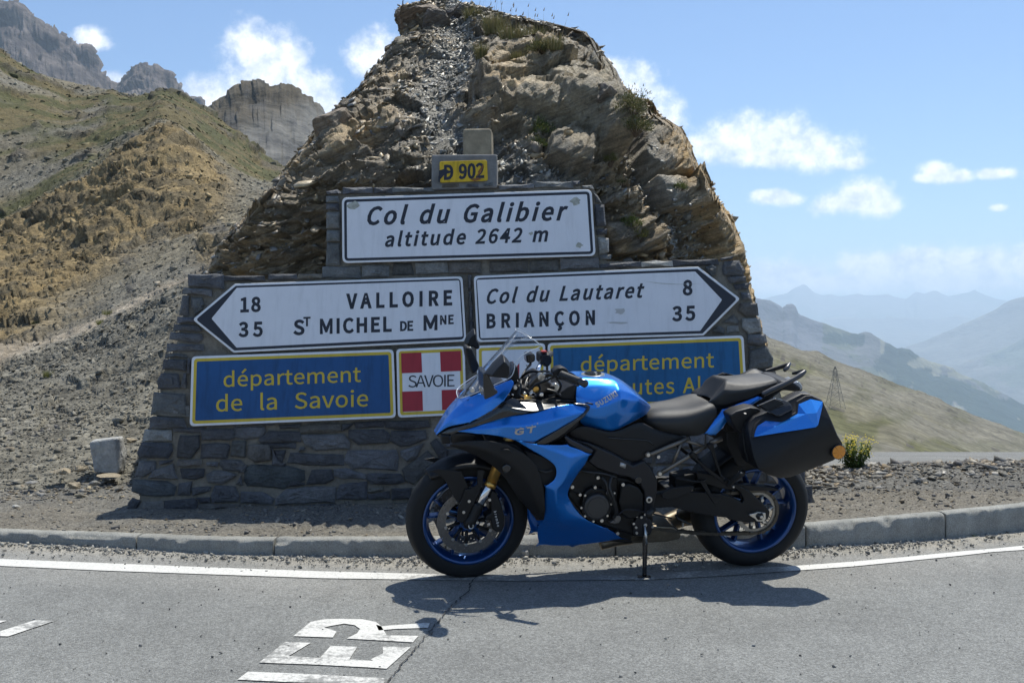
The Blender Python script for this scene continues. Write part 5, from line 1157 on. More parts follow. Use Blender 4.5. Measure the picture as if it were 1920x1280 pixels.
def sign_mat(name, col, rough=.38, dirt=.12):
    m, n, l, b = mat_new(name)
    t = n.new('ShaderNodeTexCoord')
    a = mrange(n, l, tn(n, l, 'ShaderNodeTexNoise', 5, t.outputs['Object'], 8, .7).outputs['Fac'], .35, .75, 1, 1 - dirt)
    s_ = mrange(n, l, tn(n, l, 'ShaderNodeTexNoise', 70, t.outputs['Object'], 6, .8).outputs['Fac'], .68, .8, 1, .75)
    v = n.new('ShaderNodeVectorMath'); v.operation = 'SCALE'; v.inputs[0].default_value = col; l.new(nmath(n, l, 'MULTIPLY', a, s_), v.inputs['Scale'])
    mp = n.new('ShaderNodeMapping'); mp.inputs['Scale'].default_value = (26, 26, 1.1); l.new(t.outputs['Object'], mp.inputs[0])
    st = mrange(n, l, tn(n, l, 'ShaderNodeTexNoise', 1.0, mp.outputs[0], 4, .6).outputs['Fac'], .5, .72, 1, 1 - dirt * 1.1)      # runs of dirty water
    v2 = n.new('ShaderNodeVectorMath'); v2.operation = 'SCALE'; l.new(v.outputs[0], v2.inputs[0]); l.new(st, v2.inputs['Scale'])
    l.new(v2.outputs[0], b.inputs['Base Color']); b.inputs['Roughness'].default_value = rough; b.inputs['Specular IOR Level'].default_value = .35
    return m
S_white = sign_mat('sign_white', (.80, .80, .82), .38, .08); S_rim = sign_mat('sign_rim_white', (.82, .82, .82), .38, .08); S_black = simple('sign_black', (.018, .019, .028), .45)
S_blue = sign_mat('sign_blue', (.014, .088, .25), .4, .25); S_blue2 = sign_mat('sign_blue_faded', (.010, .12, .29), .4, .3); S_yel = sign_mat('sign_yellow', (.66, .48, .045)); S_red = sign_mat('sign_red', (.40, .028, .04)); S_amber = sign_mat('plate_yellow', (.72, .47, .02), .4, .35)
S_rust = simple('rust_stain', (.23, .10, .03), .9, var=.5, vscale=40); S_grime = simple('sticker_residue', (.42, .42, .36), .9, var=.3, vscale=50)
S_alu = simple('aluminium_back', (.5, .5, .5), .5, .8)
def panel(name, label, outline, r, rim, line, c_line, c_face, cat='road sign', hole=None, off=.045):
    cx_ = sum(p_[0] for p_ in outline) / len(outline); cy_ = max(p_[1] for p_ in outline)
    e_ = empty(name, Wp(cx_, cy_, off)); tag(e_, label, cat)
    sheet_geom('back_plate', [rounded(outline, r)], off - .028, off, S_rim, e_, .004)
    sheet_geom('border_line', [rounded(inset(outline, rim), r if isinstance(r, (int, float)) is False else r * .75)], off - .002, off + .0012, c_line, e_)
    l_ = hole or inset(outline, rim + line if not isinstance(line, (list, tuple)) else [rim + q_ for q_ in line])
    sheet_geom('sign_face', [rounded(l_, 3 if not hole else 3)], off - .001, off + .0024, c_face, e_)
    return e_
# top board
o1 = panel('pass_sign', 'large white board lettered Col du Galibier altitude 2642 m, highest of the big signs', [(641, 370.5), (1109, 355), (1117, 480), (642, 493.5)], 11, 4, 5, S_black, S_white)
T = .0036 + .045
wall_text('lettering', 'Col du Galibier', 684, 421, 1057, 412, 32, S_black, o1, T, .045, .27, .95)
wall_text('lettering', 'altitude 2642 m', 720, 462, 1027, 452, 25.5, S_black, o1, T, .045, .2, .95)
for k, (x, y, a) in enumerate([(662, 386, 13), (1079, 378, 12), (1086, 460, 8), (996, 438, 5)]):
    rs = random.Random(k); sheet_geom('sticker_residue', [[(x + a * rs.uniform(.5, 1.05) * math.cos(t_ * .628), y + a * .75 * rs.uniform(.5, 1.05) * math.sin(t_ * .628)) for t_ in range(10)]], T - .001, T + .0004, S_grime, o1)
# left arrow
o2 = panel('direction_sign', 'white arrow board pointing left to Valloire and Saint Michel', [(361, 599), (440.5, 532), (867, 518), (874.5, 640), (438, 661)], [5, 4, 8, 8, 4], 4, 5, S_black, S_white, hole=[(396.5, 597), (444, 539.5), (861, 525.5), (867.5, 640 - 9), (443.5, 651.5)])
wall_text('lettering', '18', 449, 584.5, 489, 583, 25.5, S_black, o2, T, .055, 0, .95)
wall_text('lettering', '35', 448, 630.5, 493, 629.5, 25.5, S_black, o2, T, .055, 0, .95)
wall_text('lettering', 'VALLOIRE', 651, 578, 848, 571, 26, S_black, o2, T, .06, 0, .85)
for s_, xa, ya, xb, yb, cp_ in (('S', 550, 627, 566, 626.5, 26), ('T', 569, 611, 582, 610.5, 16), ('MICHEL', 598, 625, 734, 620.5, 26), ('DE', 749, 620, 775, 619, 17), ('M', 792, 618.5, 818, 617.5, 26), ('NE', 824, 608, 851, 606.5, 16)):
    wall_text('lettering', s_, xa, ya, xb, yb, cp_, S_black, o2, T, .055, 0, .9 if len(s_) > 1 else 1.0)
# right arrow
o3 = panel('direction_sign', 'white arrow board pointing right to Col du Lautaret and Briancon', [(888, 517.5), (1309, 500), (1388, 560), (1319, 629), (894.5, 641.5)], [8, 4, 5, 4, 8], 4, 5, S_black, S_white, hole=[(894, 524.5), (1303.5, 509), (1354, 562), (1313, 620), (901, 634)])
wall_text('lettering', 'Col du Lautaret', 909, 569, 1203, 557, 26, S_black, o3, T, .042, .27, .9)
wall_text('lettering', 'BRIANÇON', 911, 614.5, 1117, 607.5, 25, S_black, o3, T, .058, 0, .82)
wall_text('lettering', '8', 1280, 552.5, 1298, 552, 26, S_black, o3, T, .055, 0, .95)
wall_text('lettering', '35', 1261, 601, 1304, 599.5, 25.5, S_black, o3, T, .055, 0, .95)
sheet_geom('scratch', [[(1204, 526.6), (1240, 530.8), (1272, 532.5), (1318, 532.2), (1272, 533.3), (1240, 531.8)]], T - .001, T + .0003, S_grime, o3)
for k, (x, y, a, b) in enumerate([(1162, 583, 14, 9), (1158, 605, 26, 2.5)]):
    rs = random.Random(k + 9); sheet_geom('sticker_residue', [[(x + a * rs.uniform(.4, 1.05) * math.cos(t_ * .628), y + b * rs.uniform(.4, 1.05) * math.sin(t_ * .628)) for t_ in range(10)]], T - .001, T + .0003, simple('grime', (.5, .49, .47), .9), o3)
# blue boards
o4 = panel('department_sign', 'blue board with yellow border lettered departement de la Savoie, left of the red cross', [(359.5, 668), (738, 654.5), (742.5, 783), (355.5, 799)], 9, 4.5, 5.5, S_yel, S_blue)
wall_text('lettering', 'département', 417, 725, 677, 715, 27.5, S_yel, o4, T, .012, 0, 1.12)
wall_text('lettering', 'de  la  Savoie', 403, 771, 692, 761, 29.5, S_yel, o4, T, .012, 0, 1.12)
o5 = panel('department_sign', 'blue board with yellow border mostly hidden behind the motorcycle, right', [(1026.5, 643), (1394, 628.5), (1401.5, 756), (1030, 770)], 9, 4.5, 5.5, S_yel, S_blue2)
wall_text('lettering', 'département', 1087, 697, 1339, 688, 27, S_yel, o5, T, .012, 0, 1.1)
wall_text('lettering', 'des Hautes Alpes', 1050, 744, 1384, 733, 28, S_yel, o5, T, .012, 0, 1.0)
# crests
o6 = panel('shield_sign', 'square white sign with yellow border, red cross field and the word Savoie', [(743, 654), (871, 648.5), (875, 777), (746, 783)], 8, 4.5, 5.5, S_yel, S_white)
for qd in ([(752, 662), (790, 660.5), (791.5, 698), (753, 699.5)], [(825, 659), (864, 657.5), (865, 695), (826.5, 696.5)], [(754, 734), (792, 732.5), (793, 770), (755, 771.5)], [(828, 731), (866, 729.5), (868, 767), (829, 768.5)]):
    sheet_geom('red_square', [qd], T - .001, T + .0006, S_red, o6)
wall_text('lettering', 'SAVOIE', 764, 726, 854, 724, 22, simple('thin_black', (.02, .02, .025), .5), o6, T, .0, 0, 1.05)
o7 = panel('shield_sign', 'white sign with yellow border and small crest seen through the windscreen', [(893, 648), (1022, 643), (1026, 769), (896, 775)], 8, 4.5, 5.5, S_yel, S_white)
sheet_geom('crest_red', [[(955, 688), (962, 676), (966, 690), (974, 680), (973, 720), (960, 722), (955, 700)]], T - .001, T + .0006, S_red, o7)
sheet_geom('crest_blue', [[(930, 722), (972, 720), (970, 760), (950, 768), (932, 760)]], T - .001, T + .0006, S_blue, o7)
# yellow number plate on the plinth
o8 = empty('number_plate', Wp(868, 343, .05)); tag(o8, 'small chipped yellow plate lettered D 902 above the big white board', 'road sign')
sheet_geom('plate', [rounded([(824, 303), (913, 300), (915, 339), (825, 343)], 4)], .03, .046, S_amber, o8, .003)
wall_text('lettering', 'D 902', 831, 336.5, 908, 332.5, 26, S_black, o8, .0475, .05, 0, .8)
sheet_geom('chipped_enamel', [[(823, 320), (836, 316), (841, 320), (850, 321), (842, 325), (834, 327), (826, 336), (823, 333)], [(822, 330), (826, 329), (825, 342), (822, 341)]], .046, .0482, S_black, o8)
sheet_geom('rust_patch', [[(896, 322), (903, 312), (906, 306), (907, 313), (904, 318), (901, 325), (897, 329), (893, 332), (897, 325)], [(882, 336), (896, 333), (904, 336), (890, 340)]], .046, .0484, S_rust, o8)
# ================================================================ motorcycle
YAW = R(11); LEAN = R(9); FX, FY = -.228, 5.236
bike = empty('motorcycle', (FX, FY, 0)); bike.rotation_euler = (0, 0, 0)
ux = Vector((math.cos(YAW), math.sin(YAW), 0)); uy0 = Vector((-math.sin(YAW), math.cos(YAW), 0)); uz0 = Vector((0, 0, 1))
rotL = Matrix.Rotation(LEAN, 3, ux)         # lean towards the side stand, towards the camera
uy = rotL @ uy0; uz = rotL @ uz0
# with this sign the top goes to -y when uz.y < 0
if uz.y > 0: rotL = Matrix.Rotation(-LEAN, 3, ux); uy = rotL @ uy0; uz = rotL @ uz0
MB = Matrix((ux, uy, uz)).transposed(); MBI = MB.inverted()
bike.rotation_euler = MB.to_euler()
tag(bike, 'blue touring motorcycle with black panniers leaning on its side stand below the signs', 'motorcycle')
BO = Vector((FX, FY, 0))
def Bp(px, py, w):
    "bike coordinates (x back, y away from the camera, z up) of the point at lateral offset w towards the camera seen at a pixel"
    d = Vector(((px - 960) / FOC, 1, -(py - HOR) / FOC)); o_ = Vector((0, 0, CAM_H))
    # plane: dot(p - BO, uy) = -w
    t = (-w - (o_ - BO).dot(uy)) / d.dot(uy)
    return MBI @ (o_ + d * t - BO)
def Bg(px, py): return MBI @ (groundpt(px, py, 0.0) - BO)
c1 = lambda x, y: (740 + x / 2.462, 600 + y / 2.462)
c2 = lambda x, y: (1160 + x / 2.783, 660 + y / 2.783)
c3 = lambda x, y: (800 + x / 4.922, 600 + y / 4.922)
c4 = lambda x, y: (760 + x / 5.332, 860 + y / 5.332)
c5 = lambda x, y: (1000 + x / 4.0, 780 + y / 4.0)
c6_ = lambda x, y: (1280 + x / 4.922, 660 + y / 4.922)
c7 = lambda x, y: (940 + x / 5.334, 620 + y / 5.334)
c8 = lambda x, y: (1200 + x / 4.571, 780 + y / 4.571)
def C(f, x, y, w): return Bp(*f(x, y), w)

# materials
def paint_blue(name, base, met=.75):
    m, n, l, b = mat_new(name)
    b.inputs['Base Color'].default_value = (*base, 1); b.inputs['Metallic'].default_value = met; b.inputs['Roughness'].default_value = .33
    b.inputs['Coat Weight'].default_value = 1; b.inputs['Coat Roughness'].default_value = .03
    t = n.new('ShaderNodeTexCoord'); x = n.new('ShaderNodeTexVoronoi'); x.inputs['Scale'].default_value = 1600; l.new(t.outputs['Object'], x.inputs['Vector'])
    s_ = n.new('ShaderNodeSeparateColor'); l.new(x.outputs['Color'], s_.inputs[0])
    r_ = n.new('ShaderNodeMapRange'); r_.inputs['To Min'].default_value = .26; r_.inputs['To Max'].default_value = .44; l.new(s_.outputs[0], r_.inputs[0]); l.new(r_.outputs[0], b.inputs['Roughness'])
    return m
B_blue = paint_blue('blue_metallic_paint', (.005, .195, .68))
B_mat = simple('matt_black_plastic', (.008, .008, .009), .46, spec=.35, bump=.35, bscale=900)
B_gloss = simple('gloss_black_plastic', (.012, .012, .013), .16, coat=.5)
B_frame = simple('satin_black_alloy', (.016, .017, .021), .36, .35)
B_eng = simple('engine_black', (.011, .011, .011), .48, .4, bump=.5, bscale=250)
B_cover = simple('engine_cover_grey', (.06, .06, .06), .45, .6)
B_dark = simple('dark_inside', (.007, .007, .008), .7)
B_bronze = simple('subframe_bronze', (.20, .175, .145), .42, .8)
B_alu = simple('bare_alloy', (.62, .61, .58), .28, 1)
B_chrome = simple('polished_steel', (.75, .75, .76), .08, 1)
B_gold = simple('gold_anodised', (.72, .42, .11), .32, .9)
B_seat = simple('seat_vinyl', (.022, .022, .022), .5, spec=.5, bump=.6, bscale=700)
B_tyre = simple('tyre_rubber', (.014, .014, .014), .72, spec=.3, bump=.3, bscale=300)
B_wheel = simple('blue_wheel_paint', (.003, .05, .19), .3, .5, coat=.8)
B_disc = simple('brake_steel', (.20, .19, .18), .42, .9, var=.12, vscale=40)
B_exh = simple('exhaust_steel', (.17, .14, .10), .42, .85, var=.35, vscale=12)
B_rub = simple('rubber', (.02, .02, .02), .65)
B_lens = simple('grey_lens', (.35, .36, .38), .15, coat=1)
B_silver = simple('silver_print', (.50, .48, .45), .4, .6)
B_org = simple('amber_reflector', (.75, .26, .01), .2, coat=1)
def rf_mat():
    m, n, l, b = mat_new('amber_reflector_glow'); return m
B_grip = simple('grip_rubber', (.016, .016, .016), .6, bump=1, bscale=160)
B_cable = simple('cable_black', (.012, .012, .012), .4)
def glass_mat():
    m = bpy.data.materials.new('clear_windscreen'); m.use_nodes = True; n = m.node_tree.nodes; l = m.node_tree.links; n.clear()
    o_ = n.new('ShaderNodeOutputMaterial'); mx_ = n.new('ShaderNodeMixShader'); tr = n.new('ShaderNodeBsdfTransparent'); gl = n.new('ShaderNodeBsdfGlossy')
    tr.inputs[0].default_value = (.965, .97, .975, 1); gl.inputs['Roughness'].default_value = .03
    fr_ = n.new('ShaderNodeLayerWeight'); fr_.inputs['Blend'].default_value = .5; pw_ = n.new('ShaderNodeMath'); pw_.operation = 'POWER'; pw_.inputs[1].default_value = 3.5; l.new(fr_.outputs['Facing'], pw_.inputs[0])
    ad = n.new('ShaderNodeMath'); ad.operation = 'MULTIPLY_ADD'; ad.inputs[1].default_value = .75; ad.inputs[2].default_value = .045; l.new(pw_.outputs[0], ad.inputs[0])
    l.new(ad.outputs[0], mx_.inputs[0]); l.new(tr.outputs[0], mx_.inputs[1]); l.new(gl.outputs[0], mx_.inputs[2]); l.new(mx_.outputs[0], o_.inputs[0])
    return m
B_glass = glass_mat()

def bmesh_obj(name, V, F, mat, parent=None, smooth=True, sub=0, solid=0, bevel=0, mirror=False, creases=None, merge=True, autos=None, pin=0, ecrease=0):
    "part of the motorcycle in its own coordinates"
    if mirror and min(abs(v.y) for v in V) > .004:      # two separate pieces, one on either side
        kw = dict(smooth=smooth, sub=sub, solid=solid, bevel=bevel, creases=creases, merge=merge, pin=pin, ecrease=ecrease)
        bmesh_obj(name, [Vector((v.x, -v.y, v.z)) for v in V], [tuple(f)[::-1] for f in F], mat, parent, **kw)
        return bmesh_obj(name, V, F, mat, parent, **kw)
    me = bpy.data.meshes.new(name); bm = bmesh.new()
    vs_ = [bm.verts.new(v) for v in V]
    for f in F:
        if len(set(f)) < 3: continue
        try: bm.faces.new([vs_[i] for i in f])
        except ValueError: pass
    if mirror:
        g = bm.verts[:] + bm.edges[:] + bm.faces[:]
        d = bmesh.ops.duplicate(bm, geom=g)['geom']
        mv = [x for x in d if isinstance(x, bmesh.types.BMVert)]
        for v in mv: v.co.y = -v.co.y
        bmesh.ops.reverse_faces(bm, faces=[x for x in d if isinstance(x, bmesh.types.BMFace)])
    if merge: bmesh.ops.remove_doubles(bm, verts=bm.verts, dist=.0008)
    bmesh.ops.recalc_face_normals(bm, faces=bm.faces)
    if creases:
        cl = bm.edges.layers.float.new('crease_edge')
        for e_ in bm.edges:
            for fn, val in creases:
                if fn(e_): e_[cl] = val
    if sub and pin:
        vl = bm.verts.layers.float.new('crease_vert')
        for v in bm.verts:
            if v.is_boundary: v[vl] = pin
    if sub and ecrease:
        el_ = bm.edges.layers.float.new('crease_edge')
        for e_ in bm.edges:
            if len(e_.link_faces) == 2:
                a_ = e_.calc_face_angle(0)
                if a_ > R(16): e_[el_] = ecrease
    bm.to_mesh(me); bm.free(); me.materials.append(mat)
    if smooth: me.polygons.foreach_set('use_smooth', np.ones(len(me.polygons), bool))
    o = bpy.data.objects.new(name, me); COL.objects.link(o); o.parent = parent or bike
    if parent and parent is not bike: pass
    if solid:
        md = o.modifiers.new('s', 'SOLIDIFY'); md.thickness = solid; md.offset = -1
    if bevel:
        md = o.modifiers.new('b', 'BEVEL'); md.width = bevel; md.segments = 2; md.limit_method = 'ANGLE'; md.angle_limit = R(35)
        if smooth: md.harden_normals = True
    if sub:
        md = o.modifiers.new('u', 'SUBSURF'); md.levels = sub; md.render_levels = sub
    return o
def loftp(name, rows, mat, parent=None, sub=2, solid=.004, mirror=False, close=False, creases=None, smooth=True, sidecopy=False, pin=0, ecrease=0):
    "rows of bike-space points -> quad strip surface"
    nr, nc = len(rows), len(rows[0]); V = [v for r_ in rows for v in r_]; F = []
    for i in range(nr - 1):
        for j in range(nc - 1 if not close else nc):
            j2 = (j + 1) % nc
            F.append((i * nc + j, (i + 1) * nc + j, (i + 1) * nc + j2, i * nc + j2))
    return bmesh_obj(name, V, F, mat, parent, smooth, sub, solid, mirror=mirror, creases=creases, pin=pin, ecrease=ecrease)
def slab(name, pts, w0, w1, mat, parent=None, bevel=.004, mirror=False, smooth=True, inset_=0, tilt=None):
    "closed plate: outline drawn in the photograph at offset w1 (outer), thickness to w0; optional inset of the outer rim"
    P1 = [Bp(x, y, w1) for x, y in pts]; n_ = len(P1); cxx = sum((v.x for v in P1)) / n_; czz = sum((v.z for v in P1)) / n_
    outer = []
    for v in P1:
        outer.append(Vector((v.x, v.y, v.z)))
    inner = [Vector((v.x, -w0, v.z)) for v in P1]
    if inset_:
        outer = [Vector((cxx + (v.x - cxx) * (1 - inset_), v.y, czz + (v.z - czz) * (1 - inset_))) for v in outer]
    V = inner + outer; F = [tuple(range(n_)), tuple(range(n_, 2 * n_))[::-1]] + [(i, (i + 1) % n_, n_ + (i + 1) % n_, n_ + i) for i in range(n_)]
    return bmesh_obj(name, V, F, mat, parent, smooth, 0, 0, bevel, mirror=mirror)
def tube(name, pts, r, mat, parent=None, seg=10, mirror=False, smooth_path=True, cap=True):
    "pts in bike space; r number or list"
    pts = [Vector(p_) for p_ in pts]
    rr_ = r if isinstance(r, (list, tuple)) else [r] * len(pts)
    if smooth_path and len(pts) > 2:
        q_ = []; q_r = []
        for i in range(len(pts) - 1):
            p0 = pts[max(i - 1, 0)]; p1 = pts[i]; p2 = pts[i + 1]; p3 = pts[min(i + 2, len(pts) - 1)]
            for k in range(4):
                t = k / 4; q_.append(.5 * ((2 * p1) + (-p0 + p2) * t + (2 * p0 - 5 * p1 + 4 * p2 - p3) * t * t + (-p0 + 3 * p1 - 3 * p2 + p3) * t ** 3)); q_r.append(lerp(rr_[i], rr_[i + 1], t))
        q_.append(pts[-1]); q_r.append(rr_[-1]); pts, rr_ = q_, q_r
    V = []; F = []; up = Vector((0, 0, 1))
    for i, p_ in enumerate(pts):
        d = (pts[min(i + 1, len(pts) - 1)] - pts[max(i - 1, 0)]).normalized()
        a = d.cross(up); a = a.normalized() if a.length > .05 else d.cross(Vector((0, 1, 0))).normalized(); b = d.cross(a); up = -b if b.dot(up) < 0 else b
        a = d.cross(up).normalized(); b = up - d * up.dot(d); b.normalize(); up = b
        for k in range(seg):
            t = 2 * math.pi * k / seg; V.append(p_ + (a * math.cos(t) + b * math.sin(t)) * rr_[i])
    for i in range(len(pts) - 1):
        for k in range(seg): F.append((i * seg + k, i * seg + (k + 1) % seg, (i + 1) * seg + (k + 1) % seg, (i + 1) * seg + k))
    if cap: F.append(tuple(range(seg))); F.append(tuple(range((len(pts) - 1) * seg, len(pts) * seg))[::-1])
    o = bmesh_obj(name, V, F, mat, parent, True, mirror=mirror, merge=False)
    return o
def disc_y(name, c_, rad, w0, w1, mat, parent=None, seg=28, bevel=.003, mirror=False, r2=None):
    "cylinder with lateral axis; centre c_ (x, z)"
    V = []; F = []
    for y_, r_ in ((-w0, rad), (-w1, r2 or rad)):
        for k in range(seg): t = 2 * math.pi * k / seg; V.append(Vector((c_[0] + r_ * math.cos(t), y_, c_[1] + r_ * math.sin(t))))
    F = [(k, (k + 1) % seg, seg + (k + 1) % seg, seg + k) for k in range(seg)] + [tuple(range(seg))[::-1], tuple(range(seg, 2 * seg))]
    return bmesh_obj(name, V, F, mat, parent, True, bevel=bevel, mirror=mirror)
def dpx(name, f, x, y, rpx, w0, w1, mat, parent=None, scale=None, **k):
    c_ = Bp(*f(x, y), w1); e_ = Bp(*f(x + rpx, y), w1); return disc_y(name, (c_.x, c_.z), (e_ - c_).length, w0, w1, mat, parent, **k)
def revolve_y(name, prof_, c_, mat, parent=None, seg=72, a0=0, a1=2 * math.pi, closed_prof=True, solid=0):
    "prof_: list of (r, y). revolved round the lateral axis through (x,z)=c_"
    full = abs(a1 - a0 - 2 * math.pi) < 1e-6; n_ = seg if full else seg + 1; V = []; F = []; m_ = len(prof_)
    for k in range(n_):
        t = a0 + (a1 - a0) * k / seg
        for r_, y_ in prof_: V.append(Vector((c_[0] + r_ * math.cos(t), y_, c_[1] + r_ * math.sin(t))))
    for k in range(seg):
        k2 = (k + 1) % n_
        for j in range(m_ if closed_prof else m_ - 1):
            j2 = (j + 1) % m_; F.append((k * m_ + j, k * m_ + j2, k2 * m_ + j2, k2 * m_ + j))
    return bmesh_obj(name, V, F, mat, parent, True, solid=solid, merge=False)
def bolt(f, x, y, w, r=.0065, mat=None, parent=None):
    c_ = Bp(*f(x, y), w); o = disc_y('bolt', (c_.x, c_.z), r, w - .02, w + .004, mat or B_alu, parent, seg=10, bevel=.001)
    return o

# ---- wheels
WF = (0.0, .300); WR = (1.460, .311)
def wheel(name, c_, Rt, tw, rimr, rw, parent, spokes, lab):
    e_ = empty(name, (0, 0, 0), parent)
    h = tw / 2
    prof_ = []
    for k in range(15):      # tread arc
        t = math.pi * (.10 + .80 * k / 14); prof_.append((Rt - h * .62 * (1 - math.sin(t)) * 1.15, -h * math.cos(t)))
    pr = [(rimr + .004, -rw / 2 - .004), (rimr + .02, -h * .93)] + prof_ + [(rimr + .02, h * .93), (rimr + .004, rw / 2 + .004)]
    revolve_y('tyre', pr, c_, B_tyre, e_, 96)
    # rim barrel with lips
    rp = [(rimr + .012, -rw / 2 - .003), (rimr + .004, -rw / 2 - .009), (rimr - .006, -rw / 2 - .005), (rimr - .012, -rw / 2 + .006), (rimr - .016, -rw / 2 + .02), (rimr - .024, -rw * .2), (rimr - .026, rw * .2), (rimr - .016, rw / 2 - .02), (rimr - .012, rw / 2 - .006), (rimr - .006, rw / 2 + .005), (rimr + .004, rw / 2 + .009), (rimr + .012, rw / 2 + .003)]
    revolve_y('rim', rp, c_, B_wheel, e_, 96)
    disc_y('hub', c_, .034, -.055, .055, B_wheel, e_, 24)
    for k in range(spokes):
        a = 2 * math.pi * k / spokes + .32
        for s_ in (-1, 1):
            a0, a1 = a + s_ * .10, a + s_ * .24; V = []
            for (r_, aa, wd, th_) in ((.03, a, .018, .03), (.10, lerp(a, a0, .8), .013, .021), (rimr - .018, a1, .011, .022)):
                cx_, cz_ = c_[0] + r_ * math.cos(aa), c_[1] + r_ * math.sin(aa); tx_, tz_ = -math.sin(aa), math.cos(aa)
                for (u_, v_) in ((-1, -.75), (1, -.75), (.55, 1), (-.55, 1)): V.append(Vector((cx_ + tx_ * wd * u_, -th_ * v_, cz_ + tz_ * wd * u_)))
            F = [(i * 4 + j, i * 4 + (j + 1) % 4, (i + 1) * 4 + (j + 1) % 4, (i + 1) * 4 + j) for i in range(2) for j in range(4)] + [(0, 3, 2, 1), (8, 9, 10, 11)]
            bmesh_obj('spoke', V, F, B_wheel, e_, True, bevel=.003)
    return e_
fw = wheel('front_wheel', WF, .299, .120, .213, .092, bike, 5, '')
rw_ = wheel('rear_wheel', WR, .311, .190, .213, .152, bike, 5, '')
# drilled brake discs, real holes
def brake_disc(c_, y0, y1, ro, ri, parent, nh=64):
    rs_ = np.linspace(ri, ro, 10); na = nh * 3; V = []; F = []
    for y_ in (y0, y1):
        for r_ in rs_:
            for k in range(na): t = 2 * math.pi * k / na; V.append(Vector((c_[0] + r_ * math.cos(t), y_, c_[1] + r_ * math.sin(t))))
    def hole(i, k): return (k % 3 == 1) and (i in (2, 4, 6) or i == 7) and ((k // 3 + (0, 0, 0, 0, 2, 0, 1, 3)[i]) % 4 == 0)
    nr = len(rs_)
    idx = lambda s_, i, k: s_ * nr * na + i * na + k % na
    for i in range(nr - 1):
        for k in range(na):
            if hole(i, k): 
                for (a, b) in (((i, k), (i, k + 1)), ((i, k + 1), (i + 1, k + 1)), ((i + 1, k + 1), (i + 1, k)), ((i + 1, k), (i, k))): F.append((idx(0, *a), idx(0, *b), idx(1, *b), idx(1, *a)))
                continue
            F.append((idx(0, i, k), idx(0, i, k + 1), idx(0, i + 1, k + 1), idx(0, i + 1, k))); F.append((idx(1, i, k), idx(1, i + 1, k), idx(1, i + 1, k + 1), idx(1, i, k + 1)))
    for k in range(na):
        F.append((idx(0, 0, k), idx(1, 0, k), idx(1, 0, k + 1), idx(0, 0, k + 1))); F.append((idx(0, nr - 1, k), idx(0, nr - 1, k + 1), idx(1, nr - 1, k + 1), idx(1, nr - 1, k)))
    o = bmesh_obj('brake_disc', V, F, B_disc, parent, False, merge=False)
    return o
for s_ in (1, -1):
    d_ = brake_disc(WF, -.062 * s_, -.066 * s_, .155, .112, fw)
    # carrier with arms
    for k in range(10):
        a = 2 * math.pi * k / 10 + .1; p0 = Vector((WF[0] + .045 * math.cos(a), -.058 * s_, WF[1] + .045 * math.sin(a))); p1 = Vector((WF[0] + .113 * math.cos(a + .12), -.063 * s_, WF[1] + .113 * math.sin(a + .12)))
        tube('disc_carrier', [p0, p1], [.009, .006], B_mat, fw, 6)
        disc_y('disc_button', (WF[0] + .114 * math.cos(a + .12), WF[1] + .114 * math.sin(a + .12)), .008, .06 * s_, .069 * s_, B_alu, fw, 10, bevel=.001)
    revolve_y('disc_centre', [(.03, -.052 * s_), (.055, -.052 * s_), (.055, -.06 * s_), (.03, -.06 * s_)], WF, B_wheel, fw, 30)
brake_disc(WR, .062, .067, .12, .09, rw_)
# sprocket + chain
def gear(name, c_, ro, ri, y0, y1, teeth, mat, parent):
    V = []; n_ = teeth * 4
    for y_ in (y0, y1):
        for ring in (0, 1):
            for k in range(n_):
                t = 2 * math.pi * k / n_; r_ = ri if ring == 0 else (ro if k % 4 in (1, 2) else ro - .007)
                V.append(Vector((c_[0] + r_ * math.cos(t), y_, c_[1] + r_ * math.sin(t))))
    F = []
    for k in range(n_):
        k2 = (k + 1) % n_
        F += [(k, k2, n_ + k2, n_ + k), (2 * n_ + k, 3 * n_ + k, 3 * n_ + k2, 2 * n_ + k2), (n_ + k, n_ + k2, 3 * n_ + k2, 3 * n_ + k), (k, 2 * n_ + k, 2 * n_ + k2, k2)]
    return bmesh_obj(name, V, F, mat, parent, False, merge=False)
B_spr = simple('sprocket_steel', (.33, .32, .30), .38, .9)
gear('sprocket', WR, .112, .088, -.088, -.094, 45, B_spr, rw_)
for k in range(6):
    a = 2 * math.pi * k / 6 + .25; tube('sprocket_arm', [Vector((WR[0] + .035 * math.cos(a - .35), -.09, WR[1] + .035 * math.sin(a - .35))), Vector((WR[0] + .091 * math.cos(a), -.09, WR[1] + .091 * math.sin(a)))], [.012, .011], B_spr, rw_, 6)
    disc_y('sprocket_nut', (WR[0] + .066 * math.cos(a - .1), WR[1] + .066 * math.sin(a - .1)), .009, .085, .104, B_alu, rw_, 6, bevel=.001)
ch = []
cx0 = Bp(*c5(880, 640), .1)
fs_c = (.72, .335); rf = .042
def chain_path(n_=110):
    pts = []
    for k in range(20): t = math.pi * (-.5 + k / 19); pts.append((WR[0] + .111 * math.cos(t), WR[1] + .111 * math.sin(t)))
    for k in range(1, 22): u = k / 22; pts.append((lerp(WR[0], fs_c[0], u), lerp(WR[1] + .111, fs_c[1] + rf, u)))
    for k in range(10): t = math.pi * (.5 + k / 9); pts.append((fs_c[0] + rf * math.cos(t), fs_c[1] + rf * math.sin(t)))
    for k in range(1, 26): u = k / 26; pts.append((lerp(fs_c[0], WR[0], u), lerp(fs_c[1] - rf, WR[1] - .111, u) - .028 * math.sin(math.pi * u)))
    return pts
cp = chain_path(); V = []; F = []; L_ = 0; m_ = len(cp); res = []
acc_ = 0; last = cp[0]
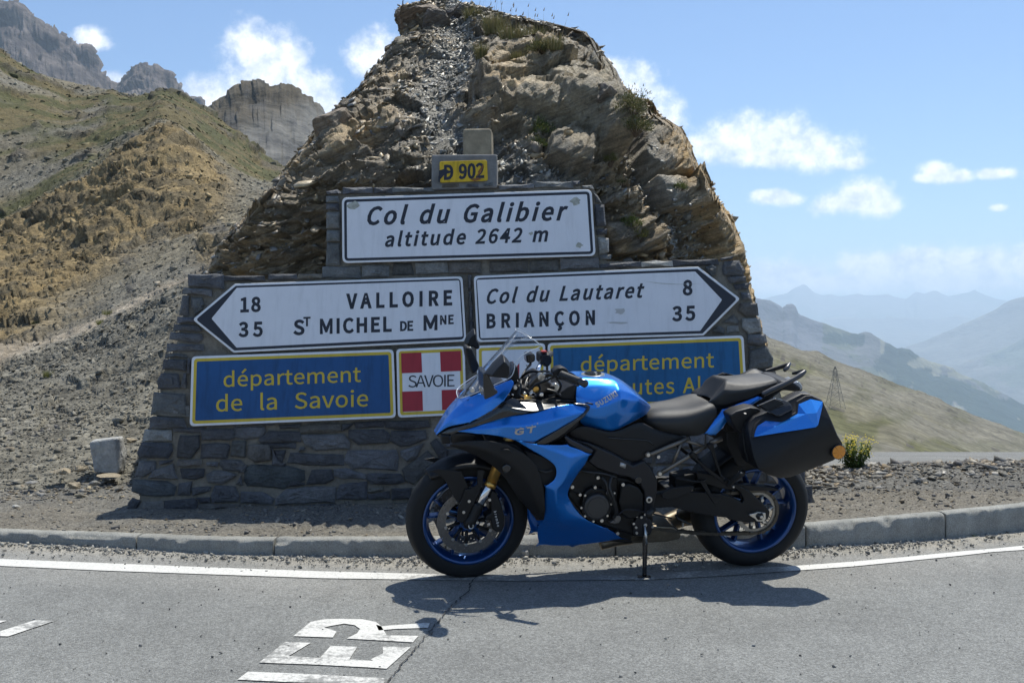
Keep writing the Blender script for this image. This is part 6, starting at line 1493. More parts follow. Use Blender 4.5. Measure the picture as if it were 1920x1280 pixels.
for i in range(1, m_ + 1):
    a = cp[i - 1]; b = cp[i % m_]; seg_ = math.hypot(b[0] - a[0], b[1] - a[1]); d = 0
    while acc_ + seg_ - d >= .0159:
        d += .0159 - acc_; acc_ = 0; t = d / seg_; res.append((lerp(a[0], b[0], t), lerp(a[1], b[1], t)))
    acc_ += seg_ - d
for i, (x, z) in enumerate(res):
    x2, z2 = res[(i + 1) % len(res)]
    if math.hypot(x2 - x, z2 - z) > .03: continue
    dx, dz = (x2 - x), (z2 - z); l_ = math.hypot(dx, dz); dx /= l_; dz /= l_; wd = .0085; wy = .012 if i % 2 else .009
    for y_ in (-.091 - wy, -.091 + wy):
        b0 = len(V)
        for (u_, v_) in ((-.004, -.6), (.004, -1), (l_ / 2, -.75), (l_ - .004, -1), (l_ + .004, -.6), (l_ + .004, .6), (l_ - .004, 1), (l_ / 2, .75), (.004, 1), (-.004, .6)):
            V.append(Vector((x + dx * u_ - dz * wd * v_, y_, z + dz * u_ + dx * wd * v_)))
        F.append(tuple(range(b0, b0 + 10)))
chn = bmesh_obj('chain', V, F, simple('chain_steel', (.10, .09, .075), .45, .8), bike, False, solid=.002, merge=False); chn['kind'] = 'stuff'

# ---- front fork
for s_ in (1, -1):
    k = lambda f, x, y: (Bp(*f(x, y), .105))
    a = k(c4, 925, 20); b = k(c4, 845, 270); c_ = k(c4, 820, 290); d = k(c4, 725, 470); e_ = k(c4, 640, 640)
    ax = (a - d).normalized()
    up_ = d + ax * .36
    flip = lambda v: Vector((v.x, v.y * s_ * 1.0, v.z))
    tube('fork_outer', [flip(b), flip(up_ + ax * .22)], .0265, B_gold, bike, 20)
    tube('fork_seal', [flip(b - ax * .004), flip(b + ax * .022)], .0285, B_gold, bike, 20)
    tube('fork_stanchion', [flip(d - ax * .03), flip(b + ax * .05)], .0215, B_chrome, bike, 20)
    tube('fork_foot', [flip(d + ax * .012), flip(d - ax * .05), flip(e_), Vector((WF[0], -.085 * s_, WF[1]))], [.027, .027, .03, .026], B_mat, bike, 14)
    # caliper hung behind the leg
    q_ = [c4(*z) for z in [(862, 300), (905, 330), (950, 430), (985, 560), (985, 660), (960, 725), (905, 720), (862, 690), (850, 600), (800, 610), (795, 560), (850, 530), (848, 440), (830, 400)]]
    P1 = [Bp(x, y, .1) for x, y in q_]
    n_ = len(P1); V = [Vector((v.x, -.118 * s_, v.z)) for v in P1] + [Vector((v.x, -.045 * s_, v.z)) for v in P1]
    cal = bmesh_obj('brake_caliper', V, [tuple(range(n_)), tuple(range(n_, 2 * n_))[::-1]] + [(i, n_ + i, n_ + (i + 1) % n_, (i + 1) % n_) for i in range(n_)], B_mat, bike, True, bevel=.008)
    if s_ == 1: CAL = cal
    slabp = [c4(*z) for z in [(560, 410), (600, 300), (640, 300), (720, 255), (722, 110), (760, 105), (790, 112), (770, 250), (690, 440), (600, 620), (560, 640), (515, 610), (530, 470)]]
    P1 = [Bp(x, y, .115) for x, y in slabp]; n_ = len(P1)
    V = [Vector((v.x, -.118 * s_, v.z)) for v in P1] + [Vector((v.x, -.106 * s_, v.z)) for v in P1]
    bmesh_obj('fender_stay', V, [tuple(range(n_)), tuple(range(n_, 2 * n_))[::-1]] + [(i, n_ + i, n_ + (i + 1) % n_, (i + 1) % n_) for i in range(n_)], B_mat, bike, True, bevel=.003)
    slabp = [c4(*z) for z in [(228, 118), (330, 98), (560, 120), (600, 210), (648, 310), (600, 420), (520, 430), (455, 330), (405, 225), (330, 150)]]
    P1 = [Bp(x, y, .1) for x, y in slabp]; n_ = len(P1)
    V = [Vector((v.x, -.104 * s_, v.z)) for v in P1] + [Vector((v.x, -.094 * s_, v.z)) for v in P1]
    bmesh_obj('fender_side', V, [tuple(range(n_)), tuple(range(n_, 2 * n_))[::-1]] + [(i, n_ + i, n_ + (i + 1) % n_, (i + 1) % n_) for i in range(n_)], B_mat, bike, True, bevel=.004)
for (x, y, w_) in ((638, 422, .119), (583, 532, .119), (842, 408, .12), (833, 650, .12), (720, 636, .12)): bolt(c4, x, y, w_, .0075)
ca = Bp(*c4(628, 672), .12); disc_y('front_axle', (WF[0], WF[1]), .012, .08, .13, B_frame, bike, 16); revolve_y('axle_ring', [(.008, -.128), (.0135, -.128), (.0135, -.133), (.008, -.133)], WF, B_alu, bike, 20)
# fender crown over the tyre
a0, a1 = R(128), R(48)
prf = [(.322 - .012 * (y_ / .07) ** 2 * 3, y_) for y_ in (-.098, -.088, -.07, -.045, -.02, 0, .02, .045, .07, .088, .098)]
prf[0] = (.276, -.1); prf[-1] = (.276, .1); prf[1] = (.30, -.094); prf[-2] = (.30, .094)
fen = revolve_y('front_fender', prf, WF, B_mat, bike, 30, a1, R(131), closed_prof=False, solid=.004)
for v in fen.data.vertices:      # taper the nose of the fender
    t = math.atan2(v.co.z - WF[1], v.co.x - WF[0]); k = max(0, (t - R(112)) / R(19)); v.co.y *= 1 - .45 * k * k; v.co.z -= .0 * k
# ---- tank
def row(f, L__): return [Bp(*f(x, y), w_) for x, y, w_ in L__]
tk = [row(c7, [(745,445,0),(765,465,.085),(752,560,.14),(742,640,.165),(745,700,.172),(760,800,.17),(790,945,.15)]),
      row(c7, [(815,438,0),(820,470,.09),(820,560,.14),(830,690,.18),(830,760,.185),(850,850,.185),(850,958,.155)]),
      row(c7, [(900,440,0),(905,473,.092),(925,560,.14),(955,712,.188),(930,790,.2),(930,870,.198),(920,975,.16)]),
      row(c7, [(1040,440,0),(1050,478,.095),(1070,545,.14),(1085,645,.19),(1070,745,.207),(1050,850,.203),(1030,1000,.165)]),
      row(c7, [(1130,450,0),(1135,485,.09),(1160,530,.14),(1180,592,.183),(1190,690,.205),(1150,815,.2),(1115,1016,.163)]),
      row(c7, [(1210,490,0),(1215,510,.085),(1240,560,.12),(1265,615,.155),(1270,690,.172),(1240,830,.18),(1200,975,.155)]),
      row(c7, [(1290,540,0),(1300,575,.075),(1330,610,.11),(1360,655,.145),(1370,710,.15),(1340,830,.155),(1300,925,.14)]),
      row(c7, [(1400,650,0),(1405,665,.06),(1425,680,.09),(1445,705,.11),(1445,750,.115),(1420,810,.12),(1390,872,.115)]),
      row(c7, [(1480,735,0),(1482,738,.03),(1490,742,.055),(1498,750,.07),(1496,775,.075),(1480,800,.08),(1455,840,.08)])]
tank = loftp('fuel_tank', tk, B_blue, sub=3, mirror=True, solid=.003, ecrease=.42)
# crease along the shoulder
def crease_cols(o, nc, cols, val):
    pass
capc = Bp(*c7(915, 441), 0) + Vector((0, 0, .002))
fc = empty('filler_cap', (0, 0, 0), bike)
def disc_n(name, c_, nrm, rad, h0, h1, mat, parent, seg=32, bevel=.002, r2=None):
    nrm = Vector(nrm).normalized(); a = nrm.orthogonal().normalized(); b = nrm.cross(a); V = []
    for h_, r_ in ((h0, rad), (h1, r2 or rad)):
        for k in range(seg): t = 2 * math.pi * k / seg; V.append(Vector(c_) + nrm * h_ + (a * math.cos(t) + b * math.sin(t)) * r_)
    return bmesh_obj(name, V, [(k, (k + 1) % seg, seg + (k + 1) % seg, seg + k) for k in range(seg)] + [tuple(range(seg))[::-1], tuple(range(seg, 2 * seg))], mat, parent, True, bevel=bevel)
cn = Vector((-.03, 0, 1))
disc_n('cap_ring', capc, cn, .058, -.015, .004, B_alu, fc); disc_n('cap_lid', capc, cn, .042, .003, .010, B_gloss, fc); disc_n('cap_lock', capc + Vector((.012, 0, 0)), cn, .008, .009, .013, B_alu, fc, 12)
# side cover under the tank and seat
loftp('side_cover', [row(c5, [(255,125,.175),(270,155,.175),(290,172,.17)]), row(c5, [(360,58,.185),(400,120,.185),(430,195,.178)]), row(c5, [(480,95,.185),(540,180,.18),(640,295,.172)]), row(c5, [(590,128,.182),(660,220,.175),(745,365,.17)]), row(c5, [(700,80,.17),(790,190,.168),(835,325,.165)]), row(c5, [(812,20,.15),(880,170,.16),(905,275,.163)]), row(c5, [(900,100,.14),(1000,150,.15),(1020,215,.15)]), row(c5, [(1060,120,.13),(1130,150,.14),(1190,165,.14)])], B_mat, sub=2, solid=.01, mirror=True)
tube('cover_seam', [C(c5, *z) for z in [(560,160,.187),(700,172,.181),(850,182,.168),(905,218,.166)]], .0022, B_gloss, bike, 6)
# ---- frame
slab('main_frame', [c5(*z) for z in [(290,172),(420,195),(640,297),(750,368),(830,330),(880,375),(915,445),(935,480),(935,560),(915,640),(905,700),(890,725),(830,728),(835,640),(825,560),(790,505),(720,465),(640,450),(560,425),(480,395),(410,345),(440,300),(462,262)]], .10, .172, B_frame, bevel=.012, mirror=True)
slab('frame_head', [c5(*z) for z in [(240,143),(300,180),(462,260),(412,302),(260,212),(230,165)]], .12, .215, simple('grey_alloy', (.045, .047, .055), .35, .7), bevel=.008, mirror=True)
dpx('pivot_plug', c5, 790, 480, 27, .16, .176, B_gloss); dpx('swingarm_pivot', c5, 870, 628, 24, .15, .182, B_alu); dpx('pivot_recess', c5, 870, 628, 13, .17, .184, B_dark)
slab('frame_label', [c5(*z) for z in [(655,345),(697,360),(690,392),(648,376)]], .17, .1735, B_silver, bevel=0)
# ---- engine
slab('crankcase', [c5(*z) for z in [(300,420),(420,350),(640,450),(760,480),(830,560),(830,720),(905,740),(900,820),(840,900),(760,905),(640,860),(400,790),(330,700),(250,600)]], -.15, .14, B_eng, bevel=.015)
slab('cylinder_block', [c5(*z) for z in [(120,200),(420,280),(640,400),(640,560),(420,620),(260,560),(120,420)]], -.17, .145, B_eng, bevel=.012)
for k in range(5):
    a = (300 + k * 14, 470 + k * 24); 
slab('alternator_backing', [c5(*z) for z in [(400,560),(440,535),(530,545),(560,580),(595,650),(590,720),(560,780),(500,800),(430,785),(380,740),(365,670),(375,600)]], .10, .178, B_eng, bevel=.01)
dpx('alternator_cover', c5, 480, 682, 98, .16, .205, B_cover, bevel=.012, seg=48); dpx('cover_boss', c5, 480, 682, 72, .2, .208, B_cover, bevel=.002, seg=40)
slab('sprocket_cover', [c5(*z) for z in [(660,520),(720,505),(790,530),(830,590),(830,700),(800,760),(720,780),(660,740),(640,640)]], .10, .175, B_eng, bevel=.014)
slab('oil_sump', [c5(*z) for z in [(420,780),(720,868),(840,880),(830,950),(700,955),(560,940),(420,900)]], -.12, .1, B_eng, bevel=.01)
for (x, y, w_, r_) in ((485,460,.16,.009),(292,530,.165,.009),(350,588,.16,.008),(388,593,.18,.006),(360,685,.18,.006),(387,748,.18,.006),(450,787,.182,.006),(513,782,.185,.009),(555,577,.182,.006),(585,658,.182,.006),(463,533,.18,.008),(608,575,.176,.005),(555,745,.18,.006),(672,512,.178,.009)): bolt(c5, x, y, w_, r_)
for (x, y, w_, r_) in ((335,790,.165,.0085),(632,878,.14,.0085)): bolt(c5, x, y, w_, r_)
for (x, y, r_) in ((862,290,.0115),(950,432,.0115)): dpx('mount_lug', c5, x, y, 21, .165, .178, B_bronze); bolt(c5, x, y, .179, r_ * .8)
bolt(c5, 938, 305, .172, .009)
# hoses over the engine
tube('hose', [C(c5, *z) for z in [(510,455,.18),(545,500,.2),(560,570,.205),(590,630,.205),(615,700,.2),(610,760,.19)]], .006, B_cable, bike, 8)
tube('hose', [C(c5, *z) for z in [(585,455,.18),(570,520,.2),(590,590,.21),(620,680,.2),(628,740,.19)]], .008, B_cable, bike, 8)
tube('hose', [C(c5, *z) for z in [(330,400,.15),(420,420,.17),(520,430,.175),(620,460,.17)]], .007, B_cable, bike, 8)
tube('shift_rod', [C(c5, *z) for z in [(640,735,.2),(700,700,.2),(810,712,.2),(1040,765,.2)]], .004, B_frame, bike, 8)
dpx('water_pump', c5, 632, 770, 26, .15, .19, simple('cast_grey', (.16, .15, .14), .5, .7))
slab('pump_pipe', [c5(*z) for z in [(570,800),(600,780),(650,780),(645,800),(610,808)]], .16, .185, simple('cast_grey', (.16, .15, .14), .5, .7))
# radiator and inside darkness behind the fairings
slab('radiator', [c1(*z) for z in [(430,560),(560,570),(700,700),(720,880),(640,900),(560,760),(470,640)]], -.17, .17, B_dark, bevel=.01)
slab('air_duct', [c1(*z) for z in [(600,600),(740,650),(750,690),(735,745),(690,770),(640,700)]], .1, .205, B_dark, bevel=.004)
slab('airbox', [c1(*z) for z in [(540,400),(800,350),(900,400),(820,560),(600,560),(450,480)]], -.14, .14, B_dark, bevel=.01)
tube('fairing_hose', [C(c1, *z) for z in [(660,690,.2),(700,700,.21),(730,690,.21)]], .007, B_rub, bike, 8)
# ---- fairings
FB = loftp('side_fairing', [row(c3, [(275,1020,.12),(275,1024,.123),(275,1028,.12)]), row(c3, [(520,958,.19),(500,1010,.202),(470,1050,.192)]), row(c3, [(770,872,.222),(720,985,.246),(640,1065,.228)]), row(c3, [(1010,856,.235),(920,990,.268),(800,1110,.242)]), row(c3, [(1150,798,.222),(1090,955,.262),(985,1142,.246)]), row(c3, [(1330,768,.195),(1290,885,.242),(1200,1015,.242)]), row(c3, [(1505,795,.185),(1455,850,.215),(1400,905,.222)])], B_blue, sub=3, mirror=True, solid=.004, pin=.8, ecrease=.5)
loftp('lower_fairing', [row(c1, z) for z in [
  [(545,548,.236),(590,560,.243),(650,577,.246)], [(640,606,.24),(715,600,.25),(800,574,.242)], [(728,655,.24),(810,636,.25),(912,618,.222)], [(750,690,.24),(800,690,.25),(880,665,.217)],
  [(740,742,.235),(775,755,.247),(826,740,.212)], [(690,762,.222),(740,785,.24),(797,797,.206)], [(693,850,.198),(745,870,.214),(806,830,.195)], [(692,925,.17),(765,925,.185),(870,920,.178)], [(655,945,.14),(800,960,.16),(985,962,.15)], [(650,1044,.085),(820,1047,.10),(1080,1010,.10)]]], B_blue, sub=3, mirror=True, solid=.004, pin=1, ecrease=.6)
loftp('black_side_panel', [row(c1, [(252,572,.14),(250,575,.14),(250,580,.13)]), row(c1, [(330,556,.185),(330,580,.19),(330,605,.165)]), row(c1, [(430,552,.215),(425,600,.225),(420,650,.175)]), row(c1, [(520,572,.235),(505,640,.235),(490,705,.18)]), row(c1, [(600,612,.24),(570,690,.24),(530,762,.19)]), row(c1, [(655,662,.246),(625,750,.243),(572,830,.19)]), row(c1, [(690,770,.238),(650,830,.235),(605,862,.185)]), row(c1, [(697,880,.222),(665,890,.22),(630,890,.18)]), row(c1, [(690,925,.2),(670,925,.2),(655,925,.175)])], B_mat, sub=3, mirror=True, solid=.004, pin=.8, ecrease=.4)
tube('panel_clip', [C(c1, 490, 602, .242), C(c1, 520, 598, .245), C(c1, 545, 612, .246)], .004, B_dark, bike, 6)
dpx('side_lamp', c1, 518, 685, 20, .2, .238, B_gloss, bevel=.006)
loftp('nose_cowl', [row(c3, z) for z in [
  [(78,1045,0),(78,1050,.02),(80,1056,.035),(82,1062,.04)], [(130,940,0),(140,952,.04),(158,965,.065),(180,985,.075)], [(205,830,0),(225,850,.06),(250,900,.1),(282,965,.12)], [(290,726,0),(325,760,.07),(370,850,.13),(395,950,.16)],
  [(330,715,.045),(400,715,.1),(510,780,.165),(600,840,.198)], [(450,680,.09),(560,655,.15),(650,710,.2),(715,742,.22)], [(600,612,.13),(680,592,.17),(740,630,.203),(765,665,.217)], [(740,560,.165),(785,547,.185),(800,565,.2),(806,585,.207)]]], B_blue, sub=3, mirror=True, solid=.004, pin=1, ecrease=.5)
loftp('cowl_lower_panel', [row(c3, z) for z in [[(85,1063,.03),(110,1080,.035),(140,1095,.04)], [(190,1000,.07),(200,1040,.09),(212,1075,.095)], [(290,980,.12),(285,1005,.125),(278,1030,.125)], [(400,955,.16),(430,965,.18),(480,975,.19)], [(600,845,.2),(640,880,.22),(700,905,.224)], [(730,745,.215),(760,800,.228),(860,868,.235)], [(800,700,.19),(860,745,.2),(1000,860,.238)]]], B_gloss, sub=2, mirror=True, solid=.003)
# visible black area between cowl and side fairing (inner panel)
loftp('headlight', [row(c3, z) for z in [[(85,1064,0),(85,1066,.03),(100,1075,.03)], [(120,1085,0),(150,1085,.06),(205,1070,.09)], [(140,1140,0),(170,1145,.06),(215,1145,.085)]]], B_gloss, sub=1, mirror=True, solid=.004)
slab('front_lamp_block', [c3(*z) for z in [(140,1070),(210,1062),(222,1140),(145,1145)]], .02, .1, B_mat, bevel=.004, mirror=True)
loftp('chin_panel', [row(c3, z) for z in [[(215,1048,.1),(215,1100,.1),(225,1150,.09)], [(300,1035,.135),(320,1090,.13),(330,1155,.11)], [(470,1052,.185),(470,1080,.17),(440,1150,.15)]]], B_mat, sub=1, mirror=True, solid=.004)
# the glossy inner deck that mirrors the sun
loftp('inner_deck', [row(c3, z) for z in [[(752,742,.165),(750,775,.20),(750,806,.228)], [(880,733,.16),(880,785,.2),(880,832,.236)], [(1010,740,.155),(1010,795,.2),(1010,852,.242)], [(1150,748,.15),(1150,775,.19),(1150,802,.224)], [(1340,752,.145),(1340,762,.17),(1330,770,.197)]]], simple('deck_black', (.02, .02, .02), .36, spec=.8, coat=.6, coat_rough=.25), sub=2, mirror=True, solid=.004)
tube('deck_rim', [C(c3, *z) for z in [(770,735,.17),(1000,740,.165),(1200,745,.16),(1380,748,.165),(1535,775,.195)]], .004, B_mat, bike, 8, mirror=True)
loftp('fairing_edge_trim', [row(c3, z) for z in [[(1340,750,.175),(1340,768,.2)], [(1440,762,.185),(1440,782,.2)], [(1540,778,.2),(1505,797,.198)], [(1470,880,.225),(1400,900,.227)], [(1350,990,.235),(1250,985,.244)], [(1240,1090,.24),(1040,1110,.25)], [(1070,1165,.245),(985,1140,.25)]]], B_gloss, sub=1, mirror=True, solid=.005)
loftp('trim_wedge', [row(c3, z) for z in [[(985,1140,.248),(1045,1170,.246)], [(1100,1090,.247),(1200,1120,.235)], [(1250,1010,.24),(1290,1060,.225)], [(1400,900,.222),(1440,960,.205)]]], B_mat, sub=1, mirror=True, solid=.005)
# ---- windscreen
sc_rows = [[(290,718,0),(300,724,.05),(312,722,.075),(330,715,.09)], [(430,555,0),(470,575,.06),(540,600,.12),(610,600,.16)], [(560,395,0),(610,415,.065),(690,455,.13),(775,530,.172)], [(700,240,0),(750,262,.065),(835,310,.125),(880,345,.16)], [(825,98,0),(860,108,.05),(960,165,.1),(1048,235,.135)]]
ws = loftp('windscreen', [row(c3, z) for z in sc_rows], B_glass, sub=3, mirror=True, solid=.0035)
tube('screen_edge', [C(c3, *z) for z in [(290,718,0),(330,715,.09),(470,665,.14),(640,590,.165),(765,533,.172),(805,470,.17),(822,390,.166),(900,312,.158),(1046,248,.138),(1046,225,.132),(960,165,.1),(860,108,.05),(825,98,0)]], .0022, simple('clear_edge', (.6, .63, .66), .15, coat=1), bike, 8, mirror=True)
dpx('screen_screw', c3, 424, 650, 22, .10, .14, B_alu, bevel=.002)
slab('instrument_hood', [c3(*z) for z in [(370,750),(440,670),(560,600),(700,560),(730,575),(560,650),(430,740)]], -.1, .1, B_mat, bevel=.01)
slab('dashboard', [c3(*z) for z in [(760,560),(800,440),(840,420),(860,560),(820,640)]], -.09, .05, B_mat, bevel=.008)
# ---- mirrors
def blob(name, pts, w0, w1, mat, parent, ins=.35):
    P1 = [Bp(x, y, (w0 + w1) / 2) for x, y in pts]; n_ = len(P1); cx_ = sum(v.x for v in P1) / n_; cz_ = sum(v.z for v in P1) / n_
    rings = []
    for w_, k in ((w0, 1 - ins), (lerp(w0, w1, .2), .97), (lerp(w0, w1, .55), 1.0), (w1, 1 - ins)): rings.append([Vector((cx_ + (v.x - cx_) * k, -w_, cz_ + (v.z - cz_) * k)) for v in P1])
    V = [v for r_ in rings for v in r_]; F = [(i * n_ + j, i * n_ + (j + 1) % n_, (i + 1) * n_ + (j + 1) % n_, (i + 1) * n_ + j) for i in range(3) for j in range(n_)] + [tuple(range(n_))[::-1], tuple(range(3 * n_, 4 * n_))]
    return bmesh_obj(name, V, F, mat, parent, True, bevel=.006)
mr1 = empty('mirror', (0, 0, 0), bike)
blob('mirror_shell', [c3(*z) for z in [(545,500),(560,475),(620,400),(705,318),(735,345),(768,392),(768,470),(758,520),(735,535),(660,528),(570,518)]], .33, .45, B_mat, mr1, .3)
slab('mirror_stalk', [c3(*z) for z in [(522,490),(560,480),(590,540),(620,600),(628,640),(655,650),(660,672),(620,700),(560,728),(535,735),(525,640)]], .22, .37, B_gloss, mr1, bevel=.012)
mr2 = empty('mirror', (0, 0, 0), bike)
blob('mirror_shell', [c3(*z) for z in [(350,200),(375,140),(440,75),(452,110),(455,160),(485,205),(487,250),(480,266),(455,266),(420,245),(370,238),(352,225)]], -.45, -.36, B_mat, mr2, .3)
slab('mirror_stalk', [c3(*z) for z in [(357,255),(385,250),(420,265),(440,310),(490,430),(470,470),(425,505),(400,440),(368,330)]], -.38, -.28, B_mat, mr2, bevel=.01)
dpx('stalk_joint', c3, 400, 262, 16, -.36, -.33, B_alu, mr2)
# ---- handlebar and controls
hb = empty('handlebar', (0, 0, 0), bike)
Lg0, Lg1 = C(c3, 1240, 500, .27), C(c3, 1465, 585, .385)
tube('grip', [Lg0, lerp(Lg0, Lg1, .3), lerp(Lg0, Lg1, .8)], [.018, .0175, .0175], B_grip, hb, 16)
tube('bar_end', [lerp(Lg0, Lg1, .79), lerp(Lg0, Lg1, .84), Lg1, Lg1 + (Lg1 - Lg0) * .05], [.0195, .0165, .0195, .013], B_gloss, hb, 16, smooth_path=False)
slab('switch_cluster', [c3(*z) for z in [(1165,475),(1215,440),(1260,436),(1300,455),(1325,500),(1300,550),(1240,560),(1180,530)]], .19, .26, B_mat, hb, bevel=.01)
tube('clutch_lever', [C(c3, *z) for z in [(1130,495,.2),(1200,515,.25),(1300,560,.31),(1400,600,.36)]], [.009, .007, .006, .008], B_gloss, hb, 8)
Rb0, Rb1 = C(c3, 1005, 505, -.12), C(c3, 1062, 375, -.24)
tube('bar_tube', [Rb0, Rb1], .0115, B_chrome, hb, 14)
tube('bar_tube', [C(c3, 1010, 500, -.1), C(c3, 1060, 520, .06), C(c3, 1180, 490, .2)], .0115, B_chrome, hb, 12)
blob('switch_cluster', [c3(*z) for z in [(1020,300),(1050,288),(1120,290),(1148,330),(1145,380),(1120,415),(1085,430),(1060,400),(1020,380)]], -.36, -.26, B_mat, hb, .2)
slab('kill_switch', [c3(*z) for z in [(1060,288),(1105,284),(1120,298),(1070,302)]], -.3, -.27, simple('red_switch', (.4, .02, .02), .4), hb, bevel=.002)
tube('grip', [C(c3, 1100, 350, -.3), C(c3, 1140, 310, -.42)], .0175, B_grip, hb, 14)
dpx('bar_end', c3, 1140, 305, 18, -.44, -.41, B_alu, hb)
slab('brake_reservoir', [c3(*z) for z in [(918,320),(935,312),(990,310),(1005,330),(1003,380),(960,400),(925,395)]], -.24, -.17, B_gloss, hb, bevel=.008)
tube('brake_lever', [C(c3, *z) for z in [(960,400,-.2),(935,430,-.26),(925,420,-.33)]], .006, B_gloss, hb, 8)
slab('top_clamp', [c3(*z) for z in [(935,590),(1000,520),(1060,500),(1100,540),(1180,600),(1200,650),(1080,680),(1000,660),(930,640)]], -.1, .08, simple('clamp_grey', (.14, .13, .12), .3, .9), hb, bevel=.01)
for (x, y, r_, w_, m_) in ((1060,525,36,.1,B_alu),(1190,620,36,.12,B_alu),(1010,640,30,.1,B_gold),(1165,625,20,.14,B_dark),(980,700,34,.11,B_chrome),(905,680,18,.12,B_alu),(1060,690,22,.12,B_chrome)): dpx('fork_cap', c3, x, y, r_, w_ - .03, w_, m_, hb, bevel=.003)
rsB = random.Random(3)
for pts, r_ in (([(1090,560,.1),(1040,480,.05),(940,480,.0),(870,540,-.05),(830,620,-.02)], .007), ([(960,410,-.2),(900,480,-.12),(870,560,-.02),(880,650,.06)], .005), ([(1180,520,.2),(1100,560,.14),(1000,600,.1),(920,680,.1)], .006), ([(1200,540,.2),(1240,600,.18),(1200,680,.15),(1120,700,.14)], .006),
                 ([(1030,500,-.1),(960,500,-.02),(920,560,.05),(900,640,.1)], .0055), ([(1150,480,.16),(1080,470,.1),(1000,490,.0),(930,540,-.08)], .0055), ([(830,560,.12),(870,600,.13),(850,680,.15),(900,720,.16)], .006), ([(1100,640,.14),(1180,660,.15),(1240,700,.16)], .007), ([(940,520,.0),(1000,560,.06),(1050,640,.1),(1000,710,.14)], .005)):
    tube('cable', [C(c3, *z) for z in pts], r_, B_cable, hb, 8)
slab('steering_head', [c3(*z) for z in [(780,640),(830,600),(960,640),(1100,720),(1000,745),(800,735)]], -.1, .1, B_dark, bike, bevel=.01)
slab('tank_front_cover', [c3(*z) for z in [(1200,700),(1300,620),(1390,580),(1375,745),(1250,735)]], -.12, .145, B_mat, bike, bevel=.01)
for (x, y, a, w_, m_) in ((820,625,26,.13,B_alu),(795,690,14,.15,B_chrome),(845,585,20,.1,B_eng),(930,600,40,.06,B_chrome),(960,660,34,.1,B_alu)): dpx('fastener', c3, x, y, a * .7, w_ - .02, w_, m_, bike, bevel=.002)
# ---- seats
loftp('rider_seat', [row(c2, z) for z in [
  [(148,318,0),(146,320,.03),(138,330,.05),(125,345,.065),(122,358,.06)], [(185,300,0),(180,305,.07),(165,335,.11),(158,375,.12),(160,398,.09)], [(260,291,0),(255,296,.1),(245,345,.155),(240,400,.155),(245,426,.12)], [(345,290,0),(340,295,.12),(335,350,.172),(330,410,.165),(335,440,.13)],
  [(410,268,0),(412,280,.135),(412,340,.182),(405,400,.17),(400,443,.14)], [(455,258,0),(475,258,.13),(500,300,.165),(480,370,.16),(440,432,.145)], [(470,258,0),(492,265,.11),(522,292,.14),(510,360,.14),(470,400,.13)]]], B_seat, sub=2, mirror=True, solid=.004)
loftp('pillion_seat', [row(c6_, z) for z in [
  [(262,425,0),(250,438,.05),(232,458,.08),(236,480,.085)], [(330,335,0),(330,355,.065),(302,430,.11),(335,494,.11)], [(395,248,0),(398,268,.085),(380,360,.13),(405,490,.125)], [(480,228,0),(478,300,.108),(468,370,.14),(490,462,.13)],
  [(620,215,0),(600,302,.115),(610,350,.142),(620,425,.13)], [(760,212,0),(742,280,.11),(748,320,.132),(748,372,.12)], [(830,222,0),(850,256,.09),(862,285,.105),(850,330,.1)], [(862,246,0),(886,264,.06),(895,276,.078),(893,290,.078)]]], B_seat, sub=2, mirror=True, solid=.004, ecrease=.6, pin=.5)
loftp('tail_fairing', [row(c2, z) for z in [[(443,428,.165),(480,434,.175),(505,436,.172)], [(500,350,.165),(520,375,.188),(545,395,.18)], [(538,298,.16),(555,320,.19),(585,335,.182)], [(620,268,.158),(640,285,.18),(665,298,.172)], [(735,224,.142),(745,232,.15),(755,238,.148)]]], B_blue, sub=2, mirror=True, solid=.005, pin=1)
slab('tail_unit', [c2(*z) for z in [(540,330),(760,235),(850,150),(900,150),(955,185),(950,210),(860,200),(780,260),(700,330),(620,420),(560,420)]], -.12, .12, B_mat, bevel=.012)
slab('tail_light', [c2(*z) for z in [(918,160),(940,152),(958,172),(960,195),(940,205),(915,190)]], -.06, .07, B_lens, bevel=.008)
slab('rear_mudguard', [c2(*z) for z in [(560,350),(640,330),(720,450),(760,560),(700,600),(620,600),(560,480)]], -.1, .1, B_dark, bevel=.01)
gr = [(748,222,.15),(800,196,.15),(860,168,.148),(915,140,.14),(950,118,.13),(975,98,.12)]
tube('grab_rail', [C(c2, *z) for z in gr], [.013, .014, .013, .013, .014, .008], simple('grab_rail_grey', (.085, .085, .09), .38, .7), bike, 12)
tube('grab_rail', [C(c2, 970, 100, .12), C(c2, 940, 105, .09), C(c2, 905, 112, .07)], [.012, .01, .006], B_mat, bike, 10)
tube('grab_rail', [C(c2, *z) for z in [(760,104,-.15),(810,88,-.15),(850,76,-.145),(885,66,-.135)]], [.011, .012, .012, .013], B_mat, bike, 12)
tube('grab_rail', [C(c2, 893, 58, -.13), C(c2, 880, 80, -.1), C(c2, 864, 96, -.09)], [.008, .012, .009], simple('grab_rail_grey', (.085, .085, .09), .38, .7), bike, 10)
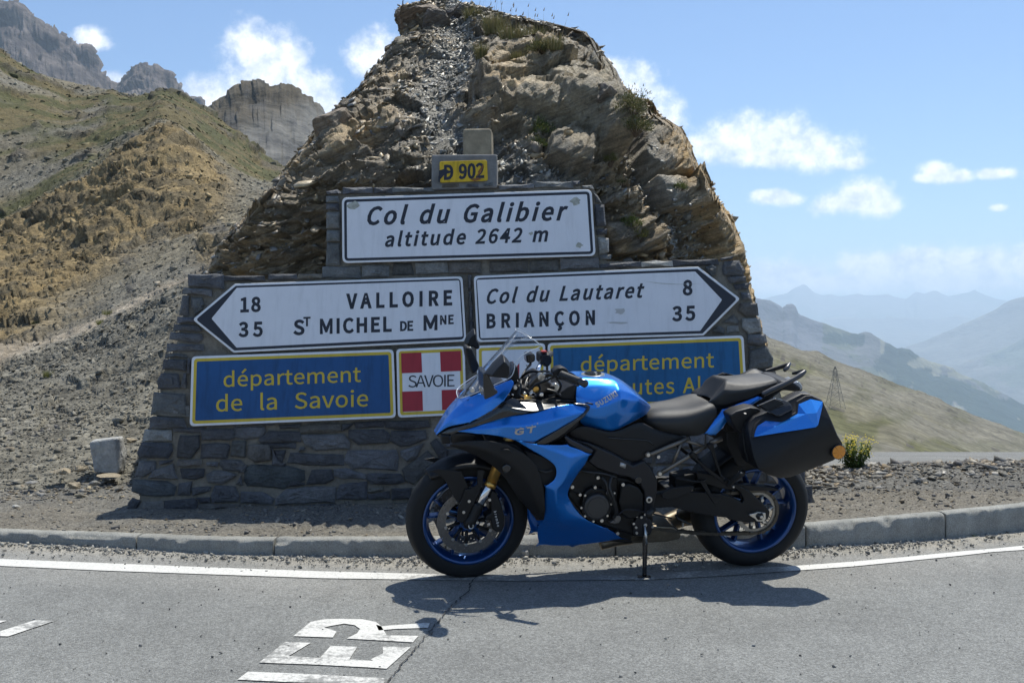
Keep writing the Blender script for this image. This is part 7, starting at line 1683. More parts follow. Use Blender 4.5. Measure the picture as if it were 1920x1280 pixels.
# ---- subframe, pegs
for pts, r_ in (([(72,330),(120,315),(260,255),(420,190)], .0105), ([(175,490),(280,425),(420,340),(560,255)], .0115), ([(280,408),(350,238)], .008), ([(398,212),(470,232),(545,258)], .008), ([(600,230),(700,190)], .013)):
    tube('subframe_tube', [C(c8, x, y, .168) for x, y in pts], r_, B_bronze, bike, 12, mirror=True, smooth_path=False)
for pts in ([(430,320),(455,305),(490,325),(500,370),(600,450),(700,525),(760,540),(780,580),(760,612),(730,590),(560,460),(470,370),(430,350)], [(580,240),(605,228),(635,245),(640,290),(670,400),(700,500),(740,540),(725,555),(690,520),(650,420),(610,300),(580,265)]):
    slab('peg_bracket', [c8(*z) for z in pts], .172, .19, B_mat, bevel=.004, mirror=True)
for (x, y, r_) in ((458, 332, 22), (607, 258, 22), (742, 560, 16)): dpx('bracket_boss', c8, x, y, r_, .18, .2, B_mat, bevel=.003)
tube('foot_peg', [C(c8, 760, 590, .19), C(c8, 810, 540, .24), C(c8, 880, 480, .3)], [.01, .014, .016], B_rub, bike, 10)
bolt(c8, 865, 487, .3, .006); bolt(c8, 800, 605, .25, .005)
tube('foot_peg', [C(c5, 900, 700, .2), C(c5, 860, 735, .27)], [.014, .014], B_rub, bike, 10)
slab('peg_plate', [c8(*z) for z in [(190,660),(260,620),(400,600),(470,600),(440,650),(330,700),(240,720),(190,700)]], .17, .185, B_mat, bevel=.004)
# ---- swingarm
SWp = [(90,690),(160,660),(300,640),(520,650),(690,665),(790,690),(880,740),(890,720),(860,650),(790,605),(800,580),(830,580),(940,640),(1080,770),(1115,815),(1110,860),(1080,900),(1040,912),(940,908),(880,905),(800,895),(740,870),(640,858),(560,850),(420,820),(280,780),(110,790)]
slab('swingarm', [c8(*z) for z in SWp], .095, .135, B_mat, bevel=.01, mirror=True)
slab('swingarm_brace', [c8(*z) for z in [(510,560),(560,560),(620,680),(700,700),(640,760),(600,700)]], .1, .14, B_mat, bevel=.004)
slab('chain_guard', [c8(*z) for z in [(480,480),(620,500),(830,580),(1130,610),(1200,630),(1190,640),(900,640),(700,620),(500,560)]], .08, .125, B_mat, bevel=.004)
slab('swingarm_bridge', [c8(*z) for z in [(250,650),(520,600),(620,640),(600,760),(420,800),(260,770)]], -.1, .1, B_eng, bevel=.01)
slab('axle_block', [c8(*z) for z in [(985,830),(1010,820),(1078,828),(1080,880),(1060,905),(1000,900),(985,880),(940,853),(935,840)]], .13, .148, B_alu, bevel=.003)
dpx('axle_nut', c8, 1032, 862, 32, .14, .158, B_frame, seg=6, bevel=.003); dpx('rear_axle', c8, 1042, 866, 15, .15, .17, B_alu, seg=14, bevel=.003)
disc_y('rear_axle_shaft', WR, .014, -.14, .15, B_frame, bike, 14)
slab('shock_linkage', [c8(*z) for z in [(300,520),(470,490),(560,560),(420,640),(300,620)]], -.05, .05, B_dark, bevel=.01)
tube('brake_line', [C(c8, *z) for z in [(310,530,.15),(400,545,.15),(500,560,.15),(560,545,.14)]], .005, B_frame, bike, 8)
# inner hugger over rear tyre
revolve_y('rear_hugger', [(.328, -.1), (.334, -.05), (.335, 0), (.334, .05), (.328, .1)], WR, B_mat, bike, 24, R(70), R(165), closed_prof=False, solid=.004)
# ---- exhaust
slab('exhaust_chamber', [c5(*z) for z in [(712,940),(725,890),(900,822),(1050,828),(1100,862),(1112,895),(1100,925),(1000,945),(745,958)]], -.14, .1, B_exh, bevel=.03)
tube('exhaust_pipe', [C(c5, 500, 960, -.02), C(c5, 620, 930, -.02), C(c5, 740, 915, -.02)], .03, B_exh, bike, 16)
tube('tail_pipe', [Vector((.95, .10, .16)), Vector((1.15, .17, .2)), Vector((1.38, .2, .27)), Vector((1.6, .2, .34))], [.035, .05, .06, .05], B_exh, bike, 20)
tube('hose', [C(c5, *z) for z in [(1065,740,.1),(1090,765,.12),(1130,790,.12),(1180,810,.1)]], .006, B_rub, bike, 8)
slab('bracket_tab', [c5(*z) for z in [(1118,790),(1132,790),(1128,830),(1118,832)]], .09, .105, B_alu, bevel=.001)
# ---- side stand
fo = Bg(1208, 1083); pv = C(c5, 840, 870, .16)
tube('side_stand', [pv, lerp(pv, fo, .5), fo + Vector((0, 0, .01))], [.014, .012, .011], B_gloss, bike, 12)
dv = 0.035
pf_ = MBI @ (groundpt(1208, 1083, .004) - BO)
st_v = [MBI @ (groundpt(1208, 1083, 0) + Vector((a, b, h_)) - BO) for h_ in (.001, .009) for a, b in ((-.035, -.02), (.03, -.02), (.035, .018), (-.03, .018))]
bmesh_obj('stand_foot', st_v, [(0, 1, 2, 3), (4, 7, 6, 5), (0, 4, 5, 1), (1, 5, 6, 2), (2, 6, 7, 3), (3, 7, 4, 0)], B_gloss, bike, False, bevel=.002)
slab('stand_bracket', [c5(*z) for z in [(780,750),(830,740),(880,780),(905,830),(880,890),(820,905),(760,895),(750,830)]], .11, .165, B_frame, bevel=.006)
for (x, y) in ((840,815),(775,875),(847,877),(770,833),(895,828),(752,805),(775,747),(810,757),(838,735)): bolt(c5, x, y, .168, .0065 if x != 840 else .009)
tube('stand_spring', [C(c5, 835, 820, .175), C(c5, 850, 960, .2)], .006, B_alu, bike, 8)
# ---- panniers
def pannier(s_):
    e_ = empty('pannier', (0, 0, 0), bike)
    def wf(x, y):
        s__ = y + .53 * (x - 1105) - 382
        return float(np.interp(s__, [-20, 0, 100, 250, 420, 600, 720], [.305, .312, .345, .395, .43, .42, .38]))
    def PB(x, y, w_):
        v = Bp(*c6_(x, y), wf(x, y) + (w_ - .45)); v.y *= s_; return v
    ol_ = [(622,640),(668,595),(762,562),(930,470),(1105,382),(1180,386),(1285,435),(1312,478),(1378,620),(1440,768),(1482,838),(1490,880),(1470,955),(1400,1003),(1200,1085),(1000,1160),(910,1172),(800,1140),(700,1085),(652,960),(618,800),(602,700)]
    rings = []
    W = [wf(x, y) for x, y in ol_]; O = [PB(x, y, .45) for x, y in ol_]; cx_ = sum(v.x for v in O) / len(O); cz_ = sum(v.z for v in O) / len(O)
    for t_w, k, dz_ in ((0, .90, -.012), (.08, .965, -.008), (.42, 1.0, -.002), (.5, 1.0, 0), (.52, .985, 0), (.56, 1.0, 0), (.9, 1.0, 0), (.975, .985, 0), (1.0, .95, 0)):
        rings.append([Vector((cx_ + (v.x - cx_) * k, -lerp(.20, w_, t_w) * s_, cz_ + (v.z - cz_) * k + dz_)) for v, w_ in zip(O, W)])
    mx_ = sum(x for x, y in ol_) / len(ol_); my_ = sum(y for x, y in ol_) / len(ol_)
    for k in (.72, .42, .15):
        rings.append([PB(mx_ + (x - mx_) * k, my_ + (y - my_) * k, .45) for x, y in ol_])
    n_ = len(O); V = [v for r_ in rings for v in r_]; nr = len(rings)
    F = [(i * n_ + j, i * n_ + (j + 1) % n_, (i + 1) * n_ + (j + 1) % n_, (i + 1) * n_ + j) for i in range(nr - 1) for j in range(n_)] + [tuple(range(n_))[::-1], tuple(range((nr - 1) * n_, nr * n_))]
    bmesh_obj('case_shell', V, F, B_mat, e_, True, bevel=.004)
    def pl(name, pts, w0, w1, mat, bev=.003, ws=None):
        P1 = [PB(x, y, (ws[i] if ws else w1)) for i, (x, y) in enumerate(pts)]; n_ = len(P1)
        V = P1 + [Vector((v.x, v.y + (w1 - w0) * s_, v.z)) for v in P1]
        return bmesh_obj(name, V, [tuple(range(n_)), tuple(range(n_, 2 * n_))[::-1]] + [(i, n_ + i, n_ + (i + 1) % n_, (i + 1) % n_) for i in range(n_)], mat, e_, True, bevel=bev)
    # raised frame round the inlay
    pl('lid_frame', [(640,800),(645,720),(672,655),(760,600),(905,628),(1045,552),(1050,455),(1140,402),(1190,398),(1285,440),(1305,470),(1300,510),(1262,680),(1232,705),(860,765),(660,795)], .43, .452, B_mat, .004)
    # blue inlay in facets
    pts = {'a': (660,780), 'b': (668,735), 'c': (692,680), 'd': (768,632), 'e': (905,645), 'f': (945,632), 'g': (1060,568), 'h': (1070,480), 'i': (1180,433), 'j': (1292,456), 'k': (1290,500), 'l': (1250,672), 'm': (1228,692), 'n': (850,750)}
    low = {'r': (850,690), 's': (1140,570), 't': (1235,560)}
    al = {**pts, **low}; wv_ = {k: .458 for k in al}; 
    for k in 'cdefghij': wv_[k] = .4545
    for k in 'rst': wv_[k] = .470
    keys = list(al); ix = {k: i for i, k in enumerate(keys)}
    VV = [PB(*al[k], wv_[k]) for k in keys]
    faces = ['abr', 'bcr', 'cdr', 'der', 'efr', 'frs', 'fgs', 'ghs', 'his', 'ist', 'ijt', 'jkt', 'klt', 'lmt', 'mnst'[:3] + 't', 'anr', 'nrs', 'nsm', 'smt']
    FF = [tuple(ix[c__] for c__ in f__) for f__ in faces if f__ != 'mnst' and len(set(f__)) == len(f__)]
    bmesh_obj('blue_inlay', VV, FF, B_blue, e_, False, solid=.004)
    pl('handle_recess', [(690,500),(760,470),(860,425),(985,462),(1012,492),(1022,528),(905,590),(875,592),(765,548)], .44, .458, B_gloss, .003)
    pl('carry_handle', [(705,492),(850,430),(920,455),(940,480),(880,505),(780,540)], .455, .47, B_mat, .004)
    pl('latch', [(790,545),(900,505),(1000,480),(1015,520),(900,580),(860,585)], .455, .466, B_gloss, .004)
    rc = PB(1412, 905, .44); rr = (PB(1462, 905, .44) - rc).length * .95
    w_r = -rc.y * s_ + .018; t_ = disc_y('reflector_rim', (rc.x, rc.z), rr * 1.12, (w_r - .03) * s_, (w_r + .012) * s_, B_gloss, e_, 28, .002); 
    ref = empty('reflector', (0, 0, 0), e_)
    sg = 6
    for k in range(sg):
        V = [Vector((rc.x, -(w_r + .02) * s_, rc.z))]
        for q_ in range(7):
            a = 2 * math.pi * (k + q_ / 6 * .94) / sg + .2; V.append(Vector((rc.x + rr * math.cos(a), -(w_r + .015) * s_, rc.z + rr * math.sin(a))))
        bmesh_obj('reflector_lens', V, [(0, q_, q_ + 1) for q_ in range(1, 7)], B_org, ref, False, solid=.003)
    dpk = PB(575, 578, .3); 
    return e_
pn1 = pannier(1); pn2 = pannier(-1)
# upper mounting shells between case and tail
for m_s in (1, -1):
    P1 = [Bp(*c6_(x, y), .27) for x, y in [(432,585),(500,545),(630,510),(700,520),(740,545),(680,620),(640,720),(560,780),(480,700)]]; n_ = len(P1)
    V = [Vector((v.x, -.27 * m_s, v.z)) for v in P1] + [Vector((v.x, -.17 * m_s, v.z)) for v in P1]
    bmesh_obj('pannier_mount', V, [tuple(range(n_)), tuple(range(n_, 2 * n_))[::-1]] + [(i, n_ + i, n_ + (i + 1) % n_, (i + 1) % n_) for i in range(n_)], B_mat, bike, True, bevel=.012)
cc_ = Bp(*c6_(575, 576), .3); disc_n('mount_screw', (cc_.x, cc_.y - .0, cc_.z + .004), (0, -.3, 1), .008, -.004, .003, B_cover, bike, 14)
# ---- plate and rear indicator
slab('number_plate_holder', [c6_(*z) for z in [(1050,330),(1100,300),(1110,350),(1060,380)]], -.06, .06, B_mat, bevel=.004)

# ---- lettering on the paint, wrapped on to the surface
def wrap_text(name, s, f, x0, y0, x1, y1, capf, w_, mat, target, bold=.04, slant=0, sx=1.0, up=None):
    p0 = Vector(f(x0, y0)); p1 = Vector(f(x1, y1)); cap = capf
    _, w0_ = glyph_polys(s, sx=sx); Lp = (p1 - p0).length / cap; track = (Lp - w0_) / max(1, len(s) - 1)
    V, F, wd = flat_text(s, bold, slant=slant, track=track, sx=sx)
    u_ = (p1 - p0).normalized(); v_ = Vector(up) if up else Vector((u_.y, -u_.x))
    VV = [Bp(*(p0 + u_ * a * cap + v_ * b * cap), w_) for a, b in V]; bvh = None
    if target:
        from mathutils.bvhtree import BVHTree
        dg = bpy.context.evaluated_depsgraph_get(); dg.update(); te = target.evaluated_get(dg); tm = te.to_mesh()
        bvh = BVHTree.FromPolygons([v.co.copy() for v in tm.vertices], [tuple(p_.vertices) for p_ in tm.polygons]); te.to_mesh_clear()
    for Vs, Fs in letters_of(V, F):
        o = bmesh_obj('letter', [VV[i] for i in Vs], Fs, mat, bike, False, merge=False)
        if not bvh: continue
        bm = bmesh.new(); bm.from_mesh(o.data); bmesh.ops.triangulate(bm, faces=bm.faces)
        for _ in range(4):
            bmesh.ops.subdivide_edges(bm, edges=[e_ for e_ in bm.edges if e_.calc_length() > .007], cuts=1); bmesh.ops.triangulate(bm, faces=bm.faces)
        for v in bm.verts:      # laid on to the panel from the side, 2 mm proud
            hit = bvh.ray_cast(Vector((v.co.x, -.7, v.co.z)), Vector((0, 1, 0)))
            if hit[0] is not None: v.co.y = hit[0].y - .0022
        bm.to_mesh(o.data); bm.free()
wrap_text('tank_lettering', 'SUZUKI', c7, 980, 784, 1198, 662, 7.6, .24, B_silver, tank, .085, 0, 1.15)
wrap_text('fairing_lettering', 'GT', c3, 815, 1076, 1010, 1040, 11, .28, B_silver, FB, .07, .3, 1.9)
wrap_text('fairing_lettering', 'GSX-S'.replace('G', 'S').replace('X', 'K').replace('-', 'S'), c3, 818, 1026, 1055, 972, 2.2, .28, B_silver, FB, .03, .3, 1.4) if False else None
for k, (x, y) in enumerate([(835,1020),(880,1008),(930,998),(985,985),(1035,966)]):
    wrap_text('fairing_lettering', 'S', c3, x - 12, y + 3, x + 12, y - 2, 2.4, .28, B_silver, FB, .04, .3, 1.6)
cl = wrap_text('caliper_lettering', 'brembo', c4, 885, 520, 920, 678, 4.3, .119, simple('white_print', (.6, .6, .6), .5), None, .03, 0, 1.0, up=(1, -.2))
# ================================================================ plants, stones, pylon
def leaf_mat(name, cols, trans=.25):
    m, n, l, b = mat_new(name)
    at = n.new('ShaderNodeAttribute'); at.attribute_name = 'Col'; l.new(at.outputs['Color'], b.inputs['Base Color']); b.inputs['Roughness'].default_value = .7; b.inputs['Specular IOR Level'].default_value = .2
    o_ = n['Material Output']; tr = n.new('ShaderNodeBsdfTranslucent'); l.new(at.outputs['Color'], tr.inputs[0]); mx_ = n.new('ShaderNodeMixShader'); mx_.inputs[0].default_value = trans
    l.new(b.outputs[0], mx_.inputs[1]); l.new(tr.outputs[0], mx_.inputs[2]); l.new(mx_.outputs[0], o_.inputs[0])
    return m
M_leaf = leaf_mat('foliage', None)
def tri_mesh(name, V, F, Cc, loc, mat=None, parent=None):
    V = np.array(V); F = np.array(F)
    o = mesh_obj(name, V, F, mat or M_leaf, parent, attrs={'Col': np.array(Cc)}); o.location = loc; return o
def shrub(loc, r, h, label, seed, cols=((.07, .085, .025), (.11, .12, .04), (.16, .15, .06)), n_=1500, name='shrub', leaf=.05, group=None, stems=True):
    rg = np.random.default_rng(seed)
    root = empty(name, loc); tag(root, label, 'shrub', group)
    # twig clumps: points cluster round a few sub-centres so that gaps show
    k = 26; cen = rg.normal(0, 1, (k, 3)); cen /= np.linalg.norm(cen, axis=1, keepdims=True); cen[:, 2] = np.abs(cen[:, 2]); cen *= rg.uniform(.45, .95, (k, 1)) * np.array([r, r, h])
    pts = cen[rg.integers(0, k, n_)] + rg.normal(0, .17, (n_, 3)) * np.array([r, r, h]); pts[:, 2] = np.abs(pts[:, 2])
    s = leaf * r * 1.6 * rg.uniform(.6, 1.5, n_)
    d = pts + rg.normal(0, .5 * r, (n_, 3)) + np.array([0, 0, .3 * r]); d /= np.linalg.norm(d, axis=1, keepdims=True)
    a = np.cross(d, rg.normal(0, 1, (n_, 3))); a /= np.linalg.norm(a, axis=1, keepdims=True)
    V = np.stack([pts - a * (s * .35)[:, None], pts + d * (s * 1.6)[:, None], pts + a * (s * .35)[:, None]], 1).reshape(-1, 3)
    F = np.arange(n_ * 3).reshape(-1, 3); cc = np.array(cols)[rg.integers(0, len(cols), n_)] * rg.uniform(.7, 1.3, (n_, 1))
    tri_mesh('foliage', V, F, np.repeat(cc, 3, 0), (0, 0, 0), parent=root)
    V = []; F = []
    for i in range(k):
        b = len(V); c_ = cen[i]; t = .006 + .004 * r
        V += [(-t, 0, -.05), (t, 0, -.05), (0, t, -.05), tuple(c_)]; F += [(b, b + 1, b + 3), (b + 1, b + 2, b + 3), (b + 2, b, b + 3)]
    mesh_obj('stem', V, F, simple('twig', (.10, .07, .045), .9), root)
    return root
def grass(loc, r, h, label, seed, n_=260, cols=((.16, .15, .06), (.24, .2, .1), (.10, .12, .04)), heads=0, name='grass_tuft', lean=.5, group=None):
    rg = np.random.default_rng(seed); V = []; F = []; Cc = []
    for i in range(n_):
        a = rg.uniform(0, 6.283); rr_ = r * math.sqrt(rg.uniform()) * .6; b = np.array([rr_ * math.cos(a), rr_ * math.sin(a), -.02])
        hh = h * rg.uniform(.45, 1.0); out_ = np.array([math.cos(a), math.sin(a), 0]) * hh * lean * rg.uniform(.1, 1.1) + rg.normal(0, .08 * hh, 3) * np.array([1, 1, 0])
        wv_ = np.cross(out_ + 1e-4, [0, 0, 1.]); wv_ = wv_ / (np.linalg.norm(wv_) + 1e-9) * (.0022 + .010 * h) * rg.uniform(.6, 1.2) * .5
        col = np.array(cols[rg.integers(0, len(cols))]) * rg.uniform(.75, 1.3)
        q0 = len(V); V += [b - wv_, b + wv_, b + out_ * .4 + np.array([0, 0, hh * .6]) - wv_ * .7, b + out_ * .4 + np.array([0, 0, hh * .6]) + wv_ * .7, b + out_ + np.array([0, 0, hh])]
        F += [(q0, q0 + 1, q0 + 3), (q0, q0 + 3, q0 + 2), (q0 + 2, q0 + 3, q0 + 4)]; Cc += [col] * 5
    for i in range(heads // 2):
        a = rg.uniform(0, 6.283); b = np.array([r * .5 * math.cos(a), r * .5 * math.sin(a), 0]); hh = h * rg.uniform(1.1, 1.9); tip = b + np.array([rg.normal(.1, .15) * hh, rg.normal(0, .12) * hh, hh]); w_ = np.array([.0035, 0, 0]); u_ = np.array([0, 0, .035]); q0 = len(V)
        V += [b - w_, b + w_, tip, tip - w_ * 1.6, tip + w_ * 1.6, tip + u_ + np.array([.01, 0, 0])]; F += [(q0, q0 + 1, q0 + 2), (q0 + 3, q0 + 4, q0 + 5)]; Cc += [np.array([.26, .2, .12])] * 6
    o = tri_mesh(name, V, F, Cc, loc); tag(o, label, 'grass', group); return o
def on_rock(px, py, push=.0):
    s0, n0 = surf(px, py); return s0 - n0 * .02 + Vector((0, 0, push))
dk_ = ((.09, .10, .035), (.14, .14, .055), (.19, .17, .08)); gr_ = ((.07, .10, .025), (.11, .14, .035), (.15, .16, .06))
for k, (x, y, rp, hp, lab, cols) in enumerate([
    (1020, 250, 26, 26, 'bright green bushy shrub to the right of the square concrete post', gr_), (1010, 274, 20, 18, 'low green cushion shrub directly under the bushy one beside the post', gr_),
    (1186, 214, 34, 46, 'biggest dark green shrub, on the right skyline of the outcrop', dk_), (1190, 246, 30, 26, 'brownish green cushion shrub just under the big one on the right skyline', dk_),
    (1275, 352, 17, 16, 'small round green shrub against the ochre rock on the right slope', gr_), (1188, 424, 22, 18, 'low green shrub on the slope above the right arrow sign', gr_), (1205, 444, 18, 20, 'yellowish green shrub just above the coping of the right arrow sign', ((.13,.14,.04),(.2,.19,.06))),
    (1168, 345, 12, 14, 'tiny green shrub in the crack right of the big smooth slab', gr_), (1140, 298, 14, 12, 'thin yellow green plant at the foot of the big smooth slab', ((.15,.15,.05),(.2,.18,.07)))]):
    D = surf(x, y)[0].y; shrub(on_rock(x, y), rp / FOC * D, hp / FOC * D * 1.1, lab, 700 + k, cols)
for k, (x, y, rp, hp, lab, hd) in enumerate([
    (905, 105, 22, 26, 'dry brown grass tuft hanging over the top of the slaty gully', 0), (885, 45, 22, 30, 'dry grass tuft beside the dark pointed summit boulder', 8), (925, 62, 34, 34, 'tall green and straw grass on the outcrop summit, left part', 14), (960, 82, 38, 30, 'thick grass clump in the middle of the outcrop summit', 10), (1000, 80, 36, 30, 'thick grass clump right of the middle of the outcrop summit', 12), (1040, 92, 32, 24, 'low grass clump at the right end of the summit, beside the ochre rock', 8), (975, 112, 26, 18, 'grass hanging over the big rock slab under the summit', 0)]):
    D = surf(x, y)[0].y; grass(on_rock(x, y), rp / FOC * D, hp / FOC * D * 1.35, lab, 720 + k, 620, heads=hd, cols=((.16, .15, .06), (.26, .22, .11), (.12, .13, .05), (.20, .18, .08)))
for k, (x, y, rp, hp, lab) in enumerate([(970, 92, 26, 20, 'green shrub growing among the summit grass, left one'), (1012, 95, 30, 22, 'green shrub growing among the summit grass, right one')]):
    D = surf(x, y)[0].y; shrub(on_rock(x, y), rp / FOC * D, hp / FOC * D, lab, 740 + k, dk_)
def on_hill(px, py):
    a, b = pxpy(HILL); d = (a - px) ** 2 + (b - py) ** 2; i = np.argmin(d + (HILL[..., 1] > 60) * 1e3); return Vector(HILL.reshape(-1, 3)[i])
for k, (x, y, rp, hp, lab) in enumerate([(90, 705, 14, 18, 'green tuft beside the pale path low on the left hillside'), (205, 588, 20, 12, 'yellow green tuft at the upper bend of the pale path'), (190, 606, 16, 12, 'green tuft on the edge of the pale path under the upper bend'), (62, 600, 14, 8, 'faint green tuft above the pale path near the left edge')]):
    g_ = on_hill(x, y); grass(g_, rp / FOC * g_.y, hp / FOC * g_.y, lab, 750 + k, 260, cols=((.12, .15, .04), (.17, .18, .06), (.2, .19, .08)))
# yellow flowered plant behind the pannier
fl = empty('flowering_plant', P(1600, 874, 8.3)); tag(fl, 'bushy green plant with small yellow flowers behind the rear pannier', 'plant')
rg = np.random.default_rng(77); V = []; F = []; Cc = []; VF = []; FF = []; VS = []; FS = []
for i in range(60):
    a = rg.uniform(0, 6.283); r_ = .13 * math.sqrt(rg.uniform()); h_ = rg.uniform(.10, .23); tip = np.array([r_ * math.cos(a) * 1.25, r_ * math.sin(a), h_]); b0 = np.array([r_ * .3 * math.cos(a), r_ * .3 * math.sin(a), -.03])
    q0 = len(VS); w_ = np.array([.0018, 0, 0]); VS += [b0 - w_, b0 + w_, tip]; FS += [(q0, q0 + 1, q0 + 2)]
    for j in range(34):
        t = rg.uniform(.1, .9); c_ = lerp(b0, tip, t); d = rg.normal(0, 1, 3); d /= np.linalg.norm(d); s_ = rg.uniform(.018, .038); w2 = np.cross(d, [0, 0, 1.]); w2 /= np.linalg.norm(w2) + 1e-6
        q0 = len(V); V += [c_, c_ + d * s_ * .5 + w2 * s_ * .22, c_ + d * s_, c_ + d * s_ * .5 - w2 * s_ * .22]; F += [(q0, q0 + 1, q0 + 2), (q0, q0 + 2, q0 + 3)]; Cc += [np.array([.10, .15, .035]) * rg.uniform(.7, 1.5)] * 4
    for j in range(6):
        c_ = tip + rg.normal(0, .012, 3) - np.array([0, 0, .02 * j / 9]); q0 = len(VF)
        s_ = .0065; VF += [c_ + np.array([-s_, 0, 0]), c_ + np.array([0, -s_, s_ * .4]), c_ + np.array([s_, 0, 0]), c_ + np.array([0, s_, s_ * .4]), c_ + np.array([0, 0, s_])]; FF += [(q0, q0 + 1, q0 + 4), (q0 + 1, q0 + 2, q0 + 4), (q0 + 2, q0 + 3, q0 + 4), (q0 + 3, q0, q0 + 4)]
tri_mesh('leaves', V, F, Cc, (0, 0, 0), parent=fl); o = mesh_obj('flowers', VF, FF, simple('yellow_petal', (.75, .60, .03), .6), fl); mesh_obj('stems', VS, FS, simple('green_stem', (.1, .13, .04), .7), fl)
for x_ in (): pass
for k, (x, y, rp, hp, lab) in enumerate([(1822, 1004, 14, 12, 'small green weed at the foot of the kerb near the right edge'), (1884, 998, 12, 9, 'smaller green weed at the foot of the kerb, furthest right'), (1735, 905, 12, 8, 'sparse green weed in the gravel on the far side of the kerb'), (1850, 885, 16, 8, 'low green weed at the edge of the road beyond the gravel')]):
    g_ = groundpt(x, y, .01) if y > 980 else P(x, y, 7.4 if y > 890 else 8.6)
    grass(g_, rp / FOC * g_.y, hp / FOC * g_.y, lab, 760 + k, 90, cols=((.10, .15, .03), (.14, .18, .05)), lean=.9, name='weed')

# lattice pylon standing on the bare slope
bx, by = pxpy(Gt2); i_ = np.argmin((bx - 1566) ** 2 + (by - 766) ** 2); gb = Vector(Gt2.reshape(-1, 3)[i_]); Dp_ = gb.y; hp_ = 78 / FOC * Dp_; wp_ = 15 / FOC * Dp_
V = []; F = []
pyl = empty('electricity_pylon', gb); tag(pyl, 'lattice electricity pylon standing on the bare slope across the valley road', 'pylon')
def bar(V, F, a, b, t):
    a = Vector(a); b = Vector(b); d = (b - a).normalized(); n1_ = d.orthogonal().normalized(); n2_ = d.cross(n1_); q0 = len(V)
    for p_ in (a, b):
        for s1_, s2_ in ((-1, -1), (1, -1), (1, 1), (-1, 1)): V.append(tuple(p_ + n1_ * t * s1_ + n2_ * t * s2_))
    for i in range(4): F.append((q0 + i, q0 + (i + 1) % 4, q0 + 4 + (i + 1) % 4, q0 + 4 + i))
lv = [(0, 1.0), (.2, .8), (.38, .62), (.54, .47), (.68, .34), (.8, .22), (.9, .2), (1.0, .04)]; tt = .00012 * Dp_
M_pyl = simple('galvanised_steel', (.16, .16, .15), .7, .2)
for sx_ in (-1, 1):
    for sy_ in (-1, 1):
        V = []; F = []
        for (h0, k0), (h1, k1) in zip(lv[:-1], lv[1:]): bar(V, F, (sx_ * wp_ * k0, sy_ * wp_ * k0, h0 * hp_), (sx_ * wp_ * k1, sy_ * wp_ * k1, h1 * hp_), tt)
        mesh_obj('leg', V, F, M_pyl, pyl)
V = []; F = []
for (h0, k0), (h1, k1) in zip(lv[:-1], lv[1:]):
    for s_ in (-1, 1):
        for a, b in (((-wp_ * k0, s_ * wp_ * k0, h0 * hp_), (wp_ * k1, s_ * wp_ * k1, h1 * hp_)), ((wp_ * k0, s_ * wp_ * k0, h0 * hp_), (-wp_ * k1, s_ * wp_ * k1, h1 * hp_)), ((s_ * wp_ * k0, -wp_ * k0, h0 * hp_), (s_ * wp_ * k1, wp_ * k1, h1 * hp_)), ((-wp_ * k1, s_ * wp_ * k1, h1 * hp_), (wp_ * k1, s_ * wp_ * k1, h1 * hp_))): bar(V, F, a, b, tt * .7)
br_ = mesh_obj('lattice_bracing', V, F, M_pyl, pyl); br_['kind'] = 'stuff'
for hh_ in (.80, .90):
    V = []; F = []; bar(V, F, (-wp_ * .8, 0, hh_ * hp_), (wp_ * .8, 0, hh_ * hp_), tt); mesh_obj('cross_arm', V, F, M_pyl, pyl)

# ---------------------------------------------------------------- stones
pale = (.36, .355, .33); gr1 = (.24, .235, .22); tn1 = (.33, .28, .2)
def gstone(x, y, rx, ry, rz, col, seed, label, D=None, z=None, rot=(0, 0, 0), name='stone', mat=None, sub=3, group=None):
    if D is None: b = groundpt(x, y, .01)
    else: b = P(x, y, D)
    o = boulder(name, b + Vector((0, 0, rz * .5)), (rx, ry, rz), rot, col, seed, sub=sub, mat=mat or M_stone2, jag=.2); tag(o, label, 'stone' if name == 'stone' else 'boulder', group); return o
M_stone2 = earth('pale_stone', ((14, .15), (60, .2)), ((25, .02), (120, .005)), .85, .25)
wb = boulder('boulder', P(204, 852, 7.95), (.118, .10, .128), (0, 0, .1), (.42, .42, .40), 812, sub=4, mat=M_stone2, jag=.09, pts=[(-.72,-.7,-.95),(.78,-.8,-1.0),(.85,.7,-1),(-.6,.7,-1),(-1.0,-.75,.8),(-1.0,-.6,.62),(.55,-.85,1.02),(.8,-.5,1.0),(.98,.6,.0),(.95,-.3,-.3),(-1,.7,.85),(.7,.8,1.0),(-.95,-.8,.3)]); tag(wb, 'upright pale grey angular boulder standing on the scree left of the wall', 'boulder')
for k, (x, y, D, a, b, c_, col, lab) in enumerate([(115, 887, 7.7, .095, .08, .028, tn1, 'flat tan slab lying left of the pale boulder'), (152, 882, 7.75, .06, .05, .03, tn1, 'small tan stone between the flat slab and the pale boulder'), (205, 893, 7.7, .12, .09, .014, tn1, 'thin flat slab lying in front of the pale boulder'), (140, 914, 7.4, .06, .06, .03, tn1, 'angular tan stone in front of the boulder, nearest the kerb'),
    (175, 908, 7.45, .05, .05, .025, gr1, 'grey stone wedged between thin slabs in front of the boulder'), (60, 905, 7.5, .05, .05, .012, gr1, 'thin grey slab near the left edge of the gravel'), (245, 828, 8.3, .06, .05, .03, tn1, 'tan stone just right of the pale boulder, by the wall'), (30, 950, 6.8, .03, .03, .012, pale, 'small pale flat stone low at the left, near the kerb'), (78, 930, 7.1, .045, .04, .015, gr1, 'grey flat stone between the boulder and the left edge of the kerb')]):
    gstone(x, y, a, b, c_, col, 820 + k, lab, D=D, rot=(0, 0, k))
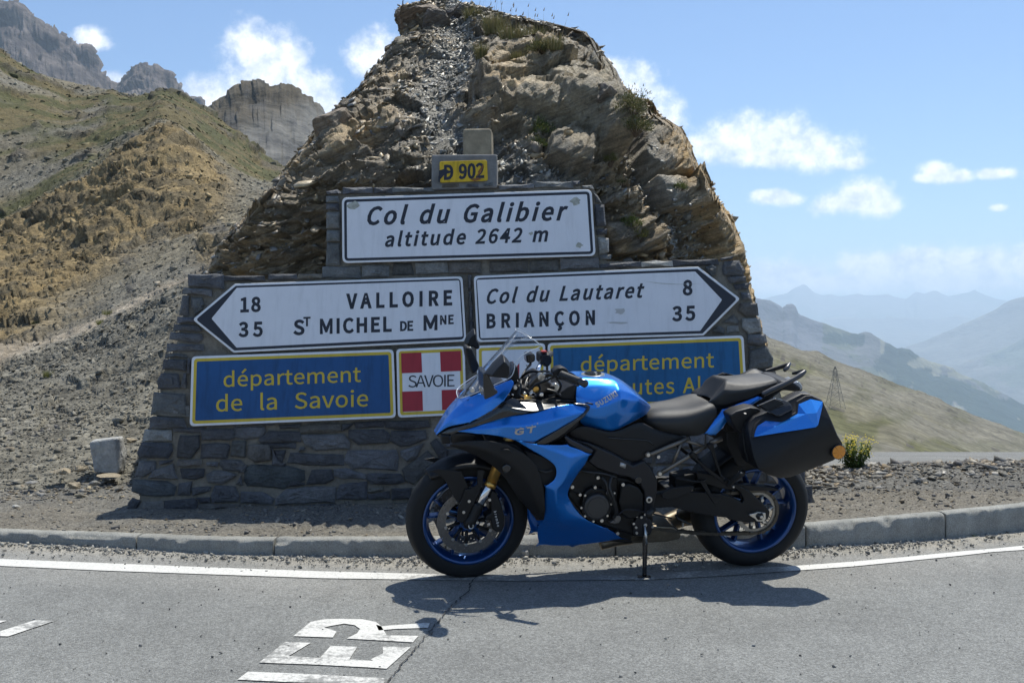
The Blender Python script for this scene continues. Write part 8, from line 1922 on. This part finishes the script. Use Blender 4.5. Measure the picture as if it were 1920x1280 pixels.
for k, (x, y, a, b, c_, col, lab) in enumerate([(383, 1034, .03, .025, .026, gr1, 'biggest grey stone against the kerb left of the front wheel'), (425, 1036, .02, .02, .02, gr1, 'second stone against the kerb, right of the biggest one on the left'), (530, 1047, .016, .014, .013, pale, 'small pale stone against the kerb midway to the front wheel'), (984, 1043, .032, .026, .03, (.42, .4, .36), 'whitish stone beside the kerb just behind the front wheel'), (1040, 1040, .026, .02, .022, (.4, .39, .35), 'pale stone beside the kerb under the belly of the motorcycle'),
    (1187, 1040, .018, .016, .014, pale, 'pale pebble under the motorcycle next to the side stand'), (1672, 1008, .088, .05, .032, (.4, .34, .25), 'large flat tan rock lying against the kerb on the right'), (1717, 1006, .04, .03, .016, gr1, 'flat grey rock next to the large tan one by the right kerb'), (1760, 1003, .05, .03, .02, gr1, 'dark grey flat rock, third along the right kerb'), (1618, 1012, .02, .02, .014, pale, 'pale pebble left of the large tan rock by the kerb')]):
    gstone(x, y, a, b, c_, col, 840 + k, lab, rot=(0, 0, k * .7))
# gravel: pebbles on the verge, debris in the gutter, grit on the asphalt
rng = np.random.default_rng(31)
def pebbles(name, xs, ys, zs, sz, cols, seed, flat=.5, parent=None):
    n_ = len(xs); return scatter(name, np.stack([xs, ys, zs], 1), np.tile([0, 0, 1.], (n_, 1)), sz, M_stone, cols, seed, flat, parent, 'stuff', tilt=.25)
def padz(x, y):
    # nearest height of the verge mesh
    i = np.clip(((x + 8) / 15.3 * 639).round().astype(int), 0, 639); y0_ = PAD[i, 0, 1]; y1_ = PAD[i, -1, 1]; j = np.clip(((y - y0_) / (y1_ - y0_) * 259).round().astype(int), 0, 259); return PAD[i, j, 2]
n_ = 30000; xs = rng.uniform(-5, 6.5, n_); ys = kerbD(xs) + .14 + (rng.uniform(0, 1, n_) ** .9) * 3.2
k = (ys < 9.6) & (fbm(np.stack([xs * 1.5, ys * 1.5, xs * 0], 1), 3, 33) + .55 * sstep(6.9, 8.2, ys) + .25 > rng.uniform(-.2, .8, n_)); xs, ys = xs[k], ys[k]
sz = rng.lognormal(-4.9, .5, len(xs)).clip(.004, .03) * (1 + 1.4 * sstep(7.2, 8.6, ys))
cg_ = pal(rng, len(xs), [(.2, .185, .16), (.165, .157, .145), (.27, .25, .21), (.13, .125, .12), (.26, .21, .145)], .15)
pebbles('gravel', xs, ys, padz(xs, ys) + sz * .15, sz, cg_, 34, .5)
n_ = 2600; xs = rng.uniform(1.5, 6.8, n_); ys = 7.3 + rng.uniform(0, 1, n_) ** .8 * 2.2; sz = rng.lognormal(-3.75, .45, n_).clip(.012, .09)
pebbles('loose_slates', xs, ys, padz(xs, ys) + sz * .1, sz, pal(rng, n_, [(.27, .25, .21), (.2, .195, .18), (.34, .27, .18), (.36, .34, .3)], .15), 35, .28)
n_ = 1500; xs = rng.uniform(-6, -2.3, n_); ys = 7.1 + rng.uniform(0, 1, n_) * 2.4; sz = rng.lognormal(-3.9, .45, n_).clip(.012, .07)
pebbles('loose_slates', xs, ys, padz(xs, ys) + sz * .1, sz, pal(rng, n_, [(.27, .25, .21), (.22, .21, .19), (.34, .29, .2)], .15), 36, .28)
n_ = 9000; xs = rng.uniform(-4, 4.5, n_); dd = rng.exponential(.075, n_); 
hv_ = fbm(np.stack([xs * 2.2, xs * 0, xs * 0], 1), 3, 37); k = (dd < .34) & (rng.uniform(0, 1, n_) < .55 + hv_); xs, dd = xs[k], dd[k]; ys = kerbD(xs) - .004 - dd
sz = rng.lognormal(-5.35, .55, len(xs)).clip(.0022, .017)
pebbles('gutter_grit', xs, ys, .006 + sz * .35 + 0 * xs, sz, pal(rng, len(xs), [(.34, .32, .27), (.26, .25, .22), (.42, .4, .35), (.18, .175, .165)], .15), 38, .7)
n_ = 900; xs = rng.uniform(-3, 3.2, n_); ys = 2.9 + (kerbD(xs) - 3.0) * rng.uniform(0, 1, n_) ** .6; sz = rng.lognormal(-6.0, .5, n_).clip(.0012, .008)
pebbles('road_grit', xs, ys, .003 + sz * .3 + 0 * xs, sz, pal(rng, n_, [(.09, .088, .085), (.13, .13, .128), (.3, .29, .27)], .2), 39, .7)

# ---------------------------------------------------------------- groups of things that repeat
GRP = {'direction_sign': 'white arrow boards on the wall', 'department_sign': 'blue department boards on the wall', 'shield_sign': 'square crest signs on the wall', 'shrub': 'shrubs growing on the outcrop', 'stone': 'loose stones lying on the verge and along the kerb', 'boulder': 'loose boulders', 'weed': 'weeds along the kerb and verge', 'grass_tuft': 'grass tufts on the rock and hillside'}
for o in list(bpy.data.objects):
    if 'category' in o and 'group' not in o:
        b = o.name.split('.')[0]
        if b in GRP: o['group'] = GRP[b]
